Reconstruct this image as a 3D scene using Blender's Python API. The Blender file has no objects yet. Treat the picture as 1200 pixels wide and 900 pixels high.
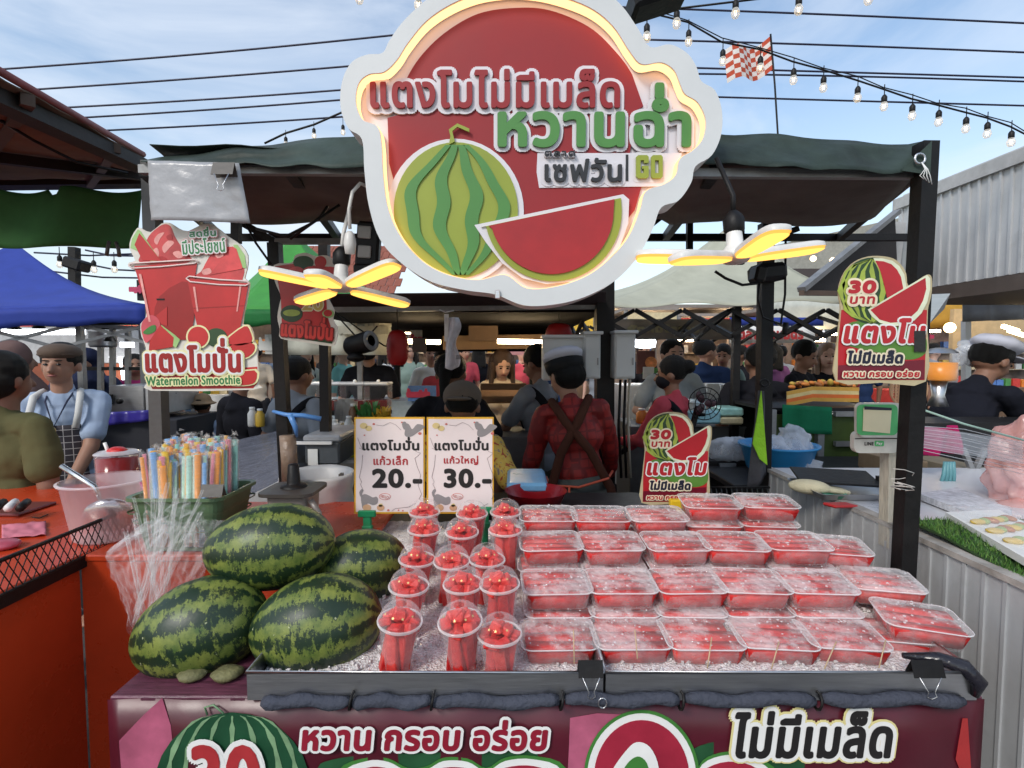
import bpy, bmesh, math, random
from mathutils import Vector, Matrix, Euler
from mathutils.geometry import tessellate_polygon
random.seed(7)
R = math.radians
sc = bpy.context.scene
COL = sc.collection
# ---------------------------------------------------------------- camera
FPX, PITCH, CAMZ = 620.0, R(3.2), 1.58
cd = bpy.data.cameras.new('camera'); cam = bpy.data.objects.new('camera', cd); COL.objects.link(cam)
cd.sensor_width = 36; cd.lens = 36 * FPX / 1200; cd.clip_start = .02; cd.clip_end = 3000
cam.location = (0, 0, CAMZ); cam.rotation_euler = (math.pi / 2 - PITCH, 0, 0); sc.camera = cam
# ---------------------------------------------------------------- sky and sun
SUN_EL, SUN_AZ = R(38), R(215)          # behind the camera, to the left; mostly veiled by cloud
w = bpy.data.worlds.new('World'); sc.world = w; w.use_nodes = True
nt = w.node_tree; N = nt.nodes; L = nt.links; N.clear()
out = N.new('ShaderNodeOutputWorld'); bg = N.new('ShaderNodeBackground'); bg.inputs[1].default_value = .12
sky = N.new('ShaderNodeTexSky'); sky.sky_type = 'NISHITA'; sky.sun_disc = False
sky.sun_elevation = SUN_EL; sky.sun_rotation = SUN_AZ; sky.air_density = 1.3; sky.dust_density = .8; sky.ozone_density = 1.6
tc = N.new('ShaderNodeTexCoord'); mp = N.new('ShaderNodeMapping'); mp.inputs['Scale'].default_value = (1.3, .9, 3.4)
mp.inputs['Rotation'].default_value = (0, R(14), R(25)); mp.inputs['Location'].default_value = (.55, .2, .1)
n1 = N.new('ShaderNodeTexNoise'); n1.inputs['Scale'].default_value = 1.5; n1.inputs['Detail'].default_value = 9; n1.inputs['Roughness'].default_value = .56
n1.inputs['Distortion'].default_value = .7
cr = N.new('ShaderNodeValToRGB'); cr.color_ramp.elements[0].position = .31; cr.color_ramp.elements[1].position = .66
mx = N.new('ShaderNodeMix'); mx.data_type = 'RGBA'; mx.inputs[7].default_value = (4.5, 4.9, 5.5, 1)
sep = N.new('ShaderNodeSeparateXYZ'); mr = N.new('ShaderNodeMapRange'); mr.inputs[1].default_value = 0; mr.inputs[2].default_value = .45
mr.inputs[3].default_value = .5; mr.inputs[4].default_value = .05
mxx = N.new('ShaderNodeMath'); mxx.operation = 'MAXIMUM'
ml = N.new('ShaderNodeMath'); ml.operation = 'MULTIPLY'; ml.inputs[1].default_value = .86
L.new(tc.outputs['Generated'], mp.inputs[0]); L.new(mp.outputs[0], n1.inputs[0]); L.new(n1.outputs[0], cr.inputs[0])
L.new(tc.outputs['Generated'], sep.inputs[0]); L.new(sep.outputs[2], mr.inputs[0])
L.new(cr.outputs[0], ml.inputs[0]); L.new(ml.outputs[0], mxx.inputs[0]); L.new(mr.outputs[0], mxx.inputs[1])
L.new(mxx.outputs[0], mx.inputs[0]); L.new(sky.outputs[0], mx.inputs[6]); L.new(mx.outputs[2], bg.inputs[0]); L.new(bg.outputs[0], out.inputs[0])
sl = bpy.data.lights.new('sun', 'SUN'); sl.energy = 1.2; sl.angle = R(14); sl.color = (1, .95, .88)
so = bpy.data.objects.new('sun', sl); COL.objects.link(so)
so.rotation_euler = Vector((math.sin(SUN_AZ) * math.cos(SUN_EL), math.cos(SUN_AZ) * math.cos(SUN_EL), math.sin(SUN_EL))).to_track_quat('Z', 'Y').to_euler()
sc.view_settings.view_transform = 'Standard'; sc.view_settings.look = 'None'; sc.view_settings.exposure = .74; sc.view_settings.gamma = 1
sc.cycles.transparent_max_bounces = 28; sc.cycles.max_bounces = 8; sc.cycles.use_denoising = True
sc.cycles.sample_clamp_indirect = 6; sc.cycles.caustics_reflective = False; sc.cycles.caustics_refractive = False
# ---------------------------------------------------------------- helpers
CP, SP = math.cos(PITCH), math.sin(PITCH)
def P(px, py, Y):
    "the point of the photograph's pixel (1200x900) on the upright plane y = Y"
    a = (px - 600) / FPX; b = (450 - py) / FPX
    dy = CP + b * SP; dz = -SP + b * CP
    return Vector((a / dy * Y, Y, CAMZ + dz / dy * Y))
def PZ(px, py, z):
    a = (px - 600) / FPX; b = (450 - py) / FPX
    dy = CP + b * SP; dz = -SP + b * CP
    Y = (z - CAMZ) / dz * dy
    return Vector((a / dy * Y, Y, z))
MATS = {}
def nodes(m):
    m.use_nodes = True; nt = m.node_tree; nt.nodes.clear()
    return nt, nt.nodes, nt.links
def M(key, col=None, rough=.55, metal=0, var=.14, sc_=14, bump=.12, bs=None, emit=0, ecol=None, coat=0, streak=None, dirt=0, sss=0, spec=.5):
    if key in MATS: return MATS[key]
    m = bpy.data.materials.new(key); nt, N, L = nodes(m); MATS[key] = m
    o = N.new('ShaderNodeOutputMaterial'); p = N.new('ShaderNodeBsdfPrincipled'); L.new(p.outputs[0], o.inputs[0])
    p.inputs['Roughness'].default_value = rough; p.inputs['Metallic'].default_value = metal; p.inputs['Specular IOR Level'].default_value = spec
    if coat: p.inputs['Coat Weight'].default_value = coat; p.inputs['Coat Roughness'].default_value = .12
    if sss: p.inputs['Subsurface Weight'].default_value = sss; p.inputs['Subsurface Radius'].default_value = (.02, .006, .005)
    t = N.new('ShaderNodeTexCoord'); src = t.outputs['Object']
    if streak:
        mpn = N.new('ShaderNodeMapping'); mpn.inputs['Scale'].default_value = streak; L.new(src, mpn.inputs[0]); src = mpn.outputs[0]
    oi = N.new('ShaderNodeObjectInfo'); mw = N.new('ShaderNodeMath'); mw.operation = 'MULTIPLY'; mw.inputs[1].default_value = 37
    L.new(oi.outputs['Random'], mw.inputs[0])
    n = N.new('ShaderNodeTexNoise'); n.noise_dimensions = '4D'; n.inputs['Scale'].default_value = sc_; n.inputs['Detail'].default_value = 6; n.inputs['Roughness'].default_value = .62
    L.new(src, n.inputs['Vector']); L.new(mw.outputs[0], n.inputs['W'])
    x = N.new('ShaderNodeMix'); x.data_type = 'RGBA'
    c = col; x.inputs[6].default_value = (c[0] * (1 - var), c[1] * (1 - var), c[2] * (1 - var), 1)
    x.inputs[7].default_value = (min(1, c[0] * (1 + var)), min(1, c[1] * (1 + var)), min(1, c[2] * (1 + var)), 1)
    r2 = N.new('ShaderNodeMapRange'); r2.inputs[1].default_value = .3; r2.inputs[2].default_value = .7
    L.new(n.outputs[0], r2.inputs[0]); L.new(r2.outputs[0], x.inputs[0]); last = x.outputs[2]
    if dirt:
        n2 = N.new('ShaderNodeTexNoise'); n2.inputs['Scale'].default_value = 3.1; n2.inputs['Detail'].default_value = 8; n2.inputs['Roughness'].default_value = .7
        L.new(t.outputs['Object'], n2.inputs['Vector'])
        c2 = N.new('ShaderNodeMapRange'); c2.inputs[1].default_value = .5; c2.inputs[2].default_value = .72; c2.inputs[4].default_value = dirt
        L.new(n2.outputs[0], c2.inputs[0])
        x2 = N.new('ShaderNodeMix'); x2.data_type = 'RGBA'; x2.inputs[7].default_value = (c[0] * .35 + .02, c[1] * .33 + .015, c[2] * .3 + .01, 1)
        L.new(c2.outputs[0], x2.inputs[0]); L.new(last, x2.inputs[6]); last = x2.outputs[2]
    L.new(last, p.inputs['Base Color'])
    rr = N.new('ShaderNodeMapRange'); rr.inputs[3].default_value = max(0.02, rough - .1); rr.inputs[4].default_value = min(1, rough + .1)
    L.new(n.outputs[0], rr.inputs[0]); L.new(rr.outputs[0], p.inputs['Roughness'])
    if bump:
        b = N.new('ShaderNodeBump'); b.inputs['Strength'].default_value = bump; b.inputs['Distance'].default_value = .01
        nb = N.new('ShaderNodeTexNoise'); nb.inputs['Scale'].default_value = bs or sc_ * 3; nb.inputs['Detail'].default_value = 4
        L.new(src, nb.inputs['Vector']); L.new(nb.outputs[0], b.inputs['Height']); L.new(b.outputs[0], p.inputs['Normal'])
    if emit:
        ec = ecol or col; p.inputs['Emission Color'].default_value = (*ec, 1); p.inputs['Emission Strength'].default_value = emit
    return m
def CLOTH(key, col, **k):
    k.setdefault('rough', .9); k.setdefault('var', .16); k.setdefault('sc_', 7); k.setdefault('bump', .55); k.setdefault('bs', 13); k.setdefault('spec', .15)
    return M(key, col, **k)
def FILM(key, col=(.9, .92, .93), opac=.12, rough=.12, bump=.3, bs=18, patch=0, pscale=30, edge=.55, distort=0):
    "thin clear plastic: straight-through light, a mirror that grows at grazing angles, and milky patches"
    if key in MATS: return MATS[key]
    m = bpy.data.materials.new(key); nt, N, L = nodes(m); MATS[key] = m
    o = N.new('ShaderNodeOutputMaterial'); tr = N.new('ShaderNodeBsdfTransparent'); p = N.new('ShaderNodeBsdfPrincipled')
    p.inputs['Base Color'].default_value = (*col, 1); p.inputs['Roughness'].default_value = rough; p.inputs['Specular IOR Level'].default_value = .8
    mxs = N.new('ShaderNodeMixShader'); lw = N.new('ShaderNodeLayerWeight'); lw.inputs[0].default_value = .32
    t = N.new('ShaderNodeTexCoord'); nb = N.new('ShaderNodeTexNoise'); nb.inputs['Scale'].default_value = bs; nb.inputs['Detail'].default_value = 3; nb.inputs['Distortion'].default_value = distort
    b = N.new('ShaderNodeBump'); b.inputs['Strength'].default_value = bump; b.inputs['Distance'].default_value = .012
    L.new(t.outputs['Object'], nb.inputs['Vector']); L.new(nb.outputs[0], b.inputs['Height']); L.new(b.outputs[0], p.inputs['Normal']); L.new(b.outputs[0], lw.inputs['Normal'])
    a = N.new('ShaderNodeMath'); a.operation = 'MULTIPLY_ADD'; a.inputs[1].default_value = edge; a.inputs[2].default_value = opac; a.use_clamp = True
    L.new(lw.outputs['Facing'], a.inputs[0]); last = a.outputs[0]
    if patch:
        oi = N.new('ShaderNodeObjectInfo'); mw = N.new('ShaderNodeMath'); mw.operation = 'MULTIPLY'; mw.inputs[1].default_value = 31
        L.new(oi.outputs['Random'], mw.inputs[0])
        n2 = N.new('ShaderNodeTexNoise'); n2.noise_dimensions = '4D'; n2.inputs['Scale'].default_value = pscale; n2.inputs['Detail'].default_value = 7; n2.inputs['Roughness'].default_value = .68
        L.new(t.outputs['Object'], n2.inputs['Vector']); L.new(mw.outputs[0], n2.inputs['W'])
        r = N.new('ShaderNodeMapRange'); r.inputs[1].default_value = .44; r.inputs[2].default_value = .58; r.inputs[4].default_value = patch
        L.new(n2.outputs[0], r.inputs[0])
        ad = N.new('ShaderNodeMath'); ad.operation = 'ADD'; ad.use_clamp = True; L.new(last, ad.inputs[0]); L.new(r.outputs[0], ad.inputs[1]); last = ad.outputs[0]
    L.new(last, mxs.inputs[0]); L.new(tr.outputs[0], mxs.inputs[1]); L.new(p.outputs[0], mxs.inputs[2]); L.new(mxs.outputs[0], o.inputs[0])
    return m
def EMIT(key, col=0, s=0):
    if key in MATS: return MATS[key]
    m = bpy.data.materials.new(key); nt, N, L = nodes(m); MATS[key] = m
    o = N.new('ShaderNodeOutputMaterial'); e = N.new('ShaderNodeEmission'); e.inputs[0].default_value = (*col, 1); e.inputs[1].default_value = s
    L.new(e.outputs[0], o.inputs[0]); return m

WL = {}
def setp(o, label=None, cat=None, group=None, kind=None):
    if label: o['label'] = label
    if cat: o['category'] = cat
    if group: o['group'] = group
    if kind: o['kind'] = kind
def T(name, label, cat, loc=(0, 0, 0), group=None, rz=0, kind=None):
    o = bpy.data.objects.new(name, None); COL.objects.link(o); o.location = loc; o.rotation_euler = (0, 0, rz); o.empty_display_size = .05
    setp(o, label, cat, group, kind); WL[o] = Vector(loc); return o
def dup(root, loc, label=None, rz=None, rot=None, scale=None, group=None):
    def cp(o, par):
        c = o.copy(); COL.objects.link(c); c.parent = par
        for ch in [k for k in ALLKIDS.get(o, [])]:
            cp_c = cp(ch, c); ALLKIDS.setdefault(c, []).append(cp_c)
        return c
    r = cp(root, None); r.location = loc
    if rz is not None: r.rotation_euler = (0, 0, rz)
    if rot is not None: r.rotation_euler = rot
    if scale is not None: r.scale = (scale,) * 3 if not hasattr(scale, '__len__') else scale
    if label: r['label'] = label
    if group: r['group'] = group
    WL[r] = Vector(loc); return r
ALLKIDS = {}
class B:
    def __init__(s): s.v = []; s.f = []; s.m = []; s.s = []
    def add(s, vs, fs, m=0, sm=False, mt=None):
        o = len(s.v)
        for p in vs:
            p = Vector(p); s.v.append(mt @ p if mt else p)
        for f in fs: s.f.append([i + o for i in f]); s.m.append(m); s.s.append(sm)
        return s
    def box(s, x0, x1, y0, y1, z0, z1, m=0, bev=0, mt=None):
        c = Vector(((x0 + x1) / 2, (y0 + y1) / 2, (z0 + z1) / 2)); return s.obox(c, (abs(x1 - x0), abs(y1 - y0), abs(z1 - z0)), None, m, bev, mt)
    def obox(s, c, size, rot=None, m=0, bev=0, mt=None, seg=1):
        bm = bmesh.new(); bmesh.ops.create_cube(bm, size=1)
        for v in bm.verts: v.co = Vector((v.co.x * size[0], v.co.y * size[1], v.co.z * size[2]))
        if bev: bmesh.ops.bevel(bm, geom=bm.edges[:], offset=min(bev, min(size) * .45), segments=seg, affect='EDGES')
        rm = Euler(rot).to_matrix() if rot is not None else Matrix.Identity(3)
        bm.verts.index_update()
        s.add([rm @ v.co + Vector(c) for v in bm.verts], [[v.index for v in f.verts] for f in bm.faces], m, seg > 1, mt); bm.free(); return s
    def tube(s, pts, r, n=8, m=0, closed=False, cap=True, sm=True):
        pts = [Vector(p) for p in pts]; k = len(pts); rs = r if hasattr(r, '__len__') else [r] * k
        vs = []; fs = []; up = None
        for i, p in enumerate(pts):
            a = pts[(i - 1) % k] if (closed or i > 0) else p; b = pts[(i + 1) % k] if (closed or i < k - 1) else p
            d = (b - a)
            if d.length < 1e-9: d = Vector((0, 0, 1))
            d.normalize()
            if up is None: up = d.orthogonal().normalized()
            up = (up - d * up.dot(d))
            if up.length < 1e-6: up = d.orthogonal()
            up.normalize(); q = d.cross(up)
            for j in range(n):
                t = 2 * math.pi * j / n; vs.append(p + (up * math.cos(t) + q * math.sin(t)) * rs[i])
        for i in range(k if closed else k - 1):
            for j in range(n):
                a = i * n + j; b = i * n + (j + 1) % n; c = ((i + 1) % k) * n + (j + 1) % n; d = ((i + 1) % k) * n + j
                fs.append([a, b, c, d])
        if cap and not closed: fs.append(list(range(n - 1, -1, -1))); fs.append([(k - 1) * n + j for j in range(n)])
        return s.add(vs, fs, m, sm)
    def bar(s, a, b, w, h=None, m=0):
        "square bar from a to b"
        h = h or w; a = Vector(a); b = Vector(b); d = (b - a); l = d.length; d.normalize()
        x = d.cross(Vector((0, 0, 1)))
        if x.length < 1e-4: x = Vector((1, 0, 0))
        x.normalize(); y = d.cross(x)
        vs = [a + d * t + x * (w / 2 * i) + y * (h / 2 * j) for t in (0, l) for i, j in ((-1, -1), (1, -1), (1, 1), (-1, 1))]
        return s.add(vs, [[0, 1, 2, 3], [7, 6, 5, 4], [0, 4, 5, 1], [1, 5, 6, 2], [2, 6, 7, 3], [3, 7, 4, 0]], m)
    def lathe(s, c, prof, n=20, m=0, mt=None, sm=True, cap=False):
        c = Vector(c); vs = []; fs = []
        for r, z in prof:
            for j in range(n): t = 2 * math.pi * j / n; vs.append(c + Vector((r * math.cos(t), r * math.sin(t), z)))
        for i in range(len(prof) - 1):
            for j in range(n): fs.append([i * n + j, i * n + (j + 1) % n, (i + 1) * n + (j + 1) % n, (i + 1) * n + j])
        if cap: fs.append(list(range(n - 1, -1, -1))); fs.append([(len(prof) - 1) * n + j for j in range(n)])
        return s.add(vs, fs, m, sm, mt)
    def ell(s, c, r, rot=None, m=0, nu=14, nv=9, mt=None, fn=None):
        c = Vector(c); r = r if hasattr(r, '__len__') else (r,) * 3; rm = rot if isinstance(rot, Matrix) else (Euler(rot).to_matrix() if rot is not None else Matrix.Identity(3)); vs = []; fs = []
        for i in range(nv + 1):
            a = math.pi * i / nv
            for j in range(nu):
                t = 2 * math.pi * j / nu; d = Vector((math.sin(a) * math.cos(t), math.sin(a) * math.sin(t), math.cos(a)))
                q = Vector((d.x * r[0], d.y * r[1], d.z * r[2]))
                if fn: q = fn(d, q)
                vs.append(c + rm @ q)
        for i in range(nv):
            for j in range(nu):
                a, b, c2, d = i * nu + j, (i + 1) * nu + j, (i + 1) * nu + (j + 1) % nu, i * nu + (j + 1) % nu
                if i == 0: fs.append([a, b, c2])
                elif i == nv - 1: fs.append([a, b, d])
                else: fs.append([a, b, c2, d])
        return s.add(vs, fs, m, True, mt)
    def cap(s, a, b, ra, rb, n=10, m=0):
        "tapered capsule"
        a = Vector(a); b = Vector(b); d = (b - a)
        if d.length < 1e-5: d = Vector((0, 0, .001))
        dn = d.normalized(); pts = []; rs = []
        for k in range(4): t = math.pi / 2 * (1 - k / 3.2); pts.append(a - dn * ra * math.sin(t)); rs.append(max(.0006, ra * math.cos(t)))
        for k in range(3, -1, -1): t = math.pi / 2 * (1 - k / 3.2); pts.append(b + dn * rb * math.sin(t)); rs.append(max(.0006, rb * math.cos(t)))
        return s.tube(pts, rs, n, m)
    def plate(s, pts, y0, y1, m=0, m2=None):
        "outline pts (x,z) extruded from y0 (front) to y1"
        n = len(pts); tri = tessellate_polygon([[Vector((p[0], p[1], 0)) for p in pts]])
        vs = [Vector((p[0], y0, p[1])) for p in pts] + [Vector((p[0], y1, p[1])) for p in pts]
        ar = sum(pts[i][0] * pts[(i + 1) % n][1] - pts[(i + 1) % n][0] * pts[i][1] for i in range(n))
        ff = []
        for t in tri:
            a, b, c = t; cr_ = (pts[b][0] - pts[a][0]) * (pts[c][1] - pts[a][1]) - (pts[b][1] - pts[a][1]) * (pts[c][0] - pts[a][0])
            ff.append([a, b, c] if cr_ > 0 else [a, c, b])
        s.add(vs, ff + [[c + n, b + n, a + n] for a, b, c in ff], m)
        o = len(s.v) - 2 * n
        for i in range(n):
            j = (i + 1) % n; q = [o + i, o + i + n, o + j + n, o + j]
            s.f.append(q if ar < 0 else q[::-1]); s.m.append(m if m2 is None else m2); s.s.append(False)
        return s
    def sheet(s, fn, nu, nv, m=0, sm=True):
        vs = [fn(i / nu, j / nv) for j in range(nv + 1) for i in range(nu + 1)]
        fs = [[j * (nu + 1) + i, j * (nu + 1) + i + 1, (j + 1) * (nu + 1) + i + 1, (j + 1) * (nu + 1) + i] for j in range(nv) for i in range(nu)]
        return s.add(vs, fs, m, sm)
    def loops(s, ls, m=0, sm=False, cap0=False, cap1=False):
        n = len(ls[0]); vs = [p for l in ls for p in l]; fs = []
        for i in range(len(ls) - 1):
            for j in range(n): fs.append([i * n + j, i * n + (j + 1) % n, (i + 1) * n + (j + 1) % n, (i + 1) * n + j])
        if cap0: fs.append(list(range(n - 1, -1, -1)))
        if cap1: fs.append([(len(ls) - 1) * n + j for j in range(n)])
        return s.add(vs, fs, m, sm)
    def mesh(s, name, mats, off):
        me = bpy.data.meshes.new(name); me.from_pydata([p - off for p in s.v], [], s.f)
        for mm in (mats if isinstance(mats, (list, tuple)) else [mats]): me.materials.append(mm)
        me.polygons.foreach_set('material_index', s.m); me.polygons.foreach_set('use_smooth', s.s); me.update(); return me
    def o(s, name, mats, parent=None, label=None, cat=None, group=None, kind=None, local=False, sol=0, sub=0, origin=None):
        if parent is None:
            if origin is None:
                n = max(1, len(s.v)); off = Vector((sum(p.x for p in s.v) / n, sum(p.y for p in s.v) / n, min(p.z for p in s.v)))
            else: off = Vector(origin)
        else: off = Vector((0, 0, 0)) if local else WL[parent]
        ob = bpy.data.objects.new(name, s.mesh(name, mats, off)); COL.objects.link(ob)
        if parent is None: ob.location = off; WL[ob] = off
        else: ob.parent = parent; WL[ob] = WL[parent]; ALLKIDS.setdefault(parent, []).append(ob)
        if sol: md = ob.modifiers.new('s', 'SOLIDIFY'); md.thickness = sol; md.offset = 0
        if sub: md = ob.modifiers.new('u', 'SUBSURF'); md.levels = sub; md.render_levels = sub
        setp(ob, label, cat, group, kind); return ob
def rr(w, d, r, z, c=(0, 0), n=4):
    pts = []
    for sx, sy, a0 in ((1, 1, 0), (-1, 1, 90), (-1, -1, 180), (1, -1, 270)):
        for k in range(n + 1):
            t = R(a0 + 90 * k / n); pts.append(Vector((c[0] + sx * (w / 2 - r) + r * math.cos(t), c[1] + sy * (d / 2 - r) + r * math.sin(t), z)))
    return pts
def spl(pts, n=6):
    out = []; k = len(pts)
    for i in range(k):
        p0, p1, p2, p3 = [Vector((*pts[(i + j) % k], 0)) for j in (-1, 0, 1, 2)]
        for q in range(n):
            t = q / n
            v = .5 * ((2 * p1) + (p2 - p0) * t + (2 * p0 - 5 * p1 + 4 * p2 - p3) * t * t + (3 * p1 - p0 - 3 * p2 + p3) * t ** 3)
            out.append((v.x, v.y))
    return out
def px2(pts, Y): return [(lambda q: (q.x, q.z))(P(a, b, Y)) for a, b in pts]
def arc(cx, cy, rx, ry, a0, a1, n=24): return [(cx + rx * math.cos(R(a0 + (a1 - a0) * i / n)), cy + ry * math.sin(R(a0 + (a1 - a0) * i / n))) for i in range(n + 1)]
def rrp(x0, y0, x1, y1, r): return arc(x1 - r, y1 - r, r, r, 0, 90, 5) + arc(x0 + r, y1 - r, r, r, 90, 180, 5) + arc(x0 + r, y0 + r, r, r, 180, 270, 5) + arc(x1 - r, y0 + r, r, r, 270, 360, 5)
def circ(cx, cy, rx, ry=None, n=28): return arc(cx, cy, rx, ry or rx, 0, 360, n)[:-1]
def pl(pts, Y, mat, parent, name='print_shape', th=.0006, smooth=0, label=None):
    "a flat piece of print or cut board traced in pixel coordinates, front face at depth Y"
    if smooth: pts = spl(pts, smooth)
    return B().plate(px2(pts, Y), Y, Y + th).o(name, mat, parent, label=label)
# ---- lettering (built in text fallback font, made bold and outlined by spreading the glyphs)
GL = {}; XM = {}
def _inside(p, lp):
    r = False
    for i in range(len(lp)):
        a, b_ = lp[i], lp[i - 1]
        if (a[1] > p[1]) != (b_[1] > p[1]) and p[0] < (b_[0] - a[0]) * (p[1] - a[1]) / (b_[1] - a[1]) + a[0]: r = not r
    return r
def raw(s):
    "outline loops of a string, each solid contour filled on its own so crossing strokes stay clean"
    if s in GL: return GL[s]
    c = bpy.data.curves.new('t', 'FONT'); c.body = s; c.size = 1
    o = bpy.data.objects.new('t', c); COL.objects.link(o); dg = bpy.context.evaluated_depsgraph_get()
    cu = o.evaluated_get(dg).to_curve(dg); loops = []
    for sp_ in cu.splines:
        bp = sp_.bezier_points; n = len(bp); l = []
        for i in range(n):
            p0, p1, p2, p3 = bp[i].co, bp[i].handle_right, bp[(i + 1) % n].handle_left, bp[(i + 1) % n].co
            chord = (p3 - p0).length; arc_ = (p1 - p0).length + (p2 - p1).length + (p3 - p2).length; m_ = 1 if arc_ < chord * 1.002 + 1e-5 else 4
            for q in range(m_):
                t_ = q / m_; v = p0 * (1 - t_) ** 3 + p1 * 3 * t_ * (1 - t_) ** 2 + p2 * 3 * t_ * t_ * (1 - t_) + p3 * t_ ** 3; l.append((v.x, v.y))
        k = []
        for p in l:
            if not k or abs(p[0] - k[-1][0]) + abs(p[1] - k[-1][1]) > 1e-4: k.append(p)
        if len(k) > 2: loops.append(k)
    o.to_curve_clear(); bpy.data.objects.remove(o); bpy.data.curves.remove(c)
    XM[s] = max([p[0] for l in loops for p in l] or [0])
    ar = lambda l: sum(l[i - 1][0] * l[i][1] - l[i][0] * l[i - 1][1] for i in range(len(l))) / 2
    A = [ar(l) for l in loops]; vs = []; fs = []; isl = []
    if not loops: GL[s] = ([], [], []); return GL[s]
    sg = 1 if A[max(range(len(A)), key=lambda i: abs(A[i]))] > 0 else -1
    outs = [i for i in range(len(A)) if A[i] * sg > 0]; holes = {i: [] for i in outs}
    for i in range(len(A)):
        if A[i] * sg <= 0:
            c_ = [j for j in outs if _inside(loops[i][0], loops[j])]
            if c_: holes[min(c_, key=lambda j: abs(A[j]))].append(i)
    for n_, i in enumerate(outs):
        ls = [loops[i]] + [loops[j] for j in holes[i]]; o_ = len(vs)
        for t_ in tessellate_polygon([[Vector((p[0], p[1], 0)) for p in l] for l in ls]): fs.append([q + o_ for q in t_])
        for l in ls: vs += l
        isl += [n_] * (len(vs) - o_)
    GL[s] = (vs, fs, isl); return GL[s]
def adv(s):
    raw(s + 'l'); raw('l'); return XM[s + 'l'] - XM['l']
TONE = '\u0e48\u0e49\u0e4a\u0e4b\u0e4c'; VOW = '\u0e31\u0e34\u0e35\u0e36\u0e37\u0e47\u0e4d'; UND = '\u0e38\u0e39'
def glyphs(s, sp=.045):
    cl = []
    for ch in s:
        if cl and ch in TONE + VOW + UND: cl[-1] += ch
        else: cl.append(ch)
    vs, fs, isl = [], [], []; x = 0
    for k, c_ in enumerate(cl):
        nxt = cl[k + 1] if k + 1 < len(cl) else ''; base = c_; up = ''
        if c_[-1] in TONE and len(c_) > 1 and (c_[-2] in VOW or nxt == '\u0e33'): base, up = c_[:-1], c_[-1]
        parts = [(base, x, 0)] if base != ' ' else []
        w_ = adv(base) if base != ' ' else .26
        if up: parts.append((up, x + w_, .21))
        for g, gx, gy in parts:
            a, b_, c2 = raw(g); o = len(vs); vs += [(p[0] + gx, p[1] + gy) for p in a]; fs += [[q + o for q in f] for f in b_]; isl += [q + (1 if gy else 0) for q in c2]
        x += w_ + (sp if nxt != '\u0e33' or True else 0)
    return vs, fs, isl
def tx(s, box, Y, layers, parent, name='lettering', skew=0, rot=0, depth=0, italic=0):
    """box = ink box in pixels (x0,y0,x1,y1) on the plane y=Y; layers = [(spread in metres, material, forward offset)]"""
    vs, fs, isl = glyphs(s); x0 = min(p[0] for p in vs); x1 = max(p[0] for p in vs); y0 = min(p[1] for p in vs); y1 = max(p[1] for p in vs)
    bo = layers[-1][0]; a = P(box[0], box[3], Y) + Vector((bo, 0, bo)); b = P(box[2], box[1], Y) - Vector((bo, 0, bo)); sx = (b.x - a.x) / (x1 - x0); sz = (b.z - a.z) / (y1 - y0)
    cx, cz = (a.x + b.x) / 2, (a.z + b.z) / 2; ca, sa = math.cos(R(rot)), math.sin(R(rot))
    pts = []
    for x, y in vs:
        X = a.x + (x - x0) * sx; Z = a.z + (y - y0) * sz; X += (Z - cz) * italic; dx, dz = X - cx, Z - cz
        pts.append((cx + dx * ca - dz * sa, cz + dx * sa + dz * ca))
    ec = {}
    for f in fs:
        for i in range(len(f)):
            e = (f[i], f[(i + 1) % len(f)]); ec[tuple(sorted(e))] = ec.get(tuple(sorted(e)), []) + [e]
    bd = [v[0] for v in ec.values() if len(v) == 1]
    ob = None
    for rad, mat, fw in layers:
        bb = B(); nn = 1 if rad < 2e-4 else (8 if rad < .0025 else (12 if rad < .008 else 18))
        shifts = [(0, 0)] + ([(rad * math.cos(2 * math.pi * k / nn), rad * math.sin(2 * math.pi * k / nn)) for k in range(nn)] if nn > 1 else [])
        if rad > .007: shifts += [(rad * .55 * math.cos(2 * math.pi * k / 8), rad * .55 * math.sin(2 * math.pi * k / 8)) for k in range(8)]
        for k, (dx, dz) in enumerate(shifts):
            yy = Y - fw - k * 4e-5
            bb.add([(p[0] + dx, yy - (isl[i] % 3) * 1.3e-5, p[1] + dz) for i, p in enumerate(pts)], [f for f in fs])
            if depth:
                o = len(bb.v); bb.add([(p[0] + dx, Y - fw + depth, p[1] + dz) for p in pts], [[u, v, v + 0, u] for u, v in ()])
                o1 = o - len(pts)
                for u, v in bd: bb.f.append([o1 + u, o + u, o + v, o1 + v]); bb.m.append(0); bb.s.append(False)
        ob = bb.o(name if (rad, mat, fw) == layers[-1] else 'lettering_outline', mat, parent)
    return ob
for s in ['แตงโมไม่มีเมล็ด', 'หวานฉ่ำ', 'เซฟวัน', 'ตลาด', 'แตงโมปั่น', 'แก้วเล็ก', 'แก้วใหญ่', 'สดชื่น', 'มีประโยชน์', 'แตงโม', 'ไม่มีเมล็ด', 'หวาน กรอบ อร่อย', 'บาท', 'ขนมจีนประโดก', 'ผัดหมี่โคราช', 'ข้าวต้ม', 'ตลาดสามมิตร', 'น้ำแตงโมปั่น', 'หมูตุ๋น', 'ก๋วยเตี๋ยว']: glyphs(s)
for s in ['GO', '20', '30', '20.-', '30.-', 'HELLO!', 'Watermelon Smoothie', 'LINE', 'Pay', '10', 'CUSTOM', 'SUNFORD']: glyphs(s)
BAKE = []      # objects whose voxel union is evaluated once, at the end
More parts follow.
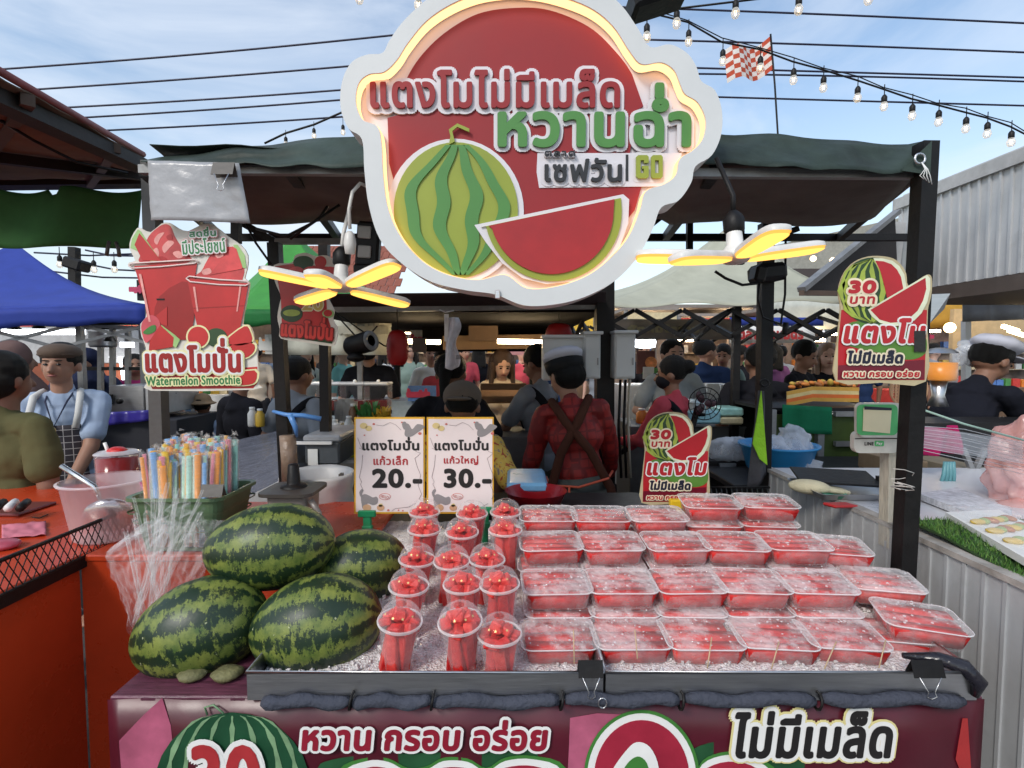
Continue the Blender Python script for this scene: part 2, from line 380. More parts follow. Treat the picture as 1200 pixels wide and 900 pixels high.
# ================================================================ materials
steel = M('brushed_steel', (.62, .62, .63), .32, 1, .1, 5, .08, streak=(2, 30, 30), dirt=.25)
blackm = M('black_paint', (.008, .007, .007), .5, 0, .4, 20, .12, dirt=.3, spec=.28)
greym = M('grey_galvanised', (.28, .28, .28), .5, .5, .2, 16, .1, dirt=.5)
white = M('white_board', (.78, .78, .76), .5, 0, .05, 4, .05)
whitec = M('white_card', (.80, .70, .68), .45, 0, .03, 4, .03)
ink = M('black_ink', (.015, .013, .013), .45, 0, .1, 20, 0)
redink = M('red_ink', (.42, .03, .035), .45, 0, .1, 20, 0)
cream = M('cream_print', (.84, .74, .48), .5, 0, .04, 20, 0)
whitep = M('white_print', (.82, .81, .78), .5, 0, .04, 20, 0)
green = M('green_print', (.05, .2, .035), .5, 0, .15, 12, 0)
greyp = M('grey_print', (.3, .27, .26), .5, 0, .15, 30, 0)
maroon = M('maroon_vinyl', (.085, .008, .018), .35, 0, .25, 4, .15, bs=9, dirt=.45)
flesh_p = M('flesh_print', (.62, .03, .035), .4, 0, .28, 16, .03)
orangep = M('red_orange_laminate', (.55, .055, .015), .28, 0, .1, 5, .06, dirt=.35)
wood = M('pale_wood', (.5, .42, .3), .7, 0, .2, 10, .3, streak=(4, 4, 1), dirt=.4)
clearp = FILM('clear_bag_plastic', (.93, .94, .95), .03, .10, .8, 9, 0, edge=.42, distort=1.2)
clearcup = FILM('clear_cup_plastic', (.95, .95, .95), .015, .05, .1, 20, 0, edge=.40)
boxp = FILM('frosted_box_plastic', (.95, .90, .90), .04, .10, .35, 60, .14, 26, edge=.36)
lidp = FILM('misted_lid_plastic', (.96, .91, .90), .03, .07, .9, 48, .40, 13, edge=.24)
def flesh_mat(key, a, b):
    m = bpy.data.materials.new(key); nt, N, L = nodes(m); MATS[key] = m
    o = N.new('ShaderNodeOutputMaterial'); p = N.new('ShaderNodeBsdfPrincipled'); L.new(p.outputs[0], o.inputs[0])
    t = N.new('ShaderNodeTexCoord'); oi = N.new('ShaderNodeObjectInfo'); mw = N.new('ShaderNodeMath'); mw.operation = 'MULTIPLY'; mw.inputs[1].default_value = 29
    L.new(oi.outputs['Random'], mw.inputs[0])
    n = N.new('ShaderNodeTexNoise'); n.noise_dimensions = '4D'; n.inputs['Scale'].default_value = 55; n.inputs['Detail'].default_value = 9; n.inputs['Roughness'].default_value = .7
    L.new(t.outputs['Object'], n.inputs['Vector']); L.new(mw.outputs[0], n.inputs['W'])
    c = N.new('ShaderNodeValToRGB'); c.color_ramp.elements[0].position = .36; c.color_ramp.elements[0].color = (*a, 1); c.color_ramp.elements[1].position = .66; c.color_ramp.elements[1].color = (*b, 1)
    L.new(n.outputs[0], c.inputs[0]); L.new(c.outputs[0], p.inputs['Base Color']); p.inputs['Roughness'].default_value = .33
    p.inputs['Subsurface Weight'].default_value = .12; p.inputs['Subsurface Radius'].default_value = (.012, .003, .003)
    b2 = N.new('ShaderNodeBump'); b2.inputs['Strength'].default_value = .9; b2.inputs['Distance'].default_value = .004; L.new(n.outputs[0], b2.inputs['Height']); L.new(b2.outputs[0], p.inputs['Normal'])
    return m
flesh = flesh_mat('watermelon_flesh', (.46, .004, .006), (.76, .035, .03))
fleshb = flesh_mat('watermelon_flesh_pale', (.58, .014, .014), (.82, .09, .07))
# ================================================================ ground
gm = M('asphalt', (.07, .068, .066), .9, 0, .3, 3, .4, bs=60, dirt=.5)
b = B(); b.add([(-60, -20, 0), (60, -20, 0), (60, 160, 0), (-60, 160, 0)], [[0, 1, 2, 3]]); b.o('ground', gm, kind='structure', label='dark asphalt market ground', origin=(0, 0, 0))
# ================================================================ main cart
CY = 1.085
t = T('fruit_cart', 'maroon vinyl-covered fruit cart with watermelon banner across its front', 'market cart', (0, CY, 0))
tl = P(130, 822, CY); tr = P(1150, 824, CY)
B().box(tl.x + .01, tr.x - .01, CY + .01, 1.98, .12, .845, bev=.004).o('body', M('cart_black_side', (.02, .016, .018), .5, dirt=.3), t)
B().box(tl.x, tr.x, CY - .004, 2.0, .845, .857, bev=.003).o('top', M('scratched_maroon_top', (.12, .035, .06), .38, 0, .5, 6, .2, streak=(3, 40, 3), dirt=.5), t)
bn = B(); bn.sheet(lambda u, v: Vector((tl.x + (tr.x - tl.x) * u, CY - .006 - .004 * math.sin(u * 23) * (1 - v) - .003 * math.sin(u * 61 + 2), .30 + (.853 - .30) * v)), 80, 6).o('banner', maroon, t, sol=.001)
YB = CY - .016
pink = M('pink_print', (.42, .1, .17), .4, 0, .35, 9, .05); dgreen = M('deep_green_print', (.012, .07, .03), .4, 0, .3, 12, 0); lgreen = M('light_green_print', (.2, .34, .18), .4, 0, .3, 20, 0)
bng = M('banner_green_print', (.02, .09, .035), .4, 0, .25, 9, 0)
pl([(133, 920), (133, 875), (168, 838), (190, 818), (200, 850), (203, 880), (190, 930)], YB + .008, pink, t, 'slice_print')
pl(circ(272, 925, 92, 90), YB + .006, dgreen, t, 'melon_print')
for k in range(7):
    a = -60 + k * 20; pts = []; p2 = []
    for q in range(9):
        r_ = 1 - q / 8; xx = 272 + 88 * math.sin(R(a)) * math.cos(R(q * 9)) * 1; yy = 925 - 86 * math.sin(R(q * 11.2)) * (1 if 1 else 0)
        wv = 3.5 * math.cos(R(q * 10)) * (1 + .5 * math.sin(q * 2.3 + k)); pts.append((xx - wv, yy)); p2.append((xx + wv, yy))
    pl(pts + p2[::-1], YB + .005, lgreen, t, 'stripe_print')
B().tube([P(243, 838, YB), P(240, 829, YB), P(250, 826, YB), P(262, 836, YB)], .0022, 6).o('stem_print', lgreen, t)
pl([(366, 905), (380, 893), (430, 885), (560, 880), (640, 874), (660, 930), (300, 940)], YB + .009, bng, t, 'leaf_print', smooth=4)
pl([(640, 858), (665, 842), (700, 836), (745, 838), (735, 910), (668, 910)], YB + .0085, pink, t, 'slice_print')
pl([(800, 900), (812, 878), (850, 868), (868, 880), (930, 888), (960, 905), (980, 930), (790, 930)], YB + .009, bng, t, 'leaf_print', smooth=4)
pl([(1040, 915), (1050, 892), (1072, 876), (1086, 900), (1092, 930)], YB + .0085, pink, t, 'slice_print')
pl([(1132, 920), (1120, 890), (1128, 842), (1134, 842), (1140, 930)], YB + .0085, M('red_vinyl', (.4, .03, .03), .4), t, 'edge_print')
tx('30', (226, 872, 305, 948), YB, [(.017, whitep, 0), (.006, redink, .002)], t)
tx('หวาน กรอบ อร่อย', (355, 843, 642, 880), YB, [(.0095, whitep, 0), (.0032, M('maroon_ink', (.28, .012, .03), .4, 0, .1, 20, 0), .0015)], t, italic=.1)
tx('ไม่มีเมล็ด', (857, 832, 1047, 888), YB, [(.0165, M('yellow_edge_print', (.75, .66, .3), .5, 0, .05, 10, 0), 0), (.0125, whitep, .0015), (.0038, ink, .003)], t, italic=.1)
brd = M('banner_red', (.36, .02, .045), .4, 0, .2, 9, .03)
for k_, (gr, mm) in enumerate(((8, green), (4, whitep), (-4, brd))):
    pl(arc(752, 912, 60 + gr, 72 + gr, 180, 360, 26) + [(812 + gr, 960), (690 - gr, 960)], YB + .006 - k_ * .0012, mm, t, 'big_letter_print')
    pl([(400 - gr, 960), (404 - gr, 912 - gr), (430, 896 - gr), (455, 897 - gr), (478, 908 - gr), (500, 906 - gr), (520, 896 - gr), (548, 897 - gr), (570, 908 - gr), (592, 896 - gr), (625, 894 - gr), (655 + gr, 908 - gr), (660 + gr, 960)], YB + .0065 - k_ * .0012, mm, t, 'big_letter_print', smooth=4)
    pl([(815, 960), (818, 908 - gr), (845, 890 - gr), (880, 893 - gr), (905 + gr, 915 - gr), (908 + gr, 960)], YB + .0065 - k_ * .0012, mm, t, 'big_letter_print', smooth=4)
pl([(708, 935), (716, 906), (732, 882), (746, 870), (762, 876), (772, 900), (770, 935)], YB + .0018, whitep, t, 'big_letter_print', smooth=4)
pl([(722, 935), (728, 908), (738, 892), (750, 887), (760, 900), (760, 935)], YB + .0008, green, t, 'big_letter_print', smooth=4)
# stainless trays
def tray(px0, px1, lab):
    a = PZ(px0, 788, .918); bx = PZ(px1, 788, .918); x0, x1, y0, y1, z0, z1 = a.x, bx.x, a.y, 1.90, .858, .918
    t = T('steel_tray', lab, 'tray', ((x0 + x1) / 2, y0, z0), 'stainless trays on the cart')
    B().box(x0, x1, y0, y1, z0, z0 + .003).o('tray_floor', steel, t)
    for q in ((x0, x1, y0, y0 + .003), (x0, x1, y1 - .003, y1), (x0, x0 + .003, y0 + .003, y1 - .003), (x1 - .003, x1, y0 + .003, y1 - .003)):
        B().box(q[0], q[1], q[2], q[3], z0 + .003, z1).o('tray_wall', steel, t)
    B().tube([(x0, y0, z1), (x1, y0, z1), (x1, y1, z1), (x0, y1, z1)], .0038, 8, closed=True).o('rolled_rim', steel, t)
    return x0, x1, y0, y1
tA = tray(289, 707, 'left stainless steel tray under the cups and melons'); tB = tray(710, 1146, 'right stainless steel tray under the boxed watermelon')
# crushed ice
from mathutils import noise as MN
icem = bpy.data.materials.new('crushed_ice'); nt, N_, L_ = nodes(icem)
o_ = N_.new('ShaderNodeOutputMaterial'); p_ = N_.new('ShaderNodeBsdfPrincipled'); L_.new(p_.outputs[0], o_.inputs[0]); tcn = N_.new('ShaderNodeTexCoord')
nn_ = N_.new('ShaderNodeTexNoise'); nn_.inputs['Scale'].default_value = 70; nn_.inputs['Detail'].default_value = 6; L_.new(tcn.outputs['Object'], nn_.inputs['Vector'])
vv_ = N_.new('ShaderNodeTexVoronoi'); vv_.inputs['Scale'].default_value = 190; L_.new(tcn.outputs['Object'], vv_.inputs['Vector'])
cc_ = N_.new('ShaderNodeValToRGB'); cc_.color_ramp.elements[0].position = .3; cc_.color_ramp.elements[0].color = (.62, .56, .54, 1); cc_.color_ramp.elements[1].position = .7; cc_.color_ramp.elements[1].color = (.92, .90, .89, 1)
L_.new(nn_.outputs[0], cc_.inputs[0]); L_.new(cc_.outputs[0], p_.inputs['Base Color']); p_.inputs['Roughness'].default_value = .16; p_.inputs['Subsurface Weight'].default_value = .2; p_.inputs['Subsurface Radius'].default_value = (.02, .02, .02)
bb_ = N_.new('ShaderNodeBump'); bb_.inputs['Strength'].default_value = .8; bb_.inputs['Distance'].default_value = .006; L_.new(vv_.outputs[0], bb_.inputs['Height']); L_.new(bb_.outputs[0], p_.inputs['Normal'])
def iz(x, y):
    base = .880 + max(0, y - 1.15) * .14
    if x < .0: base = .884 + max(0, y - 1.12) * .12
    return base
for q, (x0, x1, y0, y1) in enumerate((tA, tB)):
    b = B()
    def fi(u, v, x0=x0, x1=x1, y0=y0, y1=y1):
        x = x0 + .006 + (x1 - x0 - .012) * u; y = y0 + .006 + (y1 - y0 - .012) * v
        e = min(u, 1 - u, v * 2, 1) ; k = min(1, e * 30)
        lift = 0 if q else 0
        return Vector((x, y, iz(x, y) * 1 - .004 + .005 * MN.noise(Vector((x * 22, y * 22, 3))) + .004 * MN.noise(Vector((x * 70, y * 70, 1)))))
    b.sheet(fi, 110, 110, sm=True)
    for k in range(500):
        x = random.uniform(x0 + .02, x1 - .02); y = y0 + .01 + abs(random.gauss(0, .3)) % (y1 - y0 - .03); s_ = random.uniform(.003, .008)
        b.obox((x, y, iz(x, y) + .001), (s_ * 1.6, s_, s_), (random.random() * 3, random.random() * 3, random.random() * 3))
    b.o('crushed_ice', icem, label=['crushed ice bed in the left steel tray', 'crushed ice bed in the right steel tray'][q], cat='ice', kind='stuff')
# rolled cloth under the tray lip
cl = CLOTH('slate_blue_cloth', (.06, .065, .085), bump=.9, bs=60)
xs = [(307, 410), (414, 505), (508, 655), (662, 795), (802, 955), (962, 1130)]
t = T('rolled_towel', 'slate grey rolled towel tied along the cart edge below the trays', 'towel', (.1, CY - .03, .84))
for k, (a, c) in enumerate(xs):
    pts = []; rs = []; n = 14
    for i in range(n + 1):
        p = P(a + (c - a) * i / n, 822 + 2.0 * math.sin(i * .7 + k) - (2 if k > 2 else 0), CY - .024); pts.append(p); rs.append(.0135 * (1 + .12 * math.sin(i * 1.3 + k)) * (.62 if i in (0, n) else 1))
    B().tube(pts, rs, 12).o('towel_roll', cl, t)
for a in (412, 507, 658, 798, 958):
    p = P(a, 821, CY - .024); B().tube([p + Vector((.003 * math.sin(q), .016 * math.cos(q), .017 * math.sin(q))) for q in [i * math.pi / 5 for i in range(10)]], .003, 6, closed=True).o('tie', blackm, t)
# binder clips
def clip(px, py, Y, w, h, lab, mat=blackm, hand=True, name='binder_clip'):
    p = P(px, py, Y); t = T(name, lab, 'clip', p)
    ww = w / FPX * Y; hh = h / FPX * Y
    B().add([p + Vector(q) for q in ((-ww / 2, -.010, -hh / 2), (ww / 2, -.010, -hh / 2), (ww / 2, .002, hh / 2), (-ww / 2, .002, hh / 2), (-ww / 2, .016, -hh / 2), (ww / 2, .016, -hh / 2))], [[0, 1, 2, 3], [3, 2, 5, 4]]).o('clip_body', mat, t, sol=.0015)
    if hand:
        for s_ in (-1, 1):
            B().tube([p + Vector((s_ * ww * .34, -.011, -hh * .45)), p + Vector((s_ * ww * .1, -.016, -hh * 1.35)), p + Vector((s_ * ww * .16, -.017, -hh * 1.65)), p + Vector((0, -.017, -hh * 1.8))], .001, 6).o('wire_arm', steel, t)
    return t
clip(692, 783, 1.062, 30, 18, 'black binder clip on the tray rims between the two trays')
clip(1086, 783, 1.062, 38, 18, 'black binder clip at the right end of the tray rim')
B().tube([P(706 + 5 * math.cos(k), 824 + 6 * math.sin(k), CY - .045) for k in [i * .63 for i in range(10)]], .0012, 6, closed=True).o('wire_ring', steel, label='small wire ring hanging below the middle binder clip', cat='ring')
b = B(); pts = [PZ(1058, 768, .93), PZ(1100, 772, .93), PZ(1130, 782, .925), PZ(1147, 800, .9), PZ(1142, 815, .87)]
b.tube(pts, [.006, .014, .017, .016, .008], 12).o('black_hose', M('black_plastic_wet', (.015, .014, .02), .2, 0, .3, 20, .3), label='black plastic sleeve curling over the right tray corner', cat='sleeve')
# ================================================================ watermelons
wm = bpy.data.materials.new('watermelon_rind'); nt, N, L = nodes(wm)
o_ = N.new('ShaderNodeOutputMaterial'); p = N.new('ShaderNodeBsdfPrincipled'); L.new(p.outputs[0], o_.inputs[0]); tcn = N.new('ShaderNodeTexCoord')
sp = N.new('ShaderNodeSeparateXYZ'); L.new(tcn.outputs['Object'], sp.inputs[0]); at = N.new('ShaderNodeMath'); at.operation = 'ARCTAN2'; L.new(sp.outputs[1], at.inputs[0]); L.new(sp.outputs[2], at.inputs[1])
oi = N.new('ShaderNodeObjectInfo'); w1 = N.new('ShaderNodeMath'); w1.operation = 'MULTIPLY'; w1.inputs[1].default_value = 17; L.new(oi.outputs['Random'], w1.inputs[0])
def nz(scale, det, rough=.6, vec=None):
    n = N.new('ShaderNodeTexNoise'); n.noise_dimensions = '4D'; n.inputs['Scale'].default_value = scale; n.inputs['Detail'].default_value = det; n.inputs['Roughness'].default_value = rough
    L.new(vec or tcn.outputs['Object'], n.inputs['Vector']); L.new(w1.outputs[0], n.inputs['W']); return n.outputs[0]
def ma(op, a, b_, clamp=False):
    n = N.new('ShaderNodeMath'); n.operation = op; n.use_clamp = clamp
    for i, q in enumerate((a, b_)):
        if isinstance(q, (int, float)): n.inputs[i].default_value = q
        else: L.new(q, n.inputs[i])
    return n.outputs[0]
ang = ma('MULTIPLY', at.outputs[0], 11.0)
wob = ma('MULTIPLY', ma('SUBTRACT', nz(8, 2), .5), 3.0); tm = N.new('ShaderNodeMapping'); tm.inputs['Scale'].default_value = (1, .35, .35); L.new(tcn.outputs['Object'], tm.inputs[0]); jag = ma('ADD', ma('MULTIPLY', ma('SUBTRACT', nz(32, 8, .78), .5), 6.5), ma('MULTIPLY', ma('SUBTRACT', nz(85, 5, .75, tm.outputs[0]), .5), 9.0))
s1 = ma('SINE', ma('ADD', ang, wob), 0); sharp = ma('ADD', ma('ADD', s1, jag), -.05)
veins = ma('MULTIPLY', ma('SUBTRACT', nz(70, 8, .85), .5), 6.5)
msk = N.new('ShaderNodeMapRange'); msk.inputs[1].default_value = -.28; msk.inputs[2].default_value = .34; L.new(ma('ADD', sharp, veins), msk.inputs[0])
c1 = N.new('ShaderNodeMix'); c1.data_type = 'RGBA'; c1.inputs[6].default_value = (.008, .026, .010, 1)
c2 = N.new('ShaderNodeValToRGB'); c2.color_ramp.elements[0].color = (.035, .085, .016, 1); c2.color_ramp.elements[1].color = (.25, .28, .055, 1); c2.color_ramp.elements[0].position = .3; c2.color_ramp.elements[1].position = .7
L.new(nz(26, 6, .7), c2.inputs[0]); L.new(c2.outputs[0], c1.inputs[7]); L.new(msk.outputs[0], c1.inputs[0])
spk = N.new('ShaderNodeMapRange'); spk.inputs[1].default_value = .72; spk.inputs[2].default_value = .74; spk.inputs[4].default_value = .8; L.new(nz(60, 2), spk.inputs[0])
c3 = N.new('ShaderNodeMix'); c3.data_type = 'RGBA'; c3.inputs[7].default_value = (.42, .45, .25, 1); L.new(spk.outputs[0], c3.inputs[0]); L.new(c1.outputs[2], c3.inputs[6]); L.new(c3.outputs[2], p.inputs['Base Color'])
p.inputs['Roughness'].default_value = .42; bp = N.new('ShaderNodeBump'); bp.inputs['Strength'].default_value = .12; bp.inputs['Distance'].default_value = .01; L.new(nz(20, 3), bp.inputs['Height']); L.new(bp.outputs[0], p.inputs['Normal'])
dull = wm
def melon(c, lx, r, rot, lab, rest=None):
    def fn(d, q): return Vector((q.z * 1, q.y, -q.x))     # poles along x
    b = B(); rm = Euler(rot).to_matrix(); vs = []
    t = T('watermelon', lab, 'watermelon', c, 'whole watermelons'); t.rotation_euler = rot
    b.ell((0, 0, 0), (r, r, lx), None, 0, 48, 30, fn=lambda d, q: Vector((q.z * (1 + .03 * d.x), q.y * (1 + .05 * d.z + .012 * MN.noise(d * 2)), -q.x * (1 + .05 * d.z + .012 * MN.noise(d * 2.5)))))
    b.o('rind', wm, t, local=True)
    B().ell((lx * .985, 0, 0), (.006, .009, .009), m=0).o('blossom_scar', M('rind_scar', (.22, .2, .09), .8), t, local=True); return t
melon(P(236, 735, 1.235) , .150, .113, (R(18), R(-12), R(14)), 'watermelon at the lower left resting on two rind chunks')
melon(P(372, 731, 1.23), .152, .114, (R(-24), R(-6), R(8)), 'watermelon at the front edge of the left steel tray')
melon(P(317, 640, 1.36), .162, .110, (R(40), R(-3), R(9)), 'watermelon balanced on top of the pile')
melon(P(424, 664, 1.47), .135, .104, (R(-20), R(6), R(25)), 'watermelon behind, nearest the row of cups')
melon(P(262, 700, 1.55), .14, .10, (R(70), R(0), R(-20)), 'watermelon hidden at the back under the top one')
for i, (px, py, sx, lab) in enumerate(((218, 797, .030, 'small cut rind chunk propping the left watermelon, left one'), (260, 797, .034, 'small cut rind chunk propping the left watermelon, right one'))):
    c = PZ(px, py + 6, .857); b = B(); b.ell(c + Vector((0, .025, .012)), (sx, .03, .013), (0, .1, i), 0, 16, 9, fn=lambda d, q: q * (1 + .2 * MN.noise(d * 2 + Vector((i, 0, 0))))).o('rind_chunk', M('dry_rind', (.17, .16, .07), .7, 0, .5, 30, .4, dirt=.5), label=lab, cat='rind chunk', group='rind chunks under the melon')
# ================================================================ cups of watermelon
gold = M('gold_foil', (.75, .55, .22), .5, .6, .1, 10, 0)
cuprim = FILM('cup_rim_plastic', (.95, .94, .93), .35, .1, .05, 20, 0, edge=.5)
def star(b, c, r, mt):
    pts = []
    for k in range(10): a = math.pi / 2 + k * math.pi / 5; q = r if k % 2 == 0 else r * .42; pts.append(mt @ (Vector((q * math.cos(a), q * math.sin(a), 0))) + c)
    b.add([c] + pts, [[0, 1 + k, 1 + (k + 1) % 10] for k in range(10)])
def make_cup(var):
    rnd = random.Random(var); t = T('fruit_cup', 'x', 'fruit cup', (0, 0, 0), 'domed cups of watermelon')
    B().lathe((0, 0, 0), [(.0005, .004), (.026, .003), (.0285, 0), (.031, .03), (.0318, .032), (.0375, .07), (.0385, .073), (.044, .112), (.0455, .118)], 32).o('cup_wall', clearcup, t, local=True)
    B().lathe((0, 0, 0), [(.0455, .1175), (.0475, .1165), (.0488, .118), (.0495, .1205), (.0488, .123), (.0462, .1235), (.0452, .1215)], 32).o('lid_rim', cuprim, t, local=True)
    B().lathe((0, 0, .1225), [(.0455, 0), (.0452, .005), (.0437, .014), (.0385, .024), (.030, .032), (.019, .0372), (.0125, .0388), (.0115, .0375)], 32).o('dome_lid', clearcup, t, local=True)
    for k in range(4):
        a = R(200 + k * 38 + rnd.uniform(-8, 8)); el = R(38); n = Vector((math.cos(a) * math.cos(el), math.sin(a) * math.cos(el), math.sin(el)))
        c = Vector((n.x * .0465, n.y * .0465, .1225 + n.z * .0405)); b = B(); star(b, c, .0036, n.to_track_quat('Z', 'Y').to_matrix()); b.o('star_sticker', gold, t, local=True)
    for k in range(8):
        a = k * math.pi * 2 / 6 + rnd.uniform(-.2, .2); rr_ = .0175 if k < 6 else .004
        h = rnd.uniform(.095, .112); tilt = .14
        b = B(); b.obox((math.cos(a) * rr_, math.sin(a) * rr_, .008 + h / 2), (.026 + rnd.uniform(-.003, .004), .024, h), (math.sin(a) * -tilt + rnd.uniform(-.05, .05), math.cos(a) * tilt, a), 0, .0022).o('melon_stick', flesh if rnd.random() < .6 else fleshb, t, local=True)
    for k in range(11):
        a = k * 1.05 + rnd.uniform(-.3, .3); r0 = .030 if k < 6 else (.015 if k < 9 else .004)
        b = B(); b.obox((math.cos(a) * r0, math.sin(a) * r0, .113 + (0 if k < 6 else (.012 if k < 9 else .021)) + rnd.uniform(0, .006)), (rnd.uniform(.024, .033), rnd.uniform(.018, .025), rnd.uniform(.016, .023)), (rnd.uniform(-.5, .5), rnd.uniform(-.5, .5), rnd.uniform(0, 3)), 0, .003).o('melon_chunk', fleshb if rnd.random() < .6 else flesh, t, local=True)
    return t
# (pixel of the rim centre, y of the rim, depth, lean)
cups = [(467, 727, 1.115, .10, .05, 'front row, leaning, leftmost'), (537, 727, 1.115, .1, -.05, 'front row, second from left'), (586, 742, 1.112, .05, 0, 'front row, nearest the boxes'),
        (479, 686, 1.245, .06, .03, 'second row, leftmost'), (543, 684, 1.245, .05, .0, 'second row, middle'), (586, 684, 1.235, .05, -.02, 'second row, next to the boxes'),
        (488, 655, 1.375, .05, .03, 'third row, leftmost'), (529, 657, 1.37, .08, 0, 'third row, middle'), (571, 655, 1.38, .04, .02, 'third row, next to the boxes'),
        (497, 620, 1.505, .04, .02, 'fourth row, under the price cards, left'), (540, 623, 1.495, .07, 0, 'fourth row, under the price cards, middle'), (592, 621, 1.50, .03, 0, 'fourth row, next to the boxes'),
        (497, 600, 1.625, .03, 0, 'back row, left'), (553, 602, 1.60, .03, 0, 'back row, middle'), (592, 600, 1.62, .03, 0, 'back row, beside the boxes')]
protos = [make_cup(k) for k in range(4)]; usedp = set()
for i, (px, py, Y, lx, ly, lab) in enumerate(cups):
    rim = P(px, py, Y); z0 = rim.z - .121; k = i % 4; rot = (lx * 1.2, ly * 1.6, R(random.uniform(-20, 20)) + (0 if i < 4 else 0))
    loc = (rim.x - ly * 1.6 * .12, rim.y + lx * .14, z0); lab = 'domed clear cup of cut watermelon, ' + lab
    if k not in usedp: usedp.add(k); o = protos[k]; o.location = loc; o.rotation_euler = rot; o['label'] = lab; WL[o] = Vector(loc)
    else: dup(protos[k], loc, lab, rot=rot)
# ================================================================ boxes of watermelon
def make_box(var):
    rnd = random.Random(100 + var); t = T('fruit_box', 'x', 'fruit box', (0, 0, 0), 'clear boxes of cut watermelon')
    b = B(); b.loops([rr(.138, .092, .016, .0005), rr(.146, .100, .018, .002), rr(.158, .112, .02, .042), rr(.160, .114, .02, .047), rr(.168, .122, .022, .0475)], sm=True, cap0=True).o('box_base', boxp, t, local=True)
    b = B(); b.loops([rr(.170, .124, .022, .0462), rr(.1715, .1255, .023, .049), rr(.170, .124, .022, .0512), rr(.160, .114, .02, .0512), rr(.156, .110, .02, .0545), rr(.146, .1, .018, .0556), rr(.08, .05, .01, .0560)], sm=False, cap1=True).o('box_lid', lidp, t, local=True)
    b = B(); b.tube(rr(.1705, .1245, .023, .0490), .0014, 6, closed=True).o('lid_bead', FILM('lid_bead_plastic', (.96, .95, .95), .42, .12, 0, 20, 0, edge=.3), t, local=True)
    n = rnd.choice((3, 4)); y = -.052
    for k in range(n):
        wd = .104 / n - .0012
        b = B(); b.obox((rnd.uniform(-.003, .003), y + wd / 2, .024 + rnd.uniform(-.002, .001)), (.146 + rnd.uniform(-.008, .003), wd, .044 + rnd.uniform(-.005, .003)), (rnd.uniform(-.05, .05), rnd.uniform(-.02, .02), rnd.uniform(-.03, .03)), 0, .004, seg=2); b.v = [Vector((q.x * (.93 + 3.2 * q.z), q.y * (.88 + 4.4 * q.z), q.z)) for q in b.v]; b.o('melon_slab', flesh if rnd.random() < .5 else fleshb, t, local=True); y += wd + .0012
    b = B()
    for k in range(26):
        s_ = rnd.uniform(.0012, .0035); b.ell((rnd.uniform(-.075, .075), rnd.uniform(-.055, .055), .0556), (s_, s_, s_ * .6), None, 0, 6, 4)
    b.o('water_droplet', FILM('droplet', (.97, .97, .97), .25, .03, 0, 20, 0, edge=.6), t, local=True, kind='stuff')
    return t
bp_ = [make_box(k) for k in range(6)]; ub = set(); cnt = [0]
def place_box(x, y, z, rz, lab, rx=0, ry=0, sc_=1.0):
    k = cnt[0] % 6; cnt[0] += 1; lab = 'watermelon box, ' + lab
    if k not in ub and sc_ == 1.0: ub.add(k); o = bp_[k]; o.location = (x, y, z); o.rotation_euler = (rx, ry, rz); o['label'] = lab; o.scale = (1.045, 1.10, 1)
    else: dup(bp_[k] if k in ub else bp_[0], (x, y, z), lab, rot=(rx, ry, rz), scale=(1.045, 1.10, 1))
names = ['first', 'second', 'third', 'fourth', 'fifth']
#        rows: (front edge Y, lid z, count of layers, x start px of the front lid edge, pitch)
rows = [(1.152, .930, 1, [(617, 703), (702, 795), (792, 886), (884, 975), (968, 1068)], 'front row'),
        (1.285, 1.000, 2, [(614, 694), (696, 776), (778, 858), (857, 942), (936, 1024)], 'second row from the front'),
        (1.425, 1.056, 2, [(612, 683), (687, 759), (762, 842), (834, 912), (908, 990)], 'third row from the front'),
        (1.565, 1.092, 2, [(611, 676), (675, 742), (742, 812), (804, 881), (871, 955)], 'back row')]
for ri, (yf, zt, layers, cols, rn) in enumerate(rows):
    for ci, (a, c) in enumerate(cols):
        Yf = yf; zz = zt
        if ri == 3 and ci >= 3: zz = 1.122; Yf = 1.60
        x = ((a + c) / 2 - 600) / FPX * Yf; x += random.uniform(-.003, .003)
        for ly_ in range(layers + (1 if ri == 3 and ci >= 3 else 0)):
            z = zz - .056 - ly_ * .057; tag = '%s, %s from left' % (rn, names[ci])
            tag += '' if layers == 1 else [', topmost of its stack', ', underneath in its stack', ', lowest of its stack'][ly_]
            rx = R(3.5) if ri else R(2)
            place_box(x + (random.uniform(-.004, .008) if ly_ else 0), Yf + .062 + random.uniform(-.002, .004) - (.006 if ly_ else 0), z, R(random.uniform(-3, 3) - (ci - 1) * 1.2), tag, rx)
place_box(.975, 1.24, .905, R(-16), 'lying askew at the far right of the tray', R(3), R(2))
place_box(.98, 1.38, .935, R(-12), 'far right, behind the askew one', R(4), R(0))
place_box(.925, 1.50, .985, R(-12), 'far right, second behind the askew one', R(4), R(0))
place_box(.93, 1.26, .862, R(-10), 'far right, flat on the tray under the askew one', 0, 0)
sk = M('bamboo', (.55, .4, .24), .6, 0, .15, 30, .1)
for i, (x0, y0, x1, y1) in enumerate([(672, 738, 673, 778), (744, 738, 747, 772), (834, 747, 829, 783), (913, 752, 904, 784), (980, 752, 966, 784), (1038, 750, 1030, 783)]):
    a = P(x0, y0, 1.146); c = P(x1, y1, 1.112); B().tube([a, c], .0014, 6).o('bamboo_pick', sk, label='thin bamboo pick leaning on the front boxes, %s from left' % (names + ['sixth'])[i], cat='pick', group='bamboo picks')
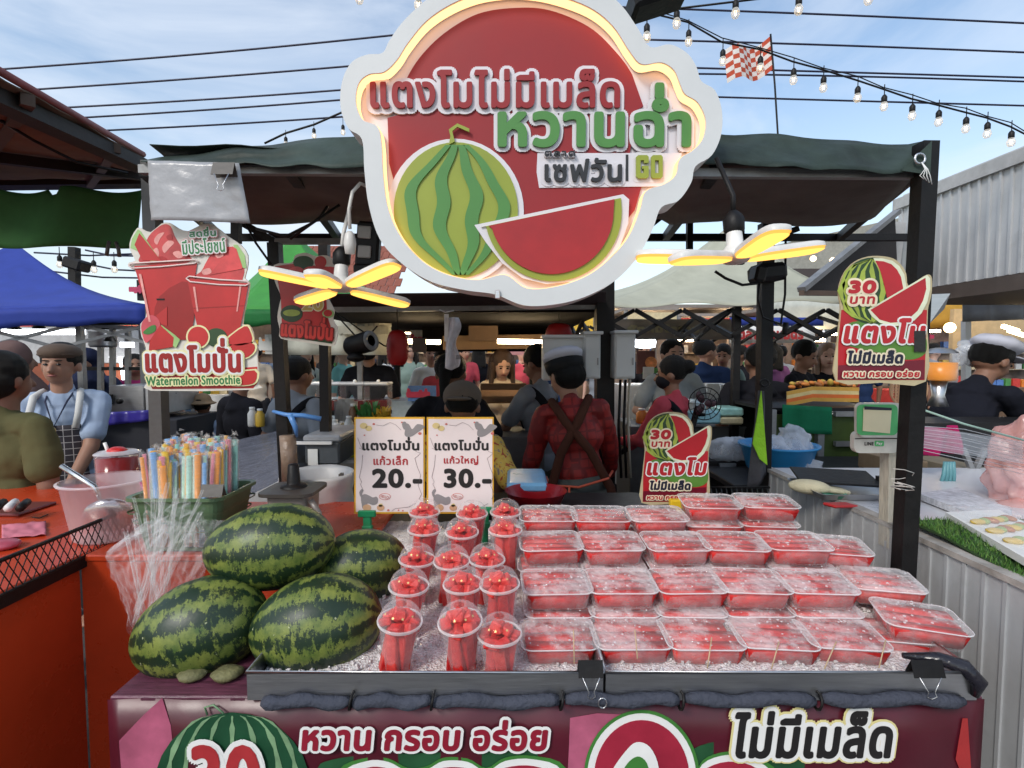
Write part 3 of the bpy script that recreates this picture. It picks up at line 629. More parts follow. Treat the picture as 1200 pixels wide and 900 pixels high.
# ================================================================ stall frame, canopy
def post(a, c, wd, lab, mat=blackm, name='stall_post', cat='post', **k):
    return B().bar(a, c, wd, m=0).o(name, mat, label=lab, cat=cat, **k)
tarp_g = CLOTH('dark_green_tarp', (.040, .058, .050), rough=.5, bump=.9, bs=8, sc_=4, var=.6, dirt=.5)
tarp_b = CLOTH('brown_tarp_underside', (.115, .10, .09), rough=.7, bump=.5, bs=6, var=.25, dirt=.4)
yP = 1.43
post(P(1057, 700, yP), P(1085, 168, yP), .042, 'black steel post at the right corner of the cart, carrying the canopy')
post(P(200, 900, 1.76), P(177, 190, 1.76), .042, 'grey and black post at the left front corner, behind the smoothie sign', M('grey_post', (.09, .088, .086), .45, .2, dirt=.5))
post((P(340, 640, 2.0)), P(322, 285, 2.0), .042, 'black post behind the sack bin wrapped with a blue tie')
post(P(383, 640, 2.9), P(380, 282, 2.9), .05, 'thin black post right of the blue tie, behind the sack bin')
post(P(708, 600, 3.2), P(708, 300, 3.2), .105, 'thick dark post carrying the white electrical boxes')
post(P(893, 600, 2.45), P(898, 262, 2.45), .055, 'black post with the lime towel hanging from it')
post(P(624, 600, 4.2), P(624, 400, 4.2), .05, 'far thin dark post left of the white electrical boxes')
t = T('canopy', 'dark green stall canopy tarp stretched over a steel frame above the cart', 'canopy', (0, 1.42, 2.05))
def topz(px):
    pts = [(165, 188), (250, 178), (330, 166), (420, 160), (600, 150), (845, 155), (905, 159), (1000, 165), (1066, 170), (1092, 166)]
    for (a, b_), (c, d) in zip(pts, pts[1:]):
        if px <= c: return b_ + (d - b_) * (px - a) / (c - a)
    return pts[-1][1]
def botz(px):
    pts = [(165, 190), (250, 192), (420, 196), (845, 192), (960, 197), (1040, 203), (1092, 200)]
    for (a, b_), (c, d) in zip(pts, pts[1:]):
        if px <= c: return b_ + (d - b_) * (px - a) / (c - a)
    return pts[-1][1]
def fv(u, v):
    px = 165 + 920 * u; pz = botz(px) + (topz(px) - botz(px)) * v
    pz += 5 * MN.noise(Vector((px * .017, 9, 0))) * v + 3.5 * MN.noise(Vector((px * .03, 2, 5))) * (1 - v); q = P(px, pz, 1.405 + .09 * v + .03 * MN.noise(Vector((px * .02, v * 2, 0)))); q.z += .003 * math.sin(px * .09) * (1 - v); return q
B().sheet(fv, 90, 6).o('front_flap', tarp_g, t, sol=.002)
def fu(u, v):
    px = 170 + 905 * u; a = P(px, botz(px) - 2, 1.45); back = P(px, 0, 2.9); bz = 2.345 - .0 * u
    sag = -.10 * math.sin(math.pi * v) * (1 if u < .35 or u > .7 else .75) - .02 * abs(math.sin(u * math.pi * 5)) * math.sin(math.pi * v)
    x = a.x * (1 - v) + a.x * 1.42 * v
    return Vector((x, a.y + (2.55 - a.y) * v, a.z + (2.28 - a.z) * v + sag + .008 * MN.noise(Vector((u * 14, v * 6, 4)))))
B().sheet(fu, 70, 16).o('underside', [tarp_b], t, sol=.002)
B().sheet(lambda u, v: fu(u, v) + Vector((0, .02, .05 + .09 * math.sin(math.pi * v))), 50, 10).o('top_sheet', [tarp_g], t, sol=.002)
q = P(1072, 172, 1.405)
B().add([P(1056, 200, 1.41), P(1092, 165, 1.40), P(1090, 205, 1.40)], [[0, 1, 2]]).o('corner_flap', tarp_g, t, sol=.002)
B().tube([P(1078 + 6 * math.cos(k), 186 + 6 * math.sin(k), 1.395) for k in [i * .5236 for i in range(12)]], .003, 8, closed=True).o('eyelet', steel, t)
for k in range(4): B().tube([P(1080, 190, 1.39), P(1084 + k, 198, 1.385), P(1078 + 4 * k, 206, 1.385), P(1083 + 3 * k, 210 + 2 * k, 1.388)], .0012, 5).o('white_cord', white, t)
B().bar(P(165, 199, 1.45), P(1085, 205, 1.45), .022).o('front_rail', greym, t)
zr = 2.17
for a, c, nm in (((-1.5, 2.62, 2.15), (2.0, 2.62, 2.15), 'rear_rail'), ((P(170, 200, 1.5)), (-1.42, 2.62, 2.15), 'side_rail'), (P(1080, 195, 1.44), (1.60, 2.62, 2.15), 'side_rail'), ((-.6, 1.46, 2.08), (-.85, 2.62, 2.15), 'cross_rail'), ((.55, 1.46, 2.08), (.75, 2.62, 2.15), 'cross_rail')):
    B().bar(a, c, .032).o(nm, blackm, t)
for a, c in ((P(735, 285, 2.4), P(812, 225, 2.4)), (P(935, 268, 2.5), P(865, 292, 2.5)), (P(808, 300, 2.5), P(808, 232, 2.5)), (P(868, 310, 2.5), P(868, 235, 2.5)), (P(285, 262, 2.1), P(322, 283, 2.1)), (P(277, 285, 1.8), P(277, 258, 1.8))):
    B().bar(a, c, .026).o('brace', blackm, t)
B().bar(P(322, 283, 2.1), P(440, 283, 2.2), .022).o('brace', greym, t)
# ================================================================ big illuminated sign
YS = 1.36
signw = M('sign_white', (.66, .67, .66), .45, 0, .05, 6, .04, dirt=.08)
signface = M('sign_face', (.72, .69, .72), .5, 0, .03, 5, .02)
sred = M('sign_red', (.30, .014, .018), .6, 0, .08, 6, .03, dirt=.04); sg1 = M('sign_leaf_green', (.075, .24, .05), .42, 0, .08, 6, .02); sg2 = M('sign_lime', (.29, .34, .035), .42, 0, .07, 6, .02)
sflesh = M('sign_flesh', (.42, .016, .018), .4, 0, .2, 5, .02); sblack = M('sign_black', (.02, .02, .022), .45)
outer = [(470, 28), (492, 6), (520, -14), (560, -32), (605, -38), (650, -34), (700, -16), (728, 6), (748, 34), (762, 55), (785, 52), (805, 62), (816, 78), (822, 95), (838, 106), (846, 130), (845, 158), (834, 182), (815, 195), (810, 214), (795, 235), (775, 243), (765, 268), (748, 300), (722, 328), (690, 346), (655, 356), (615, 358), (580, 345), (545, 340), (505, 330), (470, 308), (445, 280), (432, 240), (427, 200), (424, 163), (408, 150), (399, 125), (401, 95), (412, 73), (430, 64), (448, 62), (456, 48)]
inner = [(478, 50), (500, 24), (530, 4), (565, -9), (605, -13), (645, -8), (690, 8), (718, 30), (738, 60), (752, 75), (775, 73), (790, 82), (797, 98), (803, 110), (818, 120), (827, 140), (824, 162), (812, 176), (797, 186), (792, 205), (778, 216), (757, 224), (750, 246), (738, 275), (718, 300), (690, 322), (655, 335), (618, 338), (592, 322), (560, 328), (525, 322), (495, 306), (470, 278), (455, 245), (449, 205), (447, 168), (442, 148), (425, 140), (417, 120), (420, 98), (432, 87), (450, 84), (465, 70)]
t = T('shop_sign', 'large cloud-shaped illuminated watermelon shop sign above the stall', 'sign', (P(620, 355, YS).x, YS, P(620, 355, YS).z))
oo = px2(spl(outer, 5), YS - .045); ii = px2(spl(inner, 5), YS - .045)
B().plate(px2(spl(outer, 5), YS), YS + .004, YS + .05).o('back_box', signw, t)
# raised ring: outer loop + inner loop bridged
b = B(); n = len(oo)
f0 = [Vector((p[0], YS - .045, p[1])) for p in oo]; f1 = [Vector((p[0], YS - .045, p[1])) for p in ii]
k1 = [Vector((p.x, YS + .05, p.z)) for p in f0]; k2 = [Vector((p.x, YS, p.z)) for p in f1]
b.loops([k1, f0, f1, k2]); b.o('raised_rim', signw, t)
B().plate(ii, YS - .004, YS + .002).o('face_panel', signface, t)
led = EMIT('warm_led_strip', (1, .50, .22), 1.5)
c_ = Vector((P(620, 165, YS).x, 0, P(620, 165, YS).z))
def inset(p, d): v = (c_ - Vector((p[0], 0, p[1]))).normalized(); return (p[0] + v.x * d, p[1] + v.z * d)
b = B(); g = [inset(p, .0015) for p in ii]; b.loops([[Vector((p[0], YS - .040, p[1])) for p in g], [Vector((p[0], YS - .010, p[1])) for p in g]]); b.o('led_strip', led, t, sol=.001)
def spl_(pts, mat, fw, th=.006, smooth=0, nm='raised_shape'):
    if smooth: pts = spl(pts, smooth)
    q = px2(pts, YS - .02); return B().plate(q, YS - .004 - fw - th, YS - .004 - fw + .0006).o(nm, mat, t)
spl_(spl([(470, 110), (472, 97), (490, 66), (520, 36), (560, 13), (605, 6), (645, 9), (690, 28), (720, 55), (742, 85), (755, 122)], 6)[6:-11] + [(755, 122), (745, 128), (735, 215), (753, 217), (745, 245), (736, 256), (600, 300), (540, 230), (462, 216), (455, 190), (453, 136), (475, 130)], sred, 0, nm='red_ground')
def TS(s, box, mat, edge, bold, fw=.005, **k): tx(s, box, YS - .02, [(edge, signface, fw - .011), (bold, mat, fw - .003)], t, depth=.005, **k)
TS('แตงโมไม่มีเมล็ด', (434, 81, 727, 127), sred, .0145, .0030)
TS('หวานฉ่ำ', (583, 97, 811, 173), sg1, .0145, .0050)
TS('เซฟวัน', (638, 185, 729, 213), sblack, .0120, .0020)
TS('ตลาด', (638, 178, 674, 183.5), sblack, .002, .0004, fw=.010)
spl_([(630, 178), (800, 178), (795, 212), (785, 217), (632, 219), (629, 200)], signface, .0065, .002, nm='name_ground')
spl_([(734, 180), (737, 180), (737, 211), (734, 211)], sblack, .004, nm='divider_bar')
spl_(rrp(742, 177, 779, 213, 6), signface, .0075, .002, nm='name_ground')
spl_([(748, 182), (758, 182), (760, 184), (760, 191), (754.5, 191), (754.5, 188), (750.5, 188), (750.5, 203), (754.5, 203), (754.5, 198), (752.5, 198), (752.5, 194.5), (760, 194.5), (760, 207), (758, 209), (748, 209), (745.5, 207), (745.5, 184)], sg2, .012, nm='letter_g')
for q_ in ([(763, 184), (765, 182), (767.5, 182), (767.5, 209), (765, 209), (763, 207)], [(772, 182), (774.5, 182), (776.5, 184), (776.5, 207), (774.5, 209), (772, 209)], [(767.5, 182), (772, 182), (772, 188), (767.5, 188)], [(767.5, 203), (772, 203), (772, 209), (767.5, 209)]): spl_(q_, sg2, .012, nm='letter_o')
# melon with its white edge, stripes, stem
spl_(circ(533, 247, 81, 86, 48), signface, .0065, .002, nm='melon_edge')
spl_(circ(534, 246, 73, 80, 48), sg2, .009, .004, nm='melon_body')
def strp(cx0, amp, wd, ph):
    L_, R_ = [], []
    for k in range(41):
        v = k / 40; y = 170 + 152 * v; e = math.sin(math.pi * (.06 + .90 * v)); x = 536 + cx0 * e + amp * math.sin(v * 15 + ph) * e + (v > .5) * 8 * (v - .5); w2 = wd * (.35 + .65 * e)
        L_.append((x - w2, y)); R_.append((x + w2, y))
    return L_ + R_[::-1]
for cx0, amp, wd, ph in ((-56, 3.5, 7, 0), (-20, 4, 8, 1.2), (20, 3.5, 8, 2.2), (52, 3, 7, .6)): spl_(strp(cx0, amp, wd, ph), sg1, .0135, .004, nm='melon_stripe')
spl_([(526, 170), (533, 166), (530, 154), (536, 149), (550, 155), (550, 151), (536, 145), (526, 152), (528, 160)], sg2, .014, .004, nm='melon_stem')
sl_o = [(556, 264), (730, 228), (737, 234), (736, 262), (726, 290), (705, 314), (672, 330), (640, 333), (612, 326), (588, 308), (570, 285)]
spl_(sl_o, signface, .016, .003, nm='slice_edge')
spl_([(564, 267), (727, 233)] + arc(648, 249, 80, 81, -8, 168, 26)[1:], sg2, .020, .004, nm='slice_rind')
spl_([(573, 266), (719, 235)] + arc(646, 249, 72, 73, -6, 164, 26)[1:], sflesh, .0245, .004, nm='slice_flesh')
for px, py in ((583, 345),): B().obox(P(px, py, YS - .05), (.012, .008, .022), None, 0, .002).o('latch', steel, t)
B().bar(P(560, 20, YS + .07), P(560, 210, YS + .09), .025).o('hanger', blackm, t); B().bar(P(700, 20, YS + .07), P(700, 210, YS + .09), .025).o('hanger', blackm, t)
B().obox(P(770, -2, YS + .2), (.16, .1, .06), (0, -.3, 0), 0, .01).o('floodlight', blackm, label='dark floodlight head at the top edge right of the sign', cat='floodlight')
# ================================================================ neighbour roof on the left, green and blue awnings
t = T('side_roof', 'brown-lined sloping roof of the left neighbour with red edge trim', 'roof', P(100, 200, 1.8))
a, c, d, e = P(-90, 38, 1.15), P(170, 186, 2.05), P(170, 208, 2.9), P(-160, 215, 2.6)
B().sheet(lambda u, v: a.lerp(c, u).lerp(e.lerp(d, u), v) + Vector((0, 0, -.03 * math.sin(math.pi * v * 2) ** 2 + .01 * MN.noise(Vector((u * 6, v * 5, 0))))), 24, 16).o('lining', CLOTH('brown_lining', (.17, .12, .09), bump=.4, dirt=.5), t, sol=.004)
B().tube([a + Vector((0, -.01, .012)), c + Vector((0, -.01, .012))], .011, 8).o('red_edge', M('red_trim', (.25, .07, .07), .6, dirt=.4), t)
for v1, wd in ((.05, .07), (.48, .03), (.93, .09)):
    B().bar(a.lerp(e, v1) + Vector((0, 0, -.03)), c.lerp(d, v1) + Vector((0, 0, -.03)), wd, .04).o('beam', M('dark_beam', (.025, .02, .018), .7, dirt=.3), t)
for u in (.33, .78): B().bar(a.lerp(c, u) + Vector((0, 0, -.02)), e.lerp(d, u) + Vector((0, 0, -.04)), .03).o('rafter', M('brown_rafter', (.08, .05, .035), .7), t)
B().tube([P(-5, 138, 1.6), P(40, 165, 1.7), P(90, 190, 1.8), P(150, 203, 1.9)], .005, 6).o('cable', blackm, t)
gt = CLOTH('green_tarp', (.025, .085, .022), rough=.75, bump=.6, bs=4, var=.25, dirt=.35)
def fg(u, v):
    px = -90 + 252 * u; top = 222 + 3 * math.sin(px * .06) + (8 if 60 < px < 72 else 0); bt = 290 + 1.5 * math.sin(px * .05); q = P(px, top + (bt - top) * v, 2.2); q.y += .02 * math.sin(px * .05 + v * 2); return q
B().sheet(fg, 40, 10).o('green_tarp', gt, label='green tarpaulin strip hanging under the left roof', cat='tarpaulin', sol=.002)
for i, (px, py) in enumerate(((128, 283), (136, 284))): B().tube([P(px, py, 2.15), P(px - 2 + 5 * i, py + 9, 2.14), P(px - 3 + 7 * i, py + 17, 2.14)], .007, 6).o('clamp', M('clamp_brown', (.08, .06, .05), .5), label='small dark spring clamp dangling from the green tarpaulin, %s one' % ('left', 'right')[i], cat='clamp')
blue = CLOTH('blue_canvas', (.035, .06, .30), rough=.6, bump=.5, bs=3, var=.15)
t = T('blue_gazebo', 'royal blue gazebo tent roof at the left behind the seller', 'gazebo', (-3, 3.6, 0))
pk = P(18, 285, 4.6); c0 = P(-330, 372, 3.2); c1 = P(172, 357, 3.9); c2 = P(120, 352, 6.0); c3 = Vector((-6, 6.2, c2.z))
def tri(a, b_, c, sagk=.05): return lambda u, v: a.lerp(b_.lerp(c, u), v) + Vector((0, 0, -sagk * math.sin(math.pi * v)))
for q in ((c0, c1), (c1, c2), (c2, c3)): B().sheet(tri(pk, q[0], q[1], .10), 16, 12).o('roof_panel', blue, t, sol=.004)
B().sheet(lambda u, v: c0.lerp(c1, u) + Vector((0, 0, -.13 * v + .012 * math.sin(u * 30) * v)), 30, 3).o('valance', blue, t, sol=.003)
for u in (0, .25, .5, .75): 
    p0 = c0.lerp(c1, u) + Vector((0, .1, -.09)); p1 = c0.lerp(c1, u + .25) + Vector((0, .1, -.30)); B().bar(p0, p1, .022).o('truss_bar', greym, t); B().bar(Vector((p0.x, p0.y, p1.z)), Vector((p1.x, p1.y, p0.z)), .022).o('truss_bar', greym, t)
for px, Yq in ((93, 3.95), (166, 4.6)): B().bar(P(px, 365, Yq), Vector((P(px, 365, Yq).x, Yq, 0)), .04).o('leg', greym, t)
B().bar(P(-20, 379, 4.2), P(175, 378, 4.2), .035).o('rail', blackm, t)
B().bar(P(-20, 372, 4.4), P(175, 386, 4.4), .03).o('rail', greym, t)
# green tent behind the left
grn = CLOTH('green_canvas', (.06, .27, .055), rough=.6, bump=.4, bs=3, var=.12); grn2 = CLOTH('dark_green_canvas', (.02, .15, .04), rough=.6)
t = T('green_gazebo', 'bright green pointed gazebo behind the hanging lamps on the left', 'gazebo', (-2.2, 5, 0))
pk = P(343, 272, 5.6); c0 = P(262, 362, 4.6); c1 = P(432, 364, 4.6); c2 = P(470, 352, 6.6); c3 = P(250, 352, 6.6)
for q in ((c0, c1), (c1, c2), (c3, c0)): B().sheet(tri(pk, q[0], q[1], .12), 16, 12).o('roof_panel', grn, t, sol=.004)
B().sheet(lambda u, v: c0.lerp(c1, u) + Vector((0, 0, -.14 * v + .012 * math.sin(u * 24) * v)), 30, 3).o('valance', grn2, t, sol=.003)
for x in (c0.x + .1, c1.x - .1): B().bar((x, 4.66, 0), (x, 4.66, c0.z), .04).o('leg', greym, t)
rf = M('red_tiles', (.26, .08, .05), .8, 0, .2, 20, .5, dirt=.3)
t = T('tiled_roof', 'red-brown tiled roof showing behind the left hanging lamp', 'roof', P(400, 330, 14))
a, c = P(365, 292, 14), P(480, 292, 14)
for r_ in range(8):
    for k in range(18):
        x = a.x - .6 + k * .18 + (.09 if r_ % 2 else 0); B().obox((x, 14 - r_ * .28, a.z - r_ * .21), (.17, .36, .03), (.62, 0, 0), 0, .006).o('tile', rf, t)
B().box(a.x - .7, a.x + 2.7, 13, 15, 0, a.z - 1.6).o('wall', M('plain_wall', (.4, .36, .3), .8), t)
# pale fabric valance with faint lettering, centre-left
for i_, (xa_, xb_) in enumerate(((476, 516), (583, 642))): B().bar(P(xa_, 400, 4.1), P(xb_, 401, 4.1), .035).o('tube_light', EMIT('pavilion_tube', (1, .74, .42), 26), label='glowing tube light under the dark pavilion, %s of the plastic wrapper' % ('left', 'right')[i_], cat='light')
t = T('pale_valance', 'pale grey cloth valance with faint backwards lettering left of the red lantern', 'valance', P(420, 415, 4.4))
pv = CLOTH('pale_cloth', (.45, .45, .38), bump=.3)
B().sheet(lambda u, v: P(330 + 128 * u, 368 + 48 * v, 4.4) + Vector((0, .03 * math.sin(u * 20), 0)), 40, 5).o('cloth', pv, t, sol=.004)
tx('ขนมจีนประโดก', (395, 378, 455, 392), 4.36, [(.008, M('faint_ink', (.36, .35, .28), .8), .0)], t)
# ================================================================ centre pavilion (dark roof)
t = T('dark_pavilion', 'dark-roofed pavilion over the kitchen behind the sign', 'pavilion', (0, 3.3, 0))
dk = M('dark_ceiling', (.008, .007, .007), .9, dirt=.3, spec=.1); bt = CLOTH('brown_fascia_cloth', (.075, .055, .055), bump=.4)
zA = P(330, 362, 3.25).z
B().box(P(335, 0, 3.2).x, P(715, 0, 3.2).x, 3.25, 6.2, zA - .02, zA + .02).o('ceiling', dk, t)
B().sheet(lambda u, v: P(336 + 374 * u, 345 + 17 * v - 3 * u, 3.25 - .35 * (1 - v)), 30, 5).o('front_cloth', bt, t, sol=.004)
B().bar(P(334, 363, 3.22), P(712, 359, 3.22), .035).o('eave_rail', greym, t)
B().box(P(440, 0, 3.4).x, P(700, 0, 3.4).x, 5.0, 5.1, zA - .25, zA - .02).o('back_board', dk, t)
B().bar(P(520, 402, 4.6), P(700, 399, 4.6), .10, .12).o('wood_beam', M('brown_beam', (.17, .1, .05), .7, dirt=.3), t)
B().box(P(548, 0, 4.5).x, P(583, 0, 4.5).x, 4.45, 4.5, P(0, 400, 4.5).z, P(0, 382, 4.5).z).o('ceiling_box', M('dull_brown_box', (.1, .06, .035), .8), t)
for px in (338, 700): B().bar((P(px, 0, 3.25).x, 6.1, 0), (P(px, 0, 3.25).x, 6.1, zA), .06).o('leg', blackm, t)
# ================================================================ beige gazebos at right
bei = CLOTH('beige_canvas', (.42, .42, .33), rough=.75, bump=.5, bs=2.5, var=.1); bei2 = CLOTH('pale_canvas', (.52, .53, .47), rough=.75, bump=.3)
t = T('beige_gazebo', 'beige gazebo roof with black scissor trusses right of the sign', 'gazebo', (1.8, 4, 0))
c0 = P(690, 357, 3.7); c1 = P(1035, 350, 3.7); pk = P(858, 262, 5.0); c2 = P(1010, 345, 6.2); c3 = P(700, 345, 6.2)
for q in ((c0, c1), (c1, c2), (c3, c0)): B().sheet(lambda u, v, q=q: pk.lerp(q[0].lerp(q[1], u), v) + Vector((0, 0, -.13 * math.sin(math.pi * v) - .03 * v * math.sin(u * 9) ** 2)), 30, 14).o('roof_panel', bei, t, sol=.004)
for yy, w_ in ((3.78, .028), (6.0, .03)):
    n = 6; xa, xb = (c0.x, c1.x); z1 = c0.z - .03; z0 = z1 - .19
    for k in range(n):
        u0, u1 = xa + (xb - xa) * k / n, xa + (xb - xa) * (k + 1) / n
        B().bar((u0, yy, z1), (u1, yy, z0), w_).o('truss_bar', blackm, t); B().bar((u0, yy + .03, z0), (u1, yy + .03, z1), w_).o('truss_bar', blackm, t)
for xx in (c0.x, c0.x + (c1.x - c0.x) * .5, c1.x):
    for k in range(3):
        y0 = 3.78 + k * .74; B().bar((xx, y0, c0.z - .03), (xx, y0 + .74, c0.z - .22), .026).o('truss_bar', blackm, t); B().bar((xx + .03, y0, c0.z - .22), (xx + .03, y0 + .74, c0.z - .03), .026).o('truss_bar', blackm, t)
for px, yy in ((872, 3.85), (706, 6.0)): B().bar((P(px, 0, yy).x, yy, 0), (P(px, 0, yy).x, yy, c0.z), .05).o('leg', blackm, t)
t = T('grey_valance', 'grey printed valance with ghosted lettering under the beige gazebo', 'valance', P(790, 400, 5.0))
B().sheet(lambda u, v: P(715 + 142 * u, 374 + 24 * v, 5.0) + Vector((0, .02 * math.sin(u * 25), 0)), 30, 4).o('cloth', CLOTH('grey_print_cloth', (.3, .27, .25), bump=.2), t, sol=.004)
tx('ผัดหมี่โคราช', (735, 378, 820, 390), 4.96, [(.008, M('faint_yellow', (.42, .38, .25), .8), 0)], t)
t = T('banner_blue_white', 'blue and white hanging banner with red lettering right of the beige trusses', 'banner', P(900, 410, 6.5))
B().sheet(lambda u, v: P(855 + 110 * u, 372 + 10 * v, 6.5), 6, 2).o('blue_band', blue, t, sol=.004)
B().sheet(lambda u, v: P(855 + 100 * u, 382 + 20 * v, 6.5), 6, 2).o('white_band', white, t, sol=.004)
tx('ตลาดสามมิตร', (865, 385, 942, 398), 6.45, [(.009, redink, 0)], t)
B().box(P(903, 0, 7).x, P(1000, 0, 7).x, 7, 9, P(0, 378, 7).z, P(0, 376, 7).z + .05).o('white_awning', bei2, label='pale awning beyond the beige gazebo', cat='awning')
B().sheet(lambda u, v: P(900 + 90 * u, 352 + 34 * v, 6.9), 8, 4).o('pale_canopy', bei2, label='pale canopy sheet behind the right-hand sign', cat='canopy', sol=.01)
# concrete roof line far right and dark awning
t = T('concrete_building', 'grey concrete building edge under the sky on the right', 'building', (8, 16, 0))
con = M('concrete', (.27, .27, .24), .85, dirt=.4)
a, c = P(905, 288, 14), P(1060, 254, 12)
B().add([a, c, c + Vector((0, 0, -1.4)), a + Vector((0, 0, -.9)), a + Vector((0, 3, 0)), c + Vector((0, 3, 0)), c + Vector((0, 3, -1.4)), a + Vector((0, 3, -.9))], [[0, 1, 2, 3], [4, 7, 6, 5], [0, 4, 5, 1], [3, 2, 6, 7]]).o('roof_edge', con, t)
B().box(a.x, c.x, 13, 15, 0, P(0, 322, 14).z).o('wall', M('dim_wall', (.06, .05, .05), .8), t)
for px, py in ((953, 303), (976, 305)): B().ell(P(px, py, 11.5), .06).o('lamp', EMIT('warm_bulb', (1, .7, .35), 6), t)
t = T('dark_awning', 'dark folding awning with pale metal edge beside the corrugated container', 'awning', P(1045, 345, 3.8))
a, c, d, e = P(936, 342, 3.2), P(1048, 251, 3.9), P(1052, 344, 3.9), P(938, 343, 3.25)
B().add([a, c, d], [[0, 1, 2]]).o('underside', M('awning_dark', (.03, .026, .026), .7), t, sol=.01)
B().bar(a + Vector((0, -.03, .01)), c + Vector((0, -.03, .01)), .05, .03).o('edge_rail', greym, t); B().bar(a + Vector((0, -.03, -.01)), d + Vector((0, -.03, -.01)), .03).o('edge_rail', M('brown_rail', (.12, .08, .06), .7), t)
# corrugated container wall, right
cor = M('corrugated_white', (.50, .51, .52), .5, .1, .08, 5, .1, dirt=.35)
t = T('corrugated_container', 'white corrugated metal kiosk wall overhanging at the upper right', 'kiosk', (3, 3.5, 2.0))
b = B(); X = 3.0
def zt_(y): return 2.74 - 0.0 * y
for k in range(24):
    y0 = 2.4 + k * .075
    if y0 > 4.06: break
    B().box(X, X + .03, y0 + .004, y0 + .071, 2.06, 2.70).o('wall_panel', cor, t); B().box(X - .012, X, y0 - .006, y0 + .012, 2.06, 2.70).o('wall_rib', cor, t)
B().box(X - .03, X + .06, 2.3, 4.2, 2.70, 2.78).o('top_trim', M('trim_grey', (.42, .42, .42), .5, dirt=.5), t)
B().box(X - .01, X + 2.5, 4.12, 4.16, 2.06, 2.74).o('end_wall', cor, t)
B().box(X - .02, X + 1.5, 2.3, 4.1, 1.96, 2.055).o('base_rail', M('dark_rail', (.09, .07, .06), .7, dirt=.4), t)
B().box(X + .05, X + 2.5, 2.3, 4.2, 2.78, 2.82).o('roof', cor, t)
B().bar(P(1038, 345, 4.05), P(1050, 262, 4.05), .09).o('corner_post', cor, t)
# strip lights, yellow stall and grey valance under the container
t = T('yellow_stall', 'warm-lit food stall with yellow awning below the container', 'stall', P(1140, 420, 5.0))
B().sheet(lambda u, v: P(1078 + 58 * u, 352 + 34 * v - 4 * u, 5.6), 6, 3).o('yellow_awning', CLOTH('yellow_cloth', (.62, .36, .07), bump=.3), t, sol=.004)
B().sheet(lambda u, v: P(1128 + 90 * u, 347 + 30 * v - 3 * u, 4.6) + Vector((0, .04 * math.sin(u * 16), 0)), 24, 3).o('grey_valance', CLOTH('grey_cloth', (.33, .34, .36), bump=.4), t, sol=.004)
B().box(P(1135, 0, 5.4).x, P(1260, 0, 5.4).x, 5.4, 5.45, P(0, 412, 5.4).z, P(0, 362, 5.4).z).o('back_panel', M('warm_panel', (.62, .46, .26), .7), t)
for k, (px, py) in enumerate(((1187, 386), (1194, 391))): B().bar(P(px - 12, py - 4, 4.9), P(px + 6, py + 2, 4.9), .03).o('tube_light', EMIT('warm_tube', (1, .72, .38), 14), t)
B().bar(P(1132, 376, 4.7), P(1132, 470, 4.7), .05).o('leg', white, t)
B().ell(P(1113, 384, 5.2), .05).o('bulb', EMIT('warm_bulb', (1, .7, .35), 6), t)
t = T('steel_scoop_hood', 'curved metal blade shape hanging right of the thirty baht sign', 'hood', P(1090, 380, 1.6))
B().add([P(1088, 345, 1.6), P(1113, 344, 1.6), P(1106, 362, 1.62), P(1092, 376, 1.62), P(1088, 380, 1.6)], [[0, 1, 2, 3, 4]]).o('blade', steel, t, sol=.003)
# ================================================================ wires, festoon bulbs, flag
wirem = M('dark_wire', (.015, .015, .045), .5, 0, 0, 5, 0)
W = [((-40, 84), (520, 35), -3), ((-40, 110), (520, 68), -2), ((40, 128), (520, 96), -2), ((60, 140), (520, 107), -2), ((100, 154), (520, 128), -2),
     ((720, 8), (1240, 29), 1), ((740, 46), (1240, 63), 1), ((760, 78), (1240, 92), 0), ((760, 86), (1240, 97), 2), ((780, 112), (1240, 125), 0)]
for i, (a, c, sg) in enumerate(W):
    Yw = 8 + (i % 5) * .15; pa, pc = P(a[0], a[1], Yw), P(c[0], c[1], Yw)
    B().tube([pa.lerp(pc, k / 12) + Vector((0, 0, sg * .013 * math.sin(math.pi * k / 12))) for k in range(13)], .014, 6).o('power_line', wirem, label='dark power line crossing the sky %s of the sign, %s from top' % ('left' if i < 5 else 'right', names[i % 5]), cat='cable', group='overhead power lines')
glassb = FILM('bulb_glass', (.95, .9, .8), .25, .05, 0, 10, 0, edge=.7); fil = EMIT('filament', (1, .68, .3), 5)
bproto = []
def bulb(px, py, Y, lab, lit=False, sc_=1.0, drop=None):
    p = P(px, py, Y); s_ = sc_ * Y / 3.0
    if not bproto:
        t = T('festoon_bulb', lab, 'light bulb', p, 'festoon bulbs on the string lights')
        B().lathe((0, 0, 0), [(.0005, -.052), (.013, -.048), (.021, -.034), (.022, -.02), (.016, -.004), (.011, .006)], 12).o('glass', glassb, t, local=True)
        B().lathe((0, 0, 0), [(.0125, -.002), (.016, .004), (.016, .03), (.009, .042), (.004, .046)], 12, cap=True).o('socket', blackm, t, local=True)
        B().tube([(0, 0, .044), (0, 0, .105)], .0028, 6).o('drop_wire', blackm, t, local=True)
        B().tube([(-.006, 0, -.01), (-.003, 0, -.034), (.003, 0, -.034), (.006, 0, -.01)], .0016, 5).o('filament', fil, t, local=True)
        bproto.append(t); t.scale = (s_,) * 3; return t
    return dup(bproto[0], p, lab, scale=s_)
seq = [(807, 52), (847, 75), (891, 83), (930, 97), (965, 106), (1005, 118), (1036, 128), (1069, 139), (1100, 146), (1132, 154), (1157, 160), (1185, 170)]
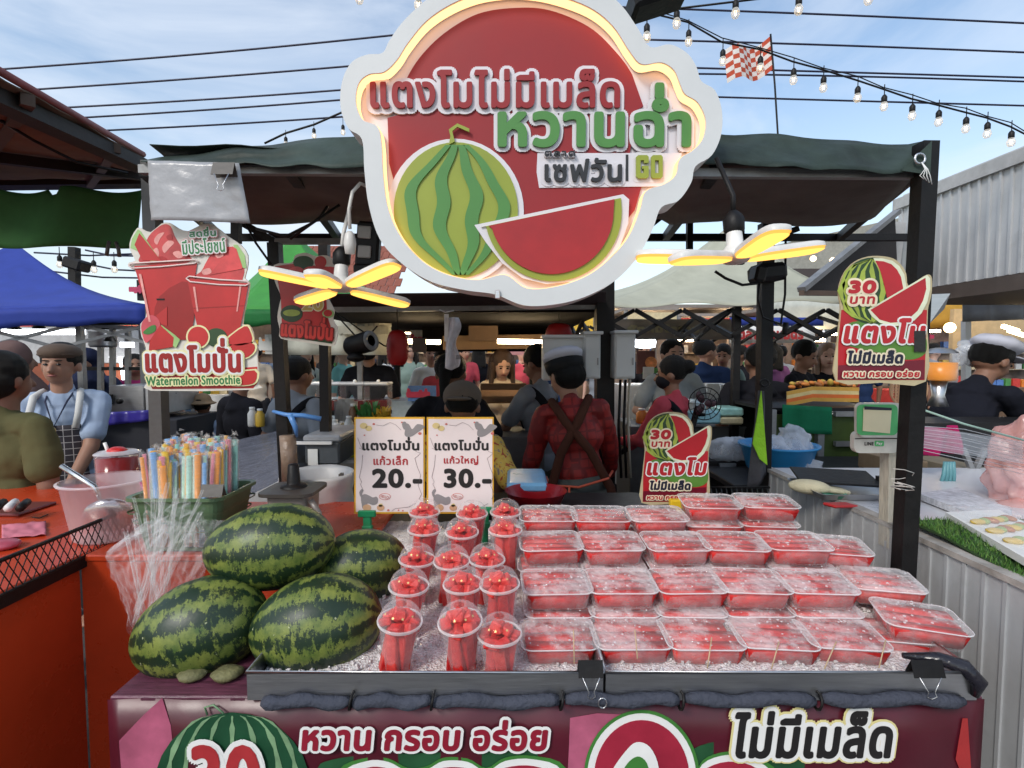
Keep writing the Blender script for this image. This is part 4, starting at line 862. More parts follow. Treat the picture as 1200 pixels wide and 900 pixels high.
# pixel y of the glass; the carrying cable runs about 26 px above
cab = [(700, 12), (757, 14)] + [(x - 1, y - 26 + i * .4) for i, (x, y) in enumerate(seq)] + [(1230, 172)]
YB2 = 3.0
for nm, off in (('lower strand of the bulb string crossing the sky at right', 0), ('upper strand of the bulb string crossing the sky at right', -5)):
    B().tube([P(x, y + (off if 0 < i < len(cab) - 1 else 0) * (1 if i % 2 else .4), YB2) for i, (x, y) in enumerate(cab)], .005 if off == 0 else .003, 6).o('festoon_cable', blackm, label=nm, cat='cable')
ordn = ['first', 'second', 'third', 'fourth', 'fifth', 'sixth', 'seventh', 'eighth', 'ninth', 'tenth', 'eleventh', 'twelfth']
for i, (x, y) in enumerate(seq): bulb(x, y - 8, YB2, 'hanging bulb on the sloping string at right, %s from left' % ordn[i], sc_=.92)
for i, (x, y) in enumerate(((758, 42), (793, 26), (862, 14), (936, 10), (1018, -2), (490, 4), (421, -3))): bulb(x, y - 4, 2.2, 'warm bulb at the top edge, %s' % ('nearest the sign, by the floodlight', 'second right of the sign', 'third right of the sign', 'fourth right of the sign', 'fifth right of the sign, cut by the frame', 'left of the sign top, larger', 'far left of the sign top, cut off')[i], sc_=1.05)
for a, c in (((380, -14), (520, -10)), ((745, 16), (1060, -22))): B().tube([P(a[0], a[1], 2.2), P(c[0], c[1], 2.2)], .004, 6).o('festoon_cable', blackm, label='bulb cable along the top edge, %s of the sign' % ('left' if a[0] < 600 else 'right'), cat='cable')
B().tube([P(310, 168, 3.2), P(335, 156, 3.2), P(368, 146, 3.2), P(400, 132, 3.2), P(440, 115, 3.2)], .006, 6).o('festoon_cable', blackm, label='short cable rising to the sign from the left canopy', cat='cable')
for i, (x, y) in enumerate(((335, 166), (368, 156), (402, 152))): bulb(x, y, 3.2, 'small bulb over the left canopy, %s from left' % ordn[i], sc_=.6)
t = T('checkered_flag', 'red and white checkered flag flying on a thin pole', 'flag', P(911, 165, 3.6))
b = B(); NX, NY = 8, 7
for i in range(NX):
    for j in range(NY):
        def fp(u, v): q = P(903 - 56 * u + 4 * v, 42 + 38 * v + 22 * u + 3 * math.sin(u * 5), 3.6); q.y += .06 * math.sin(u * 6); return q
        b.add([fp(i / NX, j / NY), fp((i + 1) / NX, j / NY), fp((i + 1) / NX, (j + 1) / NY), fp(i / NX, (j + 1) / NY)], [[0, 1, 2, 3]], (i + j) % 2)
b.o('flag_cloth', [CLOTH('flag_red', (.5, .09, .05)), CLOTH('flag_white', (.75, .7, .66))], t)
B().tube([P(903, 40, 3.6), P(908, 100, 3.6), P(912, 165, 3.6), P(917, 262, 3.6)], .006, 6).o('pole', blackm, t)
# ================================================================ printed signs
def stripes_on(parent, cx, cy, rx, ry, Y, mat, n, tilt=0, clipx=None):
    for k in range(n):
        a = -75 + 150 * k / (n - 1); L_, R_ = [], []
        for q in range(11):
            v = -1 + 2 * q / 10; e = math.sqrt(max(0, 1 - v * v)); x = cx + rx * math.sin(R(a)) * e + 1.2 * math.sin(q * 2.1 + k * 2); y = cy + ry * v * .97; w2 = rx * .055 * (.25 + e) * (1 + .4 * math.sin(q * 1.7 + k))
            if clipx and x > clipx(y): x = clipx(y)
            L_.append((x - w2, y)); R_.append((x + w2, y))
        pl(L_ + R_[::-1], Y, mat, parent, 'stripe_print')
mdark = M('rind_dark_print', (.02, .055, .015), .4, 0, .3, 14, 0); mlite = M('rind_light_print', (.33, .42, .06), .4, 0, .3, 14, 0); rim_p = M('rind_rim_print', (.74, .76, .55), .4)
def sign30(x0, y0, x1, y1, Y, lab, loc_lab='sign', tape=False):
    def n(x, y): return (x0 + (x1 - x0) * (x - 45) / 605, y0 + (y1 - y0) * (y - 55) / 785)
    def npts(l): return [n(*q) for q in l]
    t = T('price_sign', lab, 'sign', P((x0 + x1) / 2, y1, Y))
    ol = [(45, 835), (50, 600), (72, 385), (60, 300), (68, 225), (105, 145), (165, 88), (245, 58), (330, 55), (405, 70), (455, 108), (488, 165), (500, 238), (560, 208), (625, 170), (650, 192), (650, 270), (640, 330), (626, 385), (622, 500), (612, 835), (330, 842)]
    B().plate(px2(spl(npts(ol), 3), Y), Y, Y + .004).o('board', M('sign_board_edge', (.5, .42, .25), .6), t)
    red = M('sign_print_red', (.45, .012, .02), .33, 0, .12, 9, .05); mar = M('sign_print_maroon', (.16, .006, .02), .33, 0, .12, 9, .05)
    dn = lambda k: Y - .0006 * k
    pl(npts([(54, 826), (58, 600), (78, 390), (620, 390), (612, 600), (604, 826)]), dn(1), red, t, 'red_print')
    pl(npts([(55, 822), (57, 735), (605, 700), (604, 822)]), dn(2), mar, t, 'maroon_print')
    pl(npts([(100, 500), (180, 460), (360, 480), (500, 520), (540, 600), (610, 560), (608, 660), (500, 700), (320, 660), (100, 600)]), dn(2.5), M('sign_print_green', (.09, .22, .03), .4, 0, .2, 14, 0), t, 'green_print', smooth=4)
    c = n(277, 272); rx = (x1 - x0) * 210 / 605; ry = (y1 - y0) * 208 / 785
    pl(circ(c[0], c[1], rx, ry, 36), dn(3), mdark, t, 'melon_print'); stripes_on(t, c[0] - rx * .02, c[1], rx * .97, ry, dn(3.6), mlite, 9)
    pl(npts([(280, 68), (340, 70), (400, 84), (445, 118), (476, 170), (490, 250), (485, 330), (380, 330), (358, 250), (330, 160)]), dn(4.4), rim_p, t, 'rind_print')
    pl(npts([(292, 84), (345, 88), (395, 106), (430, 140), (455, 185), (468, 250), (465, 330), (370, 330), (350, 240), (325, 150)]), dn(5), red, t, 'flesh_print')
    pl(npts([(245, 388), (620, 172), (640, 195), (640, 260), (622, 340), (585, 410), (540, 455), (470, 485), (400, 492), (320, 470), (270, 430)]), dn(5.6), rim_p, t, 'rind_print')
    pl(npts([(262, 390), (610, 190), (615, 260), (595, 330), (560, 395), (510, 440), (450, 465), (390, 470), (320, 450)]), dn(6.2), red, t, 'flesh_print')
    u = (x1 - x0) / 605 * Y / FPX
    crm = M('sign_cream', (.80, .70, .50), .45)
    bx = lambda a, b_, c_, d: (*n(a, b_), *n(c_, d))
    tx('30', bx(122, 205, 300, 290), dn(7), [(22 * u, crm, 0), (8 * u, red, .001)], t, italic=.12)
    tx('บาท', bx(128, 305, 290, 355), dn(7), [(20 * u, crm, .0004), (4 * u, red, .0012)], t, italic=.12)
    tx('แตงโม', bx(95, 440, 610, 600), dn(7), [(19 * u, whitep, 0), (8 * u, red, .001)], t, italic=.15)
    tx('ไม่มีเมล็ด', bx(110, 640, 470, 725), dn(7), [(17 * u, crm, .0006), (5.5 * u, M('navy_ink', (.01, .012, .03), .4), .0015)], t, italic=.12)
    tx('หวาน กรอบ อร่อย', bx(90, 762, 572, 808), dn(7), [(11 * u, crm, .0002), (2.6 * u, red, .0012)], t, italic=.1)
    if tape: pl(npts([(538, 520), (612, 520), (612, 650), (538, 650)]), dn(10), M('black_tape', (.015, .013, .013), .3), t, 'black_tape', smooth=0)
    return t
sign30(980, 300, 1092, 448, 1.375, 'thirty baht watermelon cut-out sign tied to the right black post', tape=True)
sign30(752, 483, 834, 590, 1.86, 'smaller thirty baht watermelon sign standing behind the boxes')
b = B(); b.obox(P(793, 590, 1.84), (.05, .03, .03), None, 0, .004); b.obox(P(793, 600, 1.84), (.03, .025, .05), None, 0, .003); b.o('yellow_clip', M('yellow_plastic', (.75, .5, .02), .4), label='yellow clip holding the standing thirty baht sign', cat='clip')
# smoothie sign
YM = 1.40; t = T('smoothie_sign', 'cut-out watermelon smoothie sign with two red cups, hanging at left', 'sign', P(232, 460, YM))
def z2(l): return [(140 + a / 4.089, 250 + b_ / 4.089) for a, b_ in l]
ol = [(48, 170), (55, 120), (85, 70), (110, 75), (150, 90), (200, 50), (240, 45), (280, 70), (330, 85), (400, 50), (450, 55), (520, 110), (580, 150), (615, 200), (612, 265), (600, 310), (622, 330), (620, 365), (605, 440), (590, 530), (620, 535), (640, 570), (645, 610), (662, 640), (660, 690), (668, 770), (665, 820), (640, 845), (150, 850), (140, 800), (125, 640), (105, 590), (100, 530), (125, 500), (130, 430), (105, 350), (75, 275), (42, 255), (45, 235), (75, 225)]
B().plate(px2(spl(z2(ol), 2), YM), YM, YM + .005).o('board', M('sign_white_edge', (.72, .68, .6), .5), t)
D = lambda k: YM - .0007 * k
cupred = M('cup_print_red', (.50, .02, .02), .35, 0, .16, 9, .02); heap = M('slush_print', (.62, .06, .06), .4, 0, .4, 13, .05); rimg = M('cup_rim_print', (.78, .62, .58), .35); dred = M('cup_print_deep', (.33, .008, .008), .35, 0, .12, 9, .0)
lgrn = M('pale_green_print', (.35, .55, .2), .4)
pl(z2([(145, 815), (148, 770), (660, 735), (660, 815), (640, 838), (158, 842)]), D(1), cupred, t, 'red_band_print')
pl(z2([(140, 110), (180, 70), (215, 52), (245, 62), (265, 110), (290, 150), (320, 190), (345, 228), (250, 245), (100, 240), (110, 180)]), D(1), heap, t, 'slush_print', smooth=3)
pl(z2([(420, 225), (460, 175), (540, 160), (590, 190), (588, 320), (480, 330), (350, 310), (390, 280)]), D(1), heap, t, 'slush_print', smooth=3)
pl(z2([(52, 165), (60, 120), (88, 76), (100, 84), (150, 160), (200, 228), (150, 230), (105, 190)]), D(2), lgrn, t, 'rind_print'); pl(z2([(72, 150), (95, 95), (200, 228), (110, 225)]), D(3), cupred, t, 'slice_print')
pl(z2([(545, 150), (565, 150), (600, 200), (608, 262), (580, 262)]), D(2), lgrn, t, 'rind_print'); pl(z2([(540, 158), (560, 170), (590, 260), (585, 266), (430, 296)]), D(3), heap, t, 'slice_print')
pl(z2([(70, 252), (372, 236), (355, 350), (350, 560), (330, 600), (150, 600), (120, 420)]), D(4), cupred, t, 'cup_print')
pl(z2([(190, 400), (345, 330), (345, 580), (260, 600), (170, 560)]), D(4.4), dred, t, 'cup_shade_print', smooth=3)
B().tube([P(*q, D(6)) for q in z2([(45, 250), (60, 240), (200, 232), (360, 222), (378, 230), (360, 240), (200, 256), (60, 264), (45, 250)])], .0022, 6).o('rim_print', rimg, t)
pl(z2([(325, 312), (618, 335), (600, 440), (570, 590), (385, 600), (350, 440)]), D(5), cupred, t, 'cup_print')
B().tube([P(*q, D(7)) for q in z2([(320, 312), (335, 302), (480, 318), (610, 325), (624, 336), (606, 346), (480, 342), (340, 328), (320, 312)])], .0022, 6).o('rim_print', rimg, t)
hl_ = M('print_highlight', (.80, .34, .30), .4, 0, .25, 30, 0); dk_ = M('print_shadow_red', (.40, .012, .014), .4, 0, .2, 20, 0)
for q_ in ([(165, 130), (185, 100), (215, 92), (195, 120), (180, 150)], [(205, 160), (235, 130), (262, 140), (240, 165), (215, 190)], [(255, 190), (285, 180), (305, 205), (280, 215)], [(160, 180), (180, 165), (190, 195), (175, 215)], [(455, 190), (485, 178), (500, 200), (470, 215)], [(395, 275), (430, 262), (440, 285), (405, 295)]): pl(z2(q_), D(1.7), hl_, t, 'slush_highlight_print', smooth=3)
for q_ in ([(225, 110), (248, 100), (255, 125), (235, 130)], [(175, 215), (205, 205), (230, 222), (190, 232)], [(300, 225), (320, 215), (335, 230)], [(520, 175), (545, 170), (535, 200)]): pl(z2(q_), D(1.8), dk_, t, 'slush_shadow_print', smooth=3)
for q_ in ([(92, 290), (104, 290), (150, 520), (140, 520)], [(352, 352), (362, 352), (378, 470), (370, 470)], [(575, 350), (584, 350), (566, 470), (560, 470)]): pl(z2(q_), D(6.6), hl_, t, 'cup_highlight_print')
pl(z2([(355, 452), (600, 440), (598, 445), (355, 458)]), D(5.6), dred, t, 'cup_shade_print')
pl(z2([(105, 560), (110, 520), (145, 488), (180, 500), (195, 540), (160, 590), (125, 620)]), D(6), M('melon_pink_print', (.6, .08, .1), .4, 0, .2, 9, 0), t, 'slice_print', smooth=4)
pl(z2([(175, 490), (228, 448), (228, 540), (200, 530)]), D(6), cupred, t, 'slice_print')
pl(z2([(112, 572), (140, 545), (170, 535), (172, 562), (140, 580)]), D(7.5), green, t, 'leaf_print', smooth=3)
pl(z2([(200, 535), (262, 580), (290, 605), (270, 645), (200, 600)]), D(6.6), lgrn, t, 'rind_print'); pl(z2([(195, 535), (260, 595), (255, 640), (140, 660), (145, 610)]), D(7), cupred, t, 'slice_print')
pl(circ(140 + 463 / 4.089, 250 + 595 / 4.089, 13, 11), D(6), mdark, t, 'melon_print')
pl(circ(140 + 376 / 4.089, 250 + 592 / 4.089, 14, 14), D(7), M('pale_yellow_print', (.8, .75, .4), .4), t, 'rind_print'); pl(circ(140 + 376 / 4.089, 250 + 592 / 4.089, 12, 12), D(8), cupred, t, 'slice_print')
for q, c_ in (([(500, 612), (600, 533), (632, 560), (640, 620), (560, 640)], 0), ([(505, 635), (640, 615), (655, 660), (600, 700), (520, 680)], 0), ([(490, 780), (655, 745), (660, 810), (600, 828), (520, 822)], 1)):
    ctr = (sum(a for a, _ in q) / len(q), sum(b_ for _, b_ in q) / len(q)); pl(z2(q), D(6 + c_ * 2), M('pale_yellow_print', 0), t, 'rind_print', smooth=3); pl(z2([(a + (ctr[0] - a) * .14, b_ + (ctr[1] - b_) * .14) for a, b_ in q]), D(7.2 + c_ * 2), cupred, t, 'slice_print', smooth=3)
uu = YM / FPX
gi = M('sign_green_ink', (.03, .2, .06), .4); yl = M('pale_yellow_print', 0); dr = M('deep_red_ink', (.33, .008, .01), .35)
tx('สดชื่น', (222, 266, 253, 277.5), D(9), [(2.2 * uu, M('pink_outline', (.75, .3, .28), .4), 0), (1.6 * uu, whitep, .0006), (.35 * uu, gi, .0014)], t, rot=3)
tx('มีประโยชน์', (214, 279, 264, 297), D(9), [(2.2 * uu, M('pink_outline', 0), 0), (1.6 * uu, whitep, .0006), (.35 * uu, gi, .0014)], t, rot=4)
tx('แตงโมปั่น', (171, 396, 282, 437), D(9), [(5.4 * uu, yl, 0), (3.8 * uu, whitep, .001), (1.5 * uu, dr, .002)], t)
tx('Watermelon Smoothie', (172, 440, 282, 451), D(9), [(2.0 * uu, M('pale_yellow_print', 0), .0024), (.35 * uu, gi, .0032)], t, rot=1)
for k, (px, py) in enumerate(((176, 351), (180, 438))): B().box(P(px - 5, 0, YM - .002).x, P(px + 5, 0, YM).x, YM - .004, YM + .03, P(0, py + 1, YM).z, P(0, py - 1, YM).z).o('cable_tie', blackm, t)
# small 20 sign behind lamp
YT = 1.95; t = T('small_smoothie_sign', 'small red cut-out sign with a 20 price behind the left hanging lamp', 'sign', P(358, 405, YT))
def z3(l): return [(300 + a / 3.6, 230 + b_ / 3.6) for a, b_ in l]
B().plate(px2(spl(z3([(75, 290), (150, 280), (165, 250), (210, 238), (250, 252), (300, 250), (345, 285), (355, 320), (340, 350), (300, 410), (330, 480), (325, 520), (345, 560), (338, 610), (315, 632), (200, 615), (105, 600), (100, 560), (90, 510), (100, 450), (105, 420), (80, 360)]), 3), YT), YT, YT + .005).o('board', M('sign_white_edge', 0), t)
E_ = lambda k: YT - .0008 * k
pl(z3([(80, 295), (155, 285), (345, 300), (345, 345), (295, 400), (300, 500), (330, 600), (110, 590), (105, 430)]), E_(1), cupred, t, 'red_print')
pl(circ(*z3([(200, 280)])[0], 12, 8), E_(2), mdark, t, 'melon_print'); pl(circ(*z3([(272, 277)])[0], 7, 7), E_(2.5), cupred, t, 'berry_print')
for x in (170, 230, 310): pl(circ(*z3([(x, 325)])[0], 10, 8), E_(3), heap, t, 'slush_print')
pl(circ(*z3([(150, 495)])[0], 13, 10), E_(3), mdark, t, 'melon_print'); pl(circ(*z3([(150, 492)])[0], 10, 4), E_(4), mlite, t, 'stripe_print')
pl(z3([(105, 590), (105, 570), (330, 595), (320, 622)]), E_(2), mdark, t, 'grass_print')
pl(circ(*z3([(305, 495)])[0], 7, 5), E_(3), lgrn, t, 'rind_print'); pl(circ(*z3([(303, 493)])[0], 5, 4), E_(4), cupred, t, 'slice_print')
tx('20', (*z3([(195, 428)])[0], *z3([(282, 482)])[0]), E_(4), [(.006, cream, .0), (.002, M('gold_print', (.62, .42, .1), .4), .001)], t)
tx('แตงโมปั่น', (*z3([(108, 505)])[0], *z3([(325, 600)])[0]), E_(5), [(.007, M('dark_outline', (.2, .01, .01), .4), 0), (.0028, M('bright_red_print', (.65, .04, .03), .4), .001)], t, rot=-5)
# price cards
def card(x0, x1, y0, y1, num, sub, lab):
    Yc = 1.735; t = T('price_card', lab, 'price card', P((x0 + x1) / 2, y1, Yc), 'framed price cards')
    B().plate(px2([(x0 - 2, y0 - 2), (x1 + 1.5, y0 - 2), (x1 + 1.5, y1 + 2), (x0 - 2, y1 + 2)], Yc), Yc + .001, Yc + .008).o('frame', M('yellow_frame', (.72, .40, .02), .4), t)
    pl([(x0, y0), (x1, y0), (x1, y1), (x0, y1)], Yc - .001, whitec, t, 'card_face', th=.002)
    w_ = x1 - x0; f = Yc - .002
    tx('แตงโมปั่น', (x0 + w_ * .095, y0 + 21, x0 + w_ * .94, y0 + 37), f, [(.0018, ink, 0)], t)
    tx(sub, (x0 + w_ * (.26 if num[0] == '2' else .24), y0 + 43, x0 + w_ * (.77 if num[0] == '2' else .78), y0 + 54), f, [(.0010, redink, 0)], t)
    tx(num, (x0 + w_ * .24, y0 + 58, x0 + w_ * .985, y0 + 81), f, [(.0040, ink, 0)], t)
    gcat = M('cat_grey', (.27, .25, .25), .6, 0, .1, 20, 0); yp = M('soft_yellow_print', (.7, .55, .25), .6, 0, .1, 20, 0); rp = M('soft_red_print', (.55, .15, .12), .6)
    nx = lambda l, ox=0, oy=0: [(x0 + a + ox, y0 + b_ + oy) for a, b_ in l]
    pl(nx([(57, 18), (58, 10), (56, 5), (62, 6), (66, 12), (72, 6), (80, 8), (79, 11), (72, 16), (66, 20), (60, 21)]), f, gcat, t, 'cat_print', smooth=3)
    pl(nx([(56, 12), (54, 6), (56, 3), (59, 4), (57, 7), (59, 12)]), f - .0004, gcat, t, 'cat_tail_print', smooth=2)
    pl(nx([(7, 101), (6, 92), (10, 88), (16, 90), (20, 92), (24, 91), (26, 94), (25, 99), (20, 101), (14, 99), (12, 104), (8, 105)]), f, gcat, t, 'cat_print', smooth=3)
    pl(nx([(6, 92), (4, 86), (7, 82), (9, 84), (7, 88), (10, 92)]), f - .0004, gcat, t, 'cat_tail_print', smooth=2)
    for px, py, r_, mm in ((9, 8, 4.5, yp), (15, 11, 4, yp), (21, 6, 1.5, rp), (54, 4, 1.2, rp), (75, 17, 2, rp), (10, 19, 1, rp), (13, 104, 5, M('basket_print', (.6, .35, .2), .6)), (29, 104, 4.5, M('basket_print', 0)), (29, 101, 2.5, yp), (38, 107, 1.5, rp), (50, 107, 1, rp), (55, 107.5, 1, rp), (66, 106, 1.2, rp), (72, 103, 1, yp)):
        pl([(x0 + q[0], y0 + q[1]) for q in circ(px, py, r_, r_ * .8, 12)], f - .0002, mm, t, 'motif_print')
    thin = M('thin_line_ink', (.25, .18, .18), .6)
    for l in ([(24, 7), (32, 8), (40, 4), (47, 7), (53, 13)], [(8, 42), (7, 55), (4, 68), (7, 74), (5, 76), (8, 82)], [(70, 38), (76, 40), (73, 43), (69, 46), (72, 56), (76, 66), (73, 78), (77, 88), (74, 94)], [(2, 22), (5, 30), (8, 36), (4, 34)], [(42, 108), (46, 105), (54, 104), (62, 103), (70, 99)]):
        B().tube([P(x0 + a, y0 + b_, f) for a, b_ in l], .0006, 4).o('line_print', thin, t)
    pl([(x0 + q[0], y0 + q[1]) for q in circ(34, 91, 7, 4, 16)], f, rp, t, 'bubble_print'); pl([(x0 + q[0], y0 + q[1]) for q in circ(34, 91, 6.3, 3.4, 16)], f - .0007, whitec, t, 'bubble_print')
    tx('HELLO!', (x0 + 29, y0 + 89.5, x0 + 39, y0 + 93), f - .001, [(.0002, rp, 0)], t, rot=-14)
    return t
card(417, 496, 491, 600, '20.-', 'แก้วเล็ก', 'white price card reading 20 in a yellow frame'); card(502, 577, 491, 600, '30.-', 'แก้วใหญ่', 'white price card reading 30, right of the 20 card')
gc = M('green_plastic', (.01, .22, .09), .35)
for i, (px, py) in enumerate(((430, 602), (568, 598))):
    b = B(); p = P(px, py, 1.715); b.obox(p, (.058, .014, .022), None, 0, .003); b.obox(p + Vector((0, .005, -.025)), (.026, .018, .04), None, 0, .003); b.obox(p + Vector((0, .005, -.05)), (.034, .022, .022), None, 0, .004); b.obox(p + Vector((0, .005, -.085)), (.022, .02, .06), None, 0, .003)
    b.o('card_clip', gc, label=('green plastic clip gripping the 20 price card', 'green plastic clip gripping the 30 price card, seen through the cups')[i], cat='clip')
# paper with binder clip at left
t = T('paper_sheet', 'dull grey plastic-covered paper hanging below the left canopy corner', 'paper', P(230, 262, 1.36))
B().sheet(lambda u, v: P(173 + 107 * u + 8 * v * u + 4 * v, 188 + 70 * v + 3 * u, 1.36) + Vector((0, -.006 * math.sin(u * 5) * v + .003 * MN.noise(Vector((u * 6, v * 6, 0))), 0)), 20, 14).o('sheet', M('plastic_paper', (.36, .36, .37), .3, 0, .12, 9, .25, dirt=.1), t, sol=.001)
clip(262, 198, 1.345, 25, 15, 'large brown binder clip holding the grey paper', M('brown_clip', (.08, .07, .06), .5))
# ================================================================ hanging LED fan lamps
led2 = EMIT('warm_led_panel', (1, .50, .10), 1.25); led3 = EMIT('amber_led_edge', (1, .42, .08), .95); lampw = M('lamp_white', (.72, .70, .66), .4)
def fan_lamp(px, py, Y, lab, angs, ln, px_top):
    p = P(px, py, Y); t = T('fan_lamp', lab, 'lamp', p, 'glowing five-blade hanging lamps')
    B().lathe(p, [(.001, -.006), (.030, -.004), (.036, .006), (.030, .022), (.020, .034), (.018, .065), (.0185, .068)], 20, cap=True).o('hub', lampw, t)
    B().lathe(p, [(.017, .064), (.024, .072), (.025, .10), (.018, .112), (.010, .12)], 18, cap=True).o('socket', blackm, t)
    B().tube([p + Vector((0, 0, .118)), p + Vector((.002, 0, .16)), P(px_top[0], px_top[1], Y)], .006, 8).o('cord', lampw if px_top[2] else blackm, t)
    for a, up in angs:
        d = Vector((math.cos(R(a)), math.sin(R(a)), 0)); s_ = Vector((-d.y, d.x, 0)); d2 = (d * math.cos(R(up)) + Vector((0, 0, math.sin(R(up))))); nrm = s_.cross(d2); nrm = -nrm if nrm.z < 0 else nrm
        def ring(sc2, off, ww, h0=.030, h1=1.0):
            L0 = ln * h1; out_ = []
            for k in range(24):
                th = 2 * math.pi * k / 24; u_ = (math.cos(th)); v_ = math.sin(th); e = .55
                uu_ = math.copysign(abs(u_) ** e, u_); vv_2 = math.copysign(abs(v_) ** e, v_)
                r_ = h0 + (L0 - h0) * (.5 + .5 * uu_ * sc2); out_.append(p + d2 * r_ + s_ * (ww * vv_2 * (.72 + .28 * (r_ / L0))) + nrm * off)
            return out_
        B().loops([ring(1, 0, .032), ring(1, .010, .032), ring(.9, .015, .026)], cap1=True, sm=True).o('blade', lampw, t)
        b = B(); b.loops([ring(.98, 0.0005, .030), ring(.965, -.006, .0285)]); b.loops([ring(.965, -.006, .0285), ring(.80, -.0075, .018), ring(.5, -.008, .008)], m=1, cap1=True); b.o('light_panel', [led3, led2], t)
    t.rotation_euler = (R(-10), 0, 0); return t
fan_lamp(399, 338, 1.50, 'warm glowing fan-shaped lamp hanging left of the big sign', [(196, 8), (142, -1), (270, -8), (40, -3), (330, 9)], .215, (405, 235, 1))
fan_lamp(862, 304, 1.28, 'warm glowing fan-shaped lamp hanging right of the big sign', [(172, 4), (215, -12), (80, 22), (268, -6), (8, 10)], .235, (848, 175, 0))
t = T('power_socket', 'black extension socket box hanging beside the left lamp', 'socket', P(432, 315, 1.75))
B().obox(P(432, 288, 1.75), (.075, .04, .15), (0, .08, 0), 0, .008).o('box', blackm, t)
for py in (272, 295): B().obox(P(427, py, 1.725), (.042, .008, .04), (0, .08, 0), 0, .003).o('face', M('socket_face', (.4, .39, .37), .5), t)
B().obox(P(432, 316, 1.74), (.085, .06, .03), None, 0, .006).o('bracket', blackm, t)
B().lathe(P(410, 285, 1.46), [(.001, -.03), (.013, -.028), (.017, 0), (.013, .024), (.006, .032)], 14, cap=True).o('plug', lampw, label='white round plug above the left hanging lamp', cat='plug')
B().tube([P(410, 268, 1.46), P(409, 245, 1.46), P(413, 225, 1.46), P(422, 215, 1.47), P(430, 218, 1.5)], .005, 8).o('white_cable', lampw, label='white cable looping up from the round plug', cat='cable')
# speaker, cables, lanterns, electrical boxes and other hanging items
b = B(); b.obox(P(899, 320, 2.4), (.14, .12, .08), (0, -.1, .1), 0, .02); b.obox(P(888, 322, 2.33), (.05, .08, .07), (0, .2, 0), 0, .01); b.o('floodlight', blackm, label='black floodlight head on top of the towel post', cat='floodlight')
B().tube([P(838, 318, 2.3), P(850, 326, 2.3), P(870, 334, 2.3), P(888, 332, 2.3)], .006, 6).o('cable', blackm, label='black cable sagging to the floodlight on the towel post', cat='cable')
B().tube([P(890, 330, 2.35), P(888, 350, 2.35), P(894, 372, 2.35), P(915, 380, 2.35), P(920, 345, 2.35), P(921, 250, 2.4)], .005, 6).o('cable', blackm, label='black cable hanging in a loop right of the towel post', cat='cable')
B().tube([P(921, 378, 2.36), P(919, 392, 2.36)], .012, 8).o('plug', blackm, label='black plug dangling right of the towel post', cat='plug')
for i, (pts, Y) in enumerate((([(288, 262), (300, 285), (318, 310)], 1.9), ([(300, 268), (335, 277), (365, 262), (398, 240)], 1.7), ([(340, 280), (375, 255), (408, 205)], 1.75), ([(395, 370), (415, 392), (420, 398)], 2.9), ([(442, 382), (430, 396), (424, 402)], 2.9), ([(385, 360), (420, 385), (450, 405), (480, 412)], 3.1), ([(760, 262), (790, 235), (812, 222)], 1.9))):
    B().tube([P(a, c, Y) for a, c in pts], .0045, 6).o('cable', blackm, label=['thin dark cable beside the top of the smoothie sign', 'sagging dark cable between the left rail and the sign', 'dark cable rising toward the big sign edge', 'left string of the hanging speaker can', 'right string of the hanging speaker can', 'dark cable trailing to the red lantern', 'dark cable crossing behind the right edge of the sign'][i], cat='cable')
t = T('speaker_can', 'dark hanging cylinder with a grey ring mouth left of the lantern', 'speaker', P(418, 404, 2.9))
q = P(419, 404, 2.9); rm = Euler((R(78), 0, R(62))).to_matrix().to_4x4(); rm.translation = q
B().lathe((0, 0, 0), [(.03, .1), (.055, .1), (.058, .09), (.055, -.05), (.04, -.07), (.001, -.07)], 20, mt=rm).o('can', blackm, t)
B().lathe((0, 0, 0), [(.030, .101), (.030, .105), (.054, .105), (.056, .099)], 20, mt=rm).o('ring', greym, t); B().ell(q + Vector((0, -.03, -.07)), (.05, .05, .025)).o('cap', blackm, t)
lred = M('lantern_red', (.42, .012, .012), .5, 0, .15, 6, .3)
def lantern(px, py, Y, rx, rz_, lab):
    p = P(px, py, Y); t = T('red_lantern', lab, 'lantern', p)
    prof = []
    for k in range(33): a = -math.pi / 2 + math.pi * k / 32; prof.append((max(.02, rx * math.cos(a) ** .55 * (1 - .035 * (k % 2))), rz_ * math.sin(a)))
    B().lathe(p, prof, 24).o('paper_shade', lred, t); B().lathe(p, [(.035, -rz_ - .004), (.035, -rz_ + .012)], 16, cap=True).o('cap_ring', blackm, t); B().tube([p + Vector((0, 0, rz_)), p + Vector((0, 0, rz_ + .12))], .003, 5).o('string', blackm, t)
lantern(466, 408, 3.1, .065, .105, 'red paper lantern hanging in the centre-left behind the stall'); lantern(655, 393, 3.3, .085, .075, 'dark red lantern partly hidden above the white electrical boxes')
ebm = M('enclosure_white', (.62, .63, .62), .45, 0, .04, 6, .03, dirt=.1)
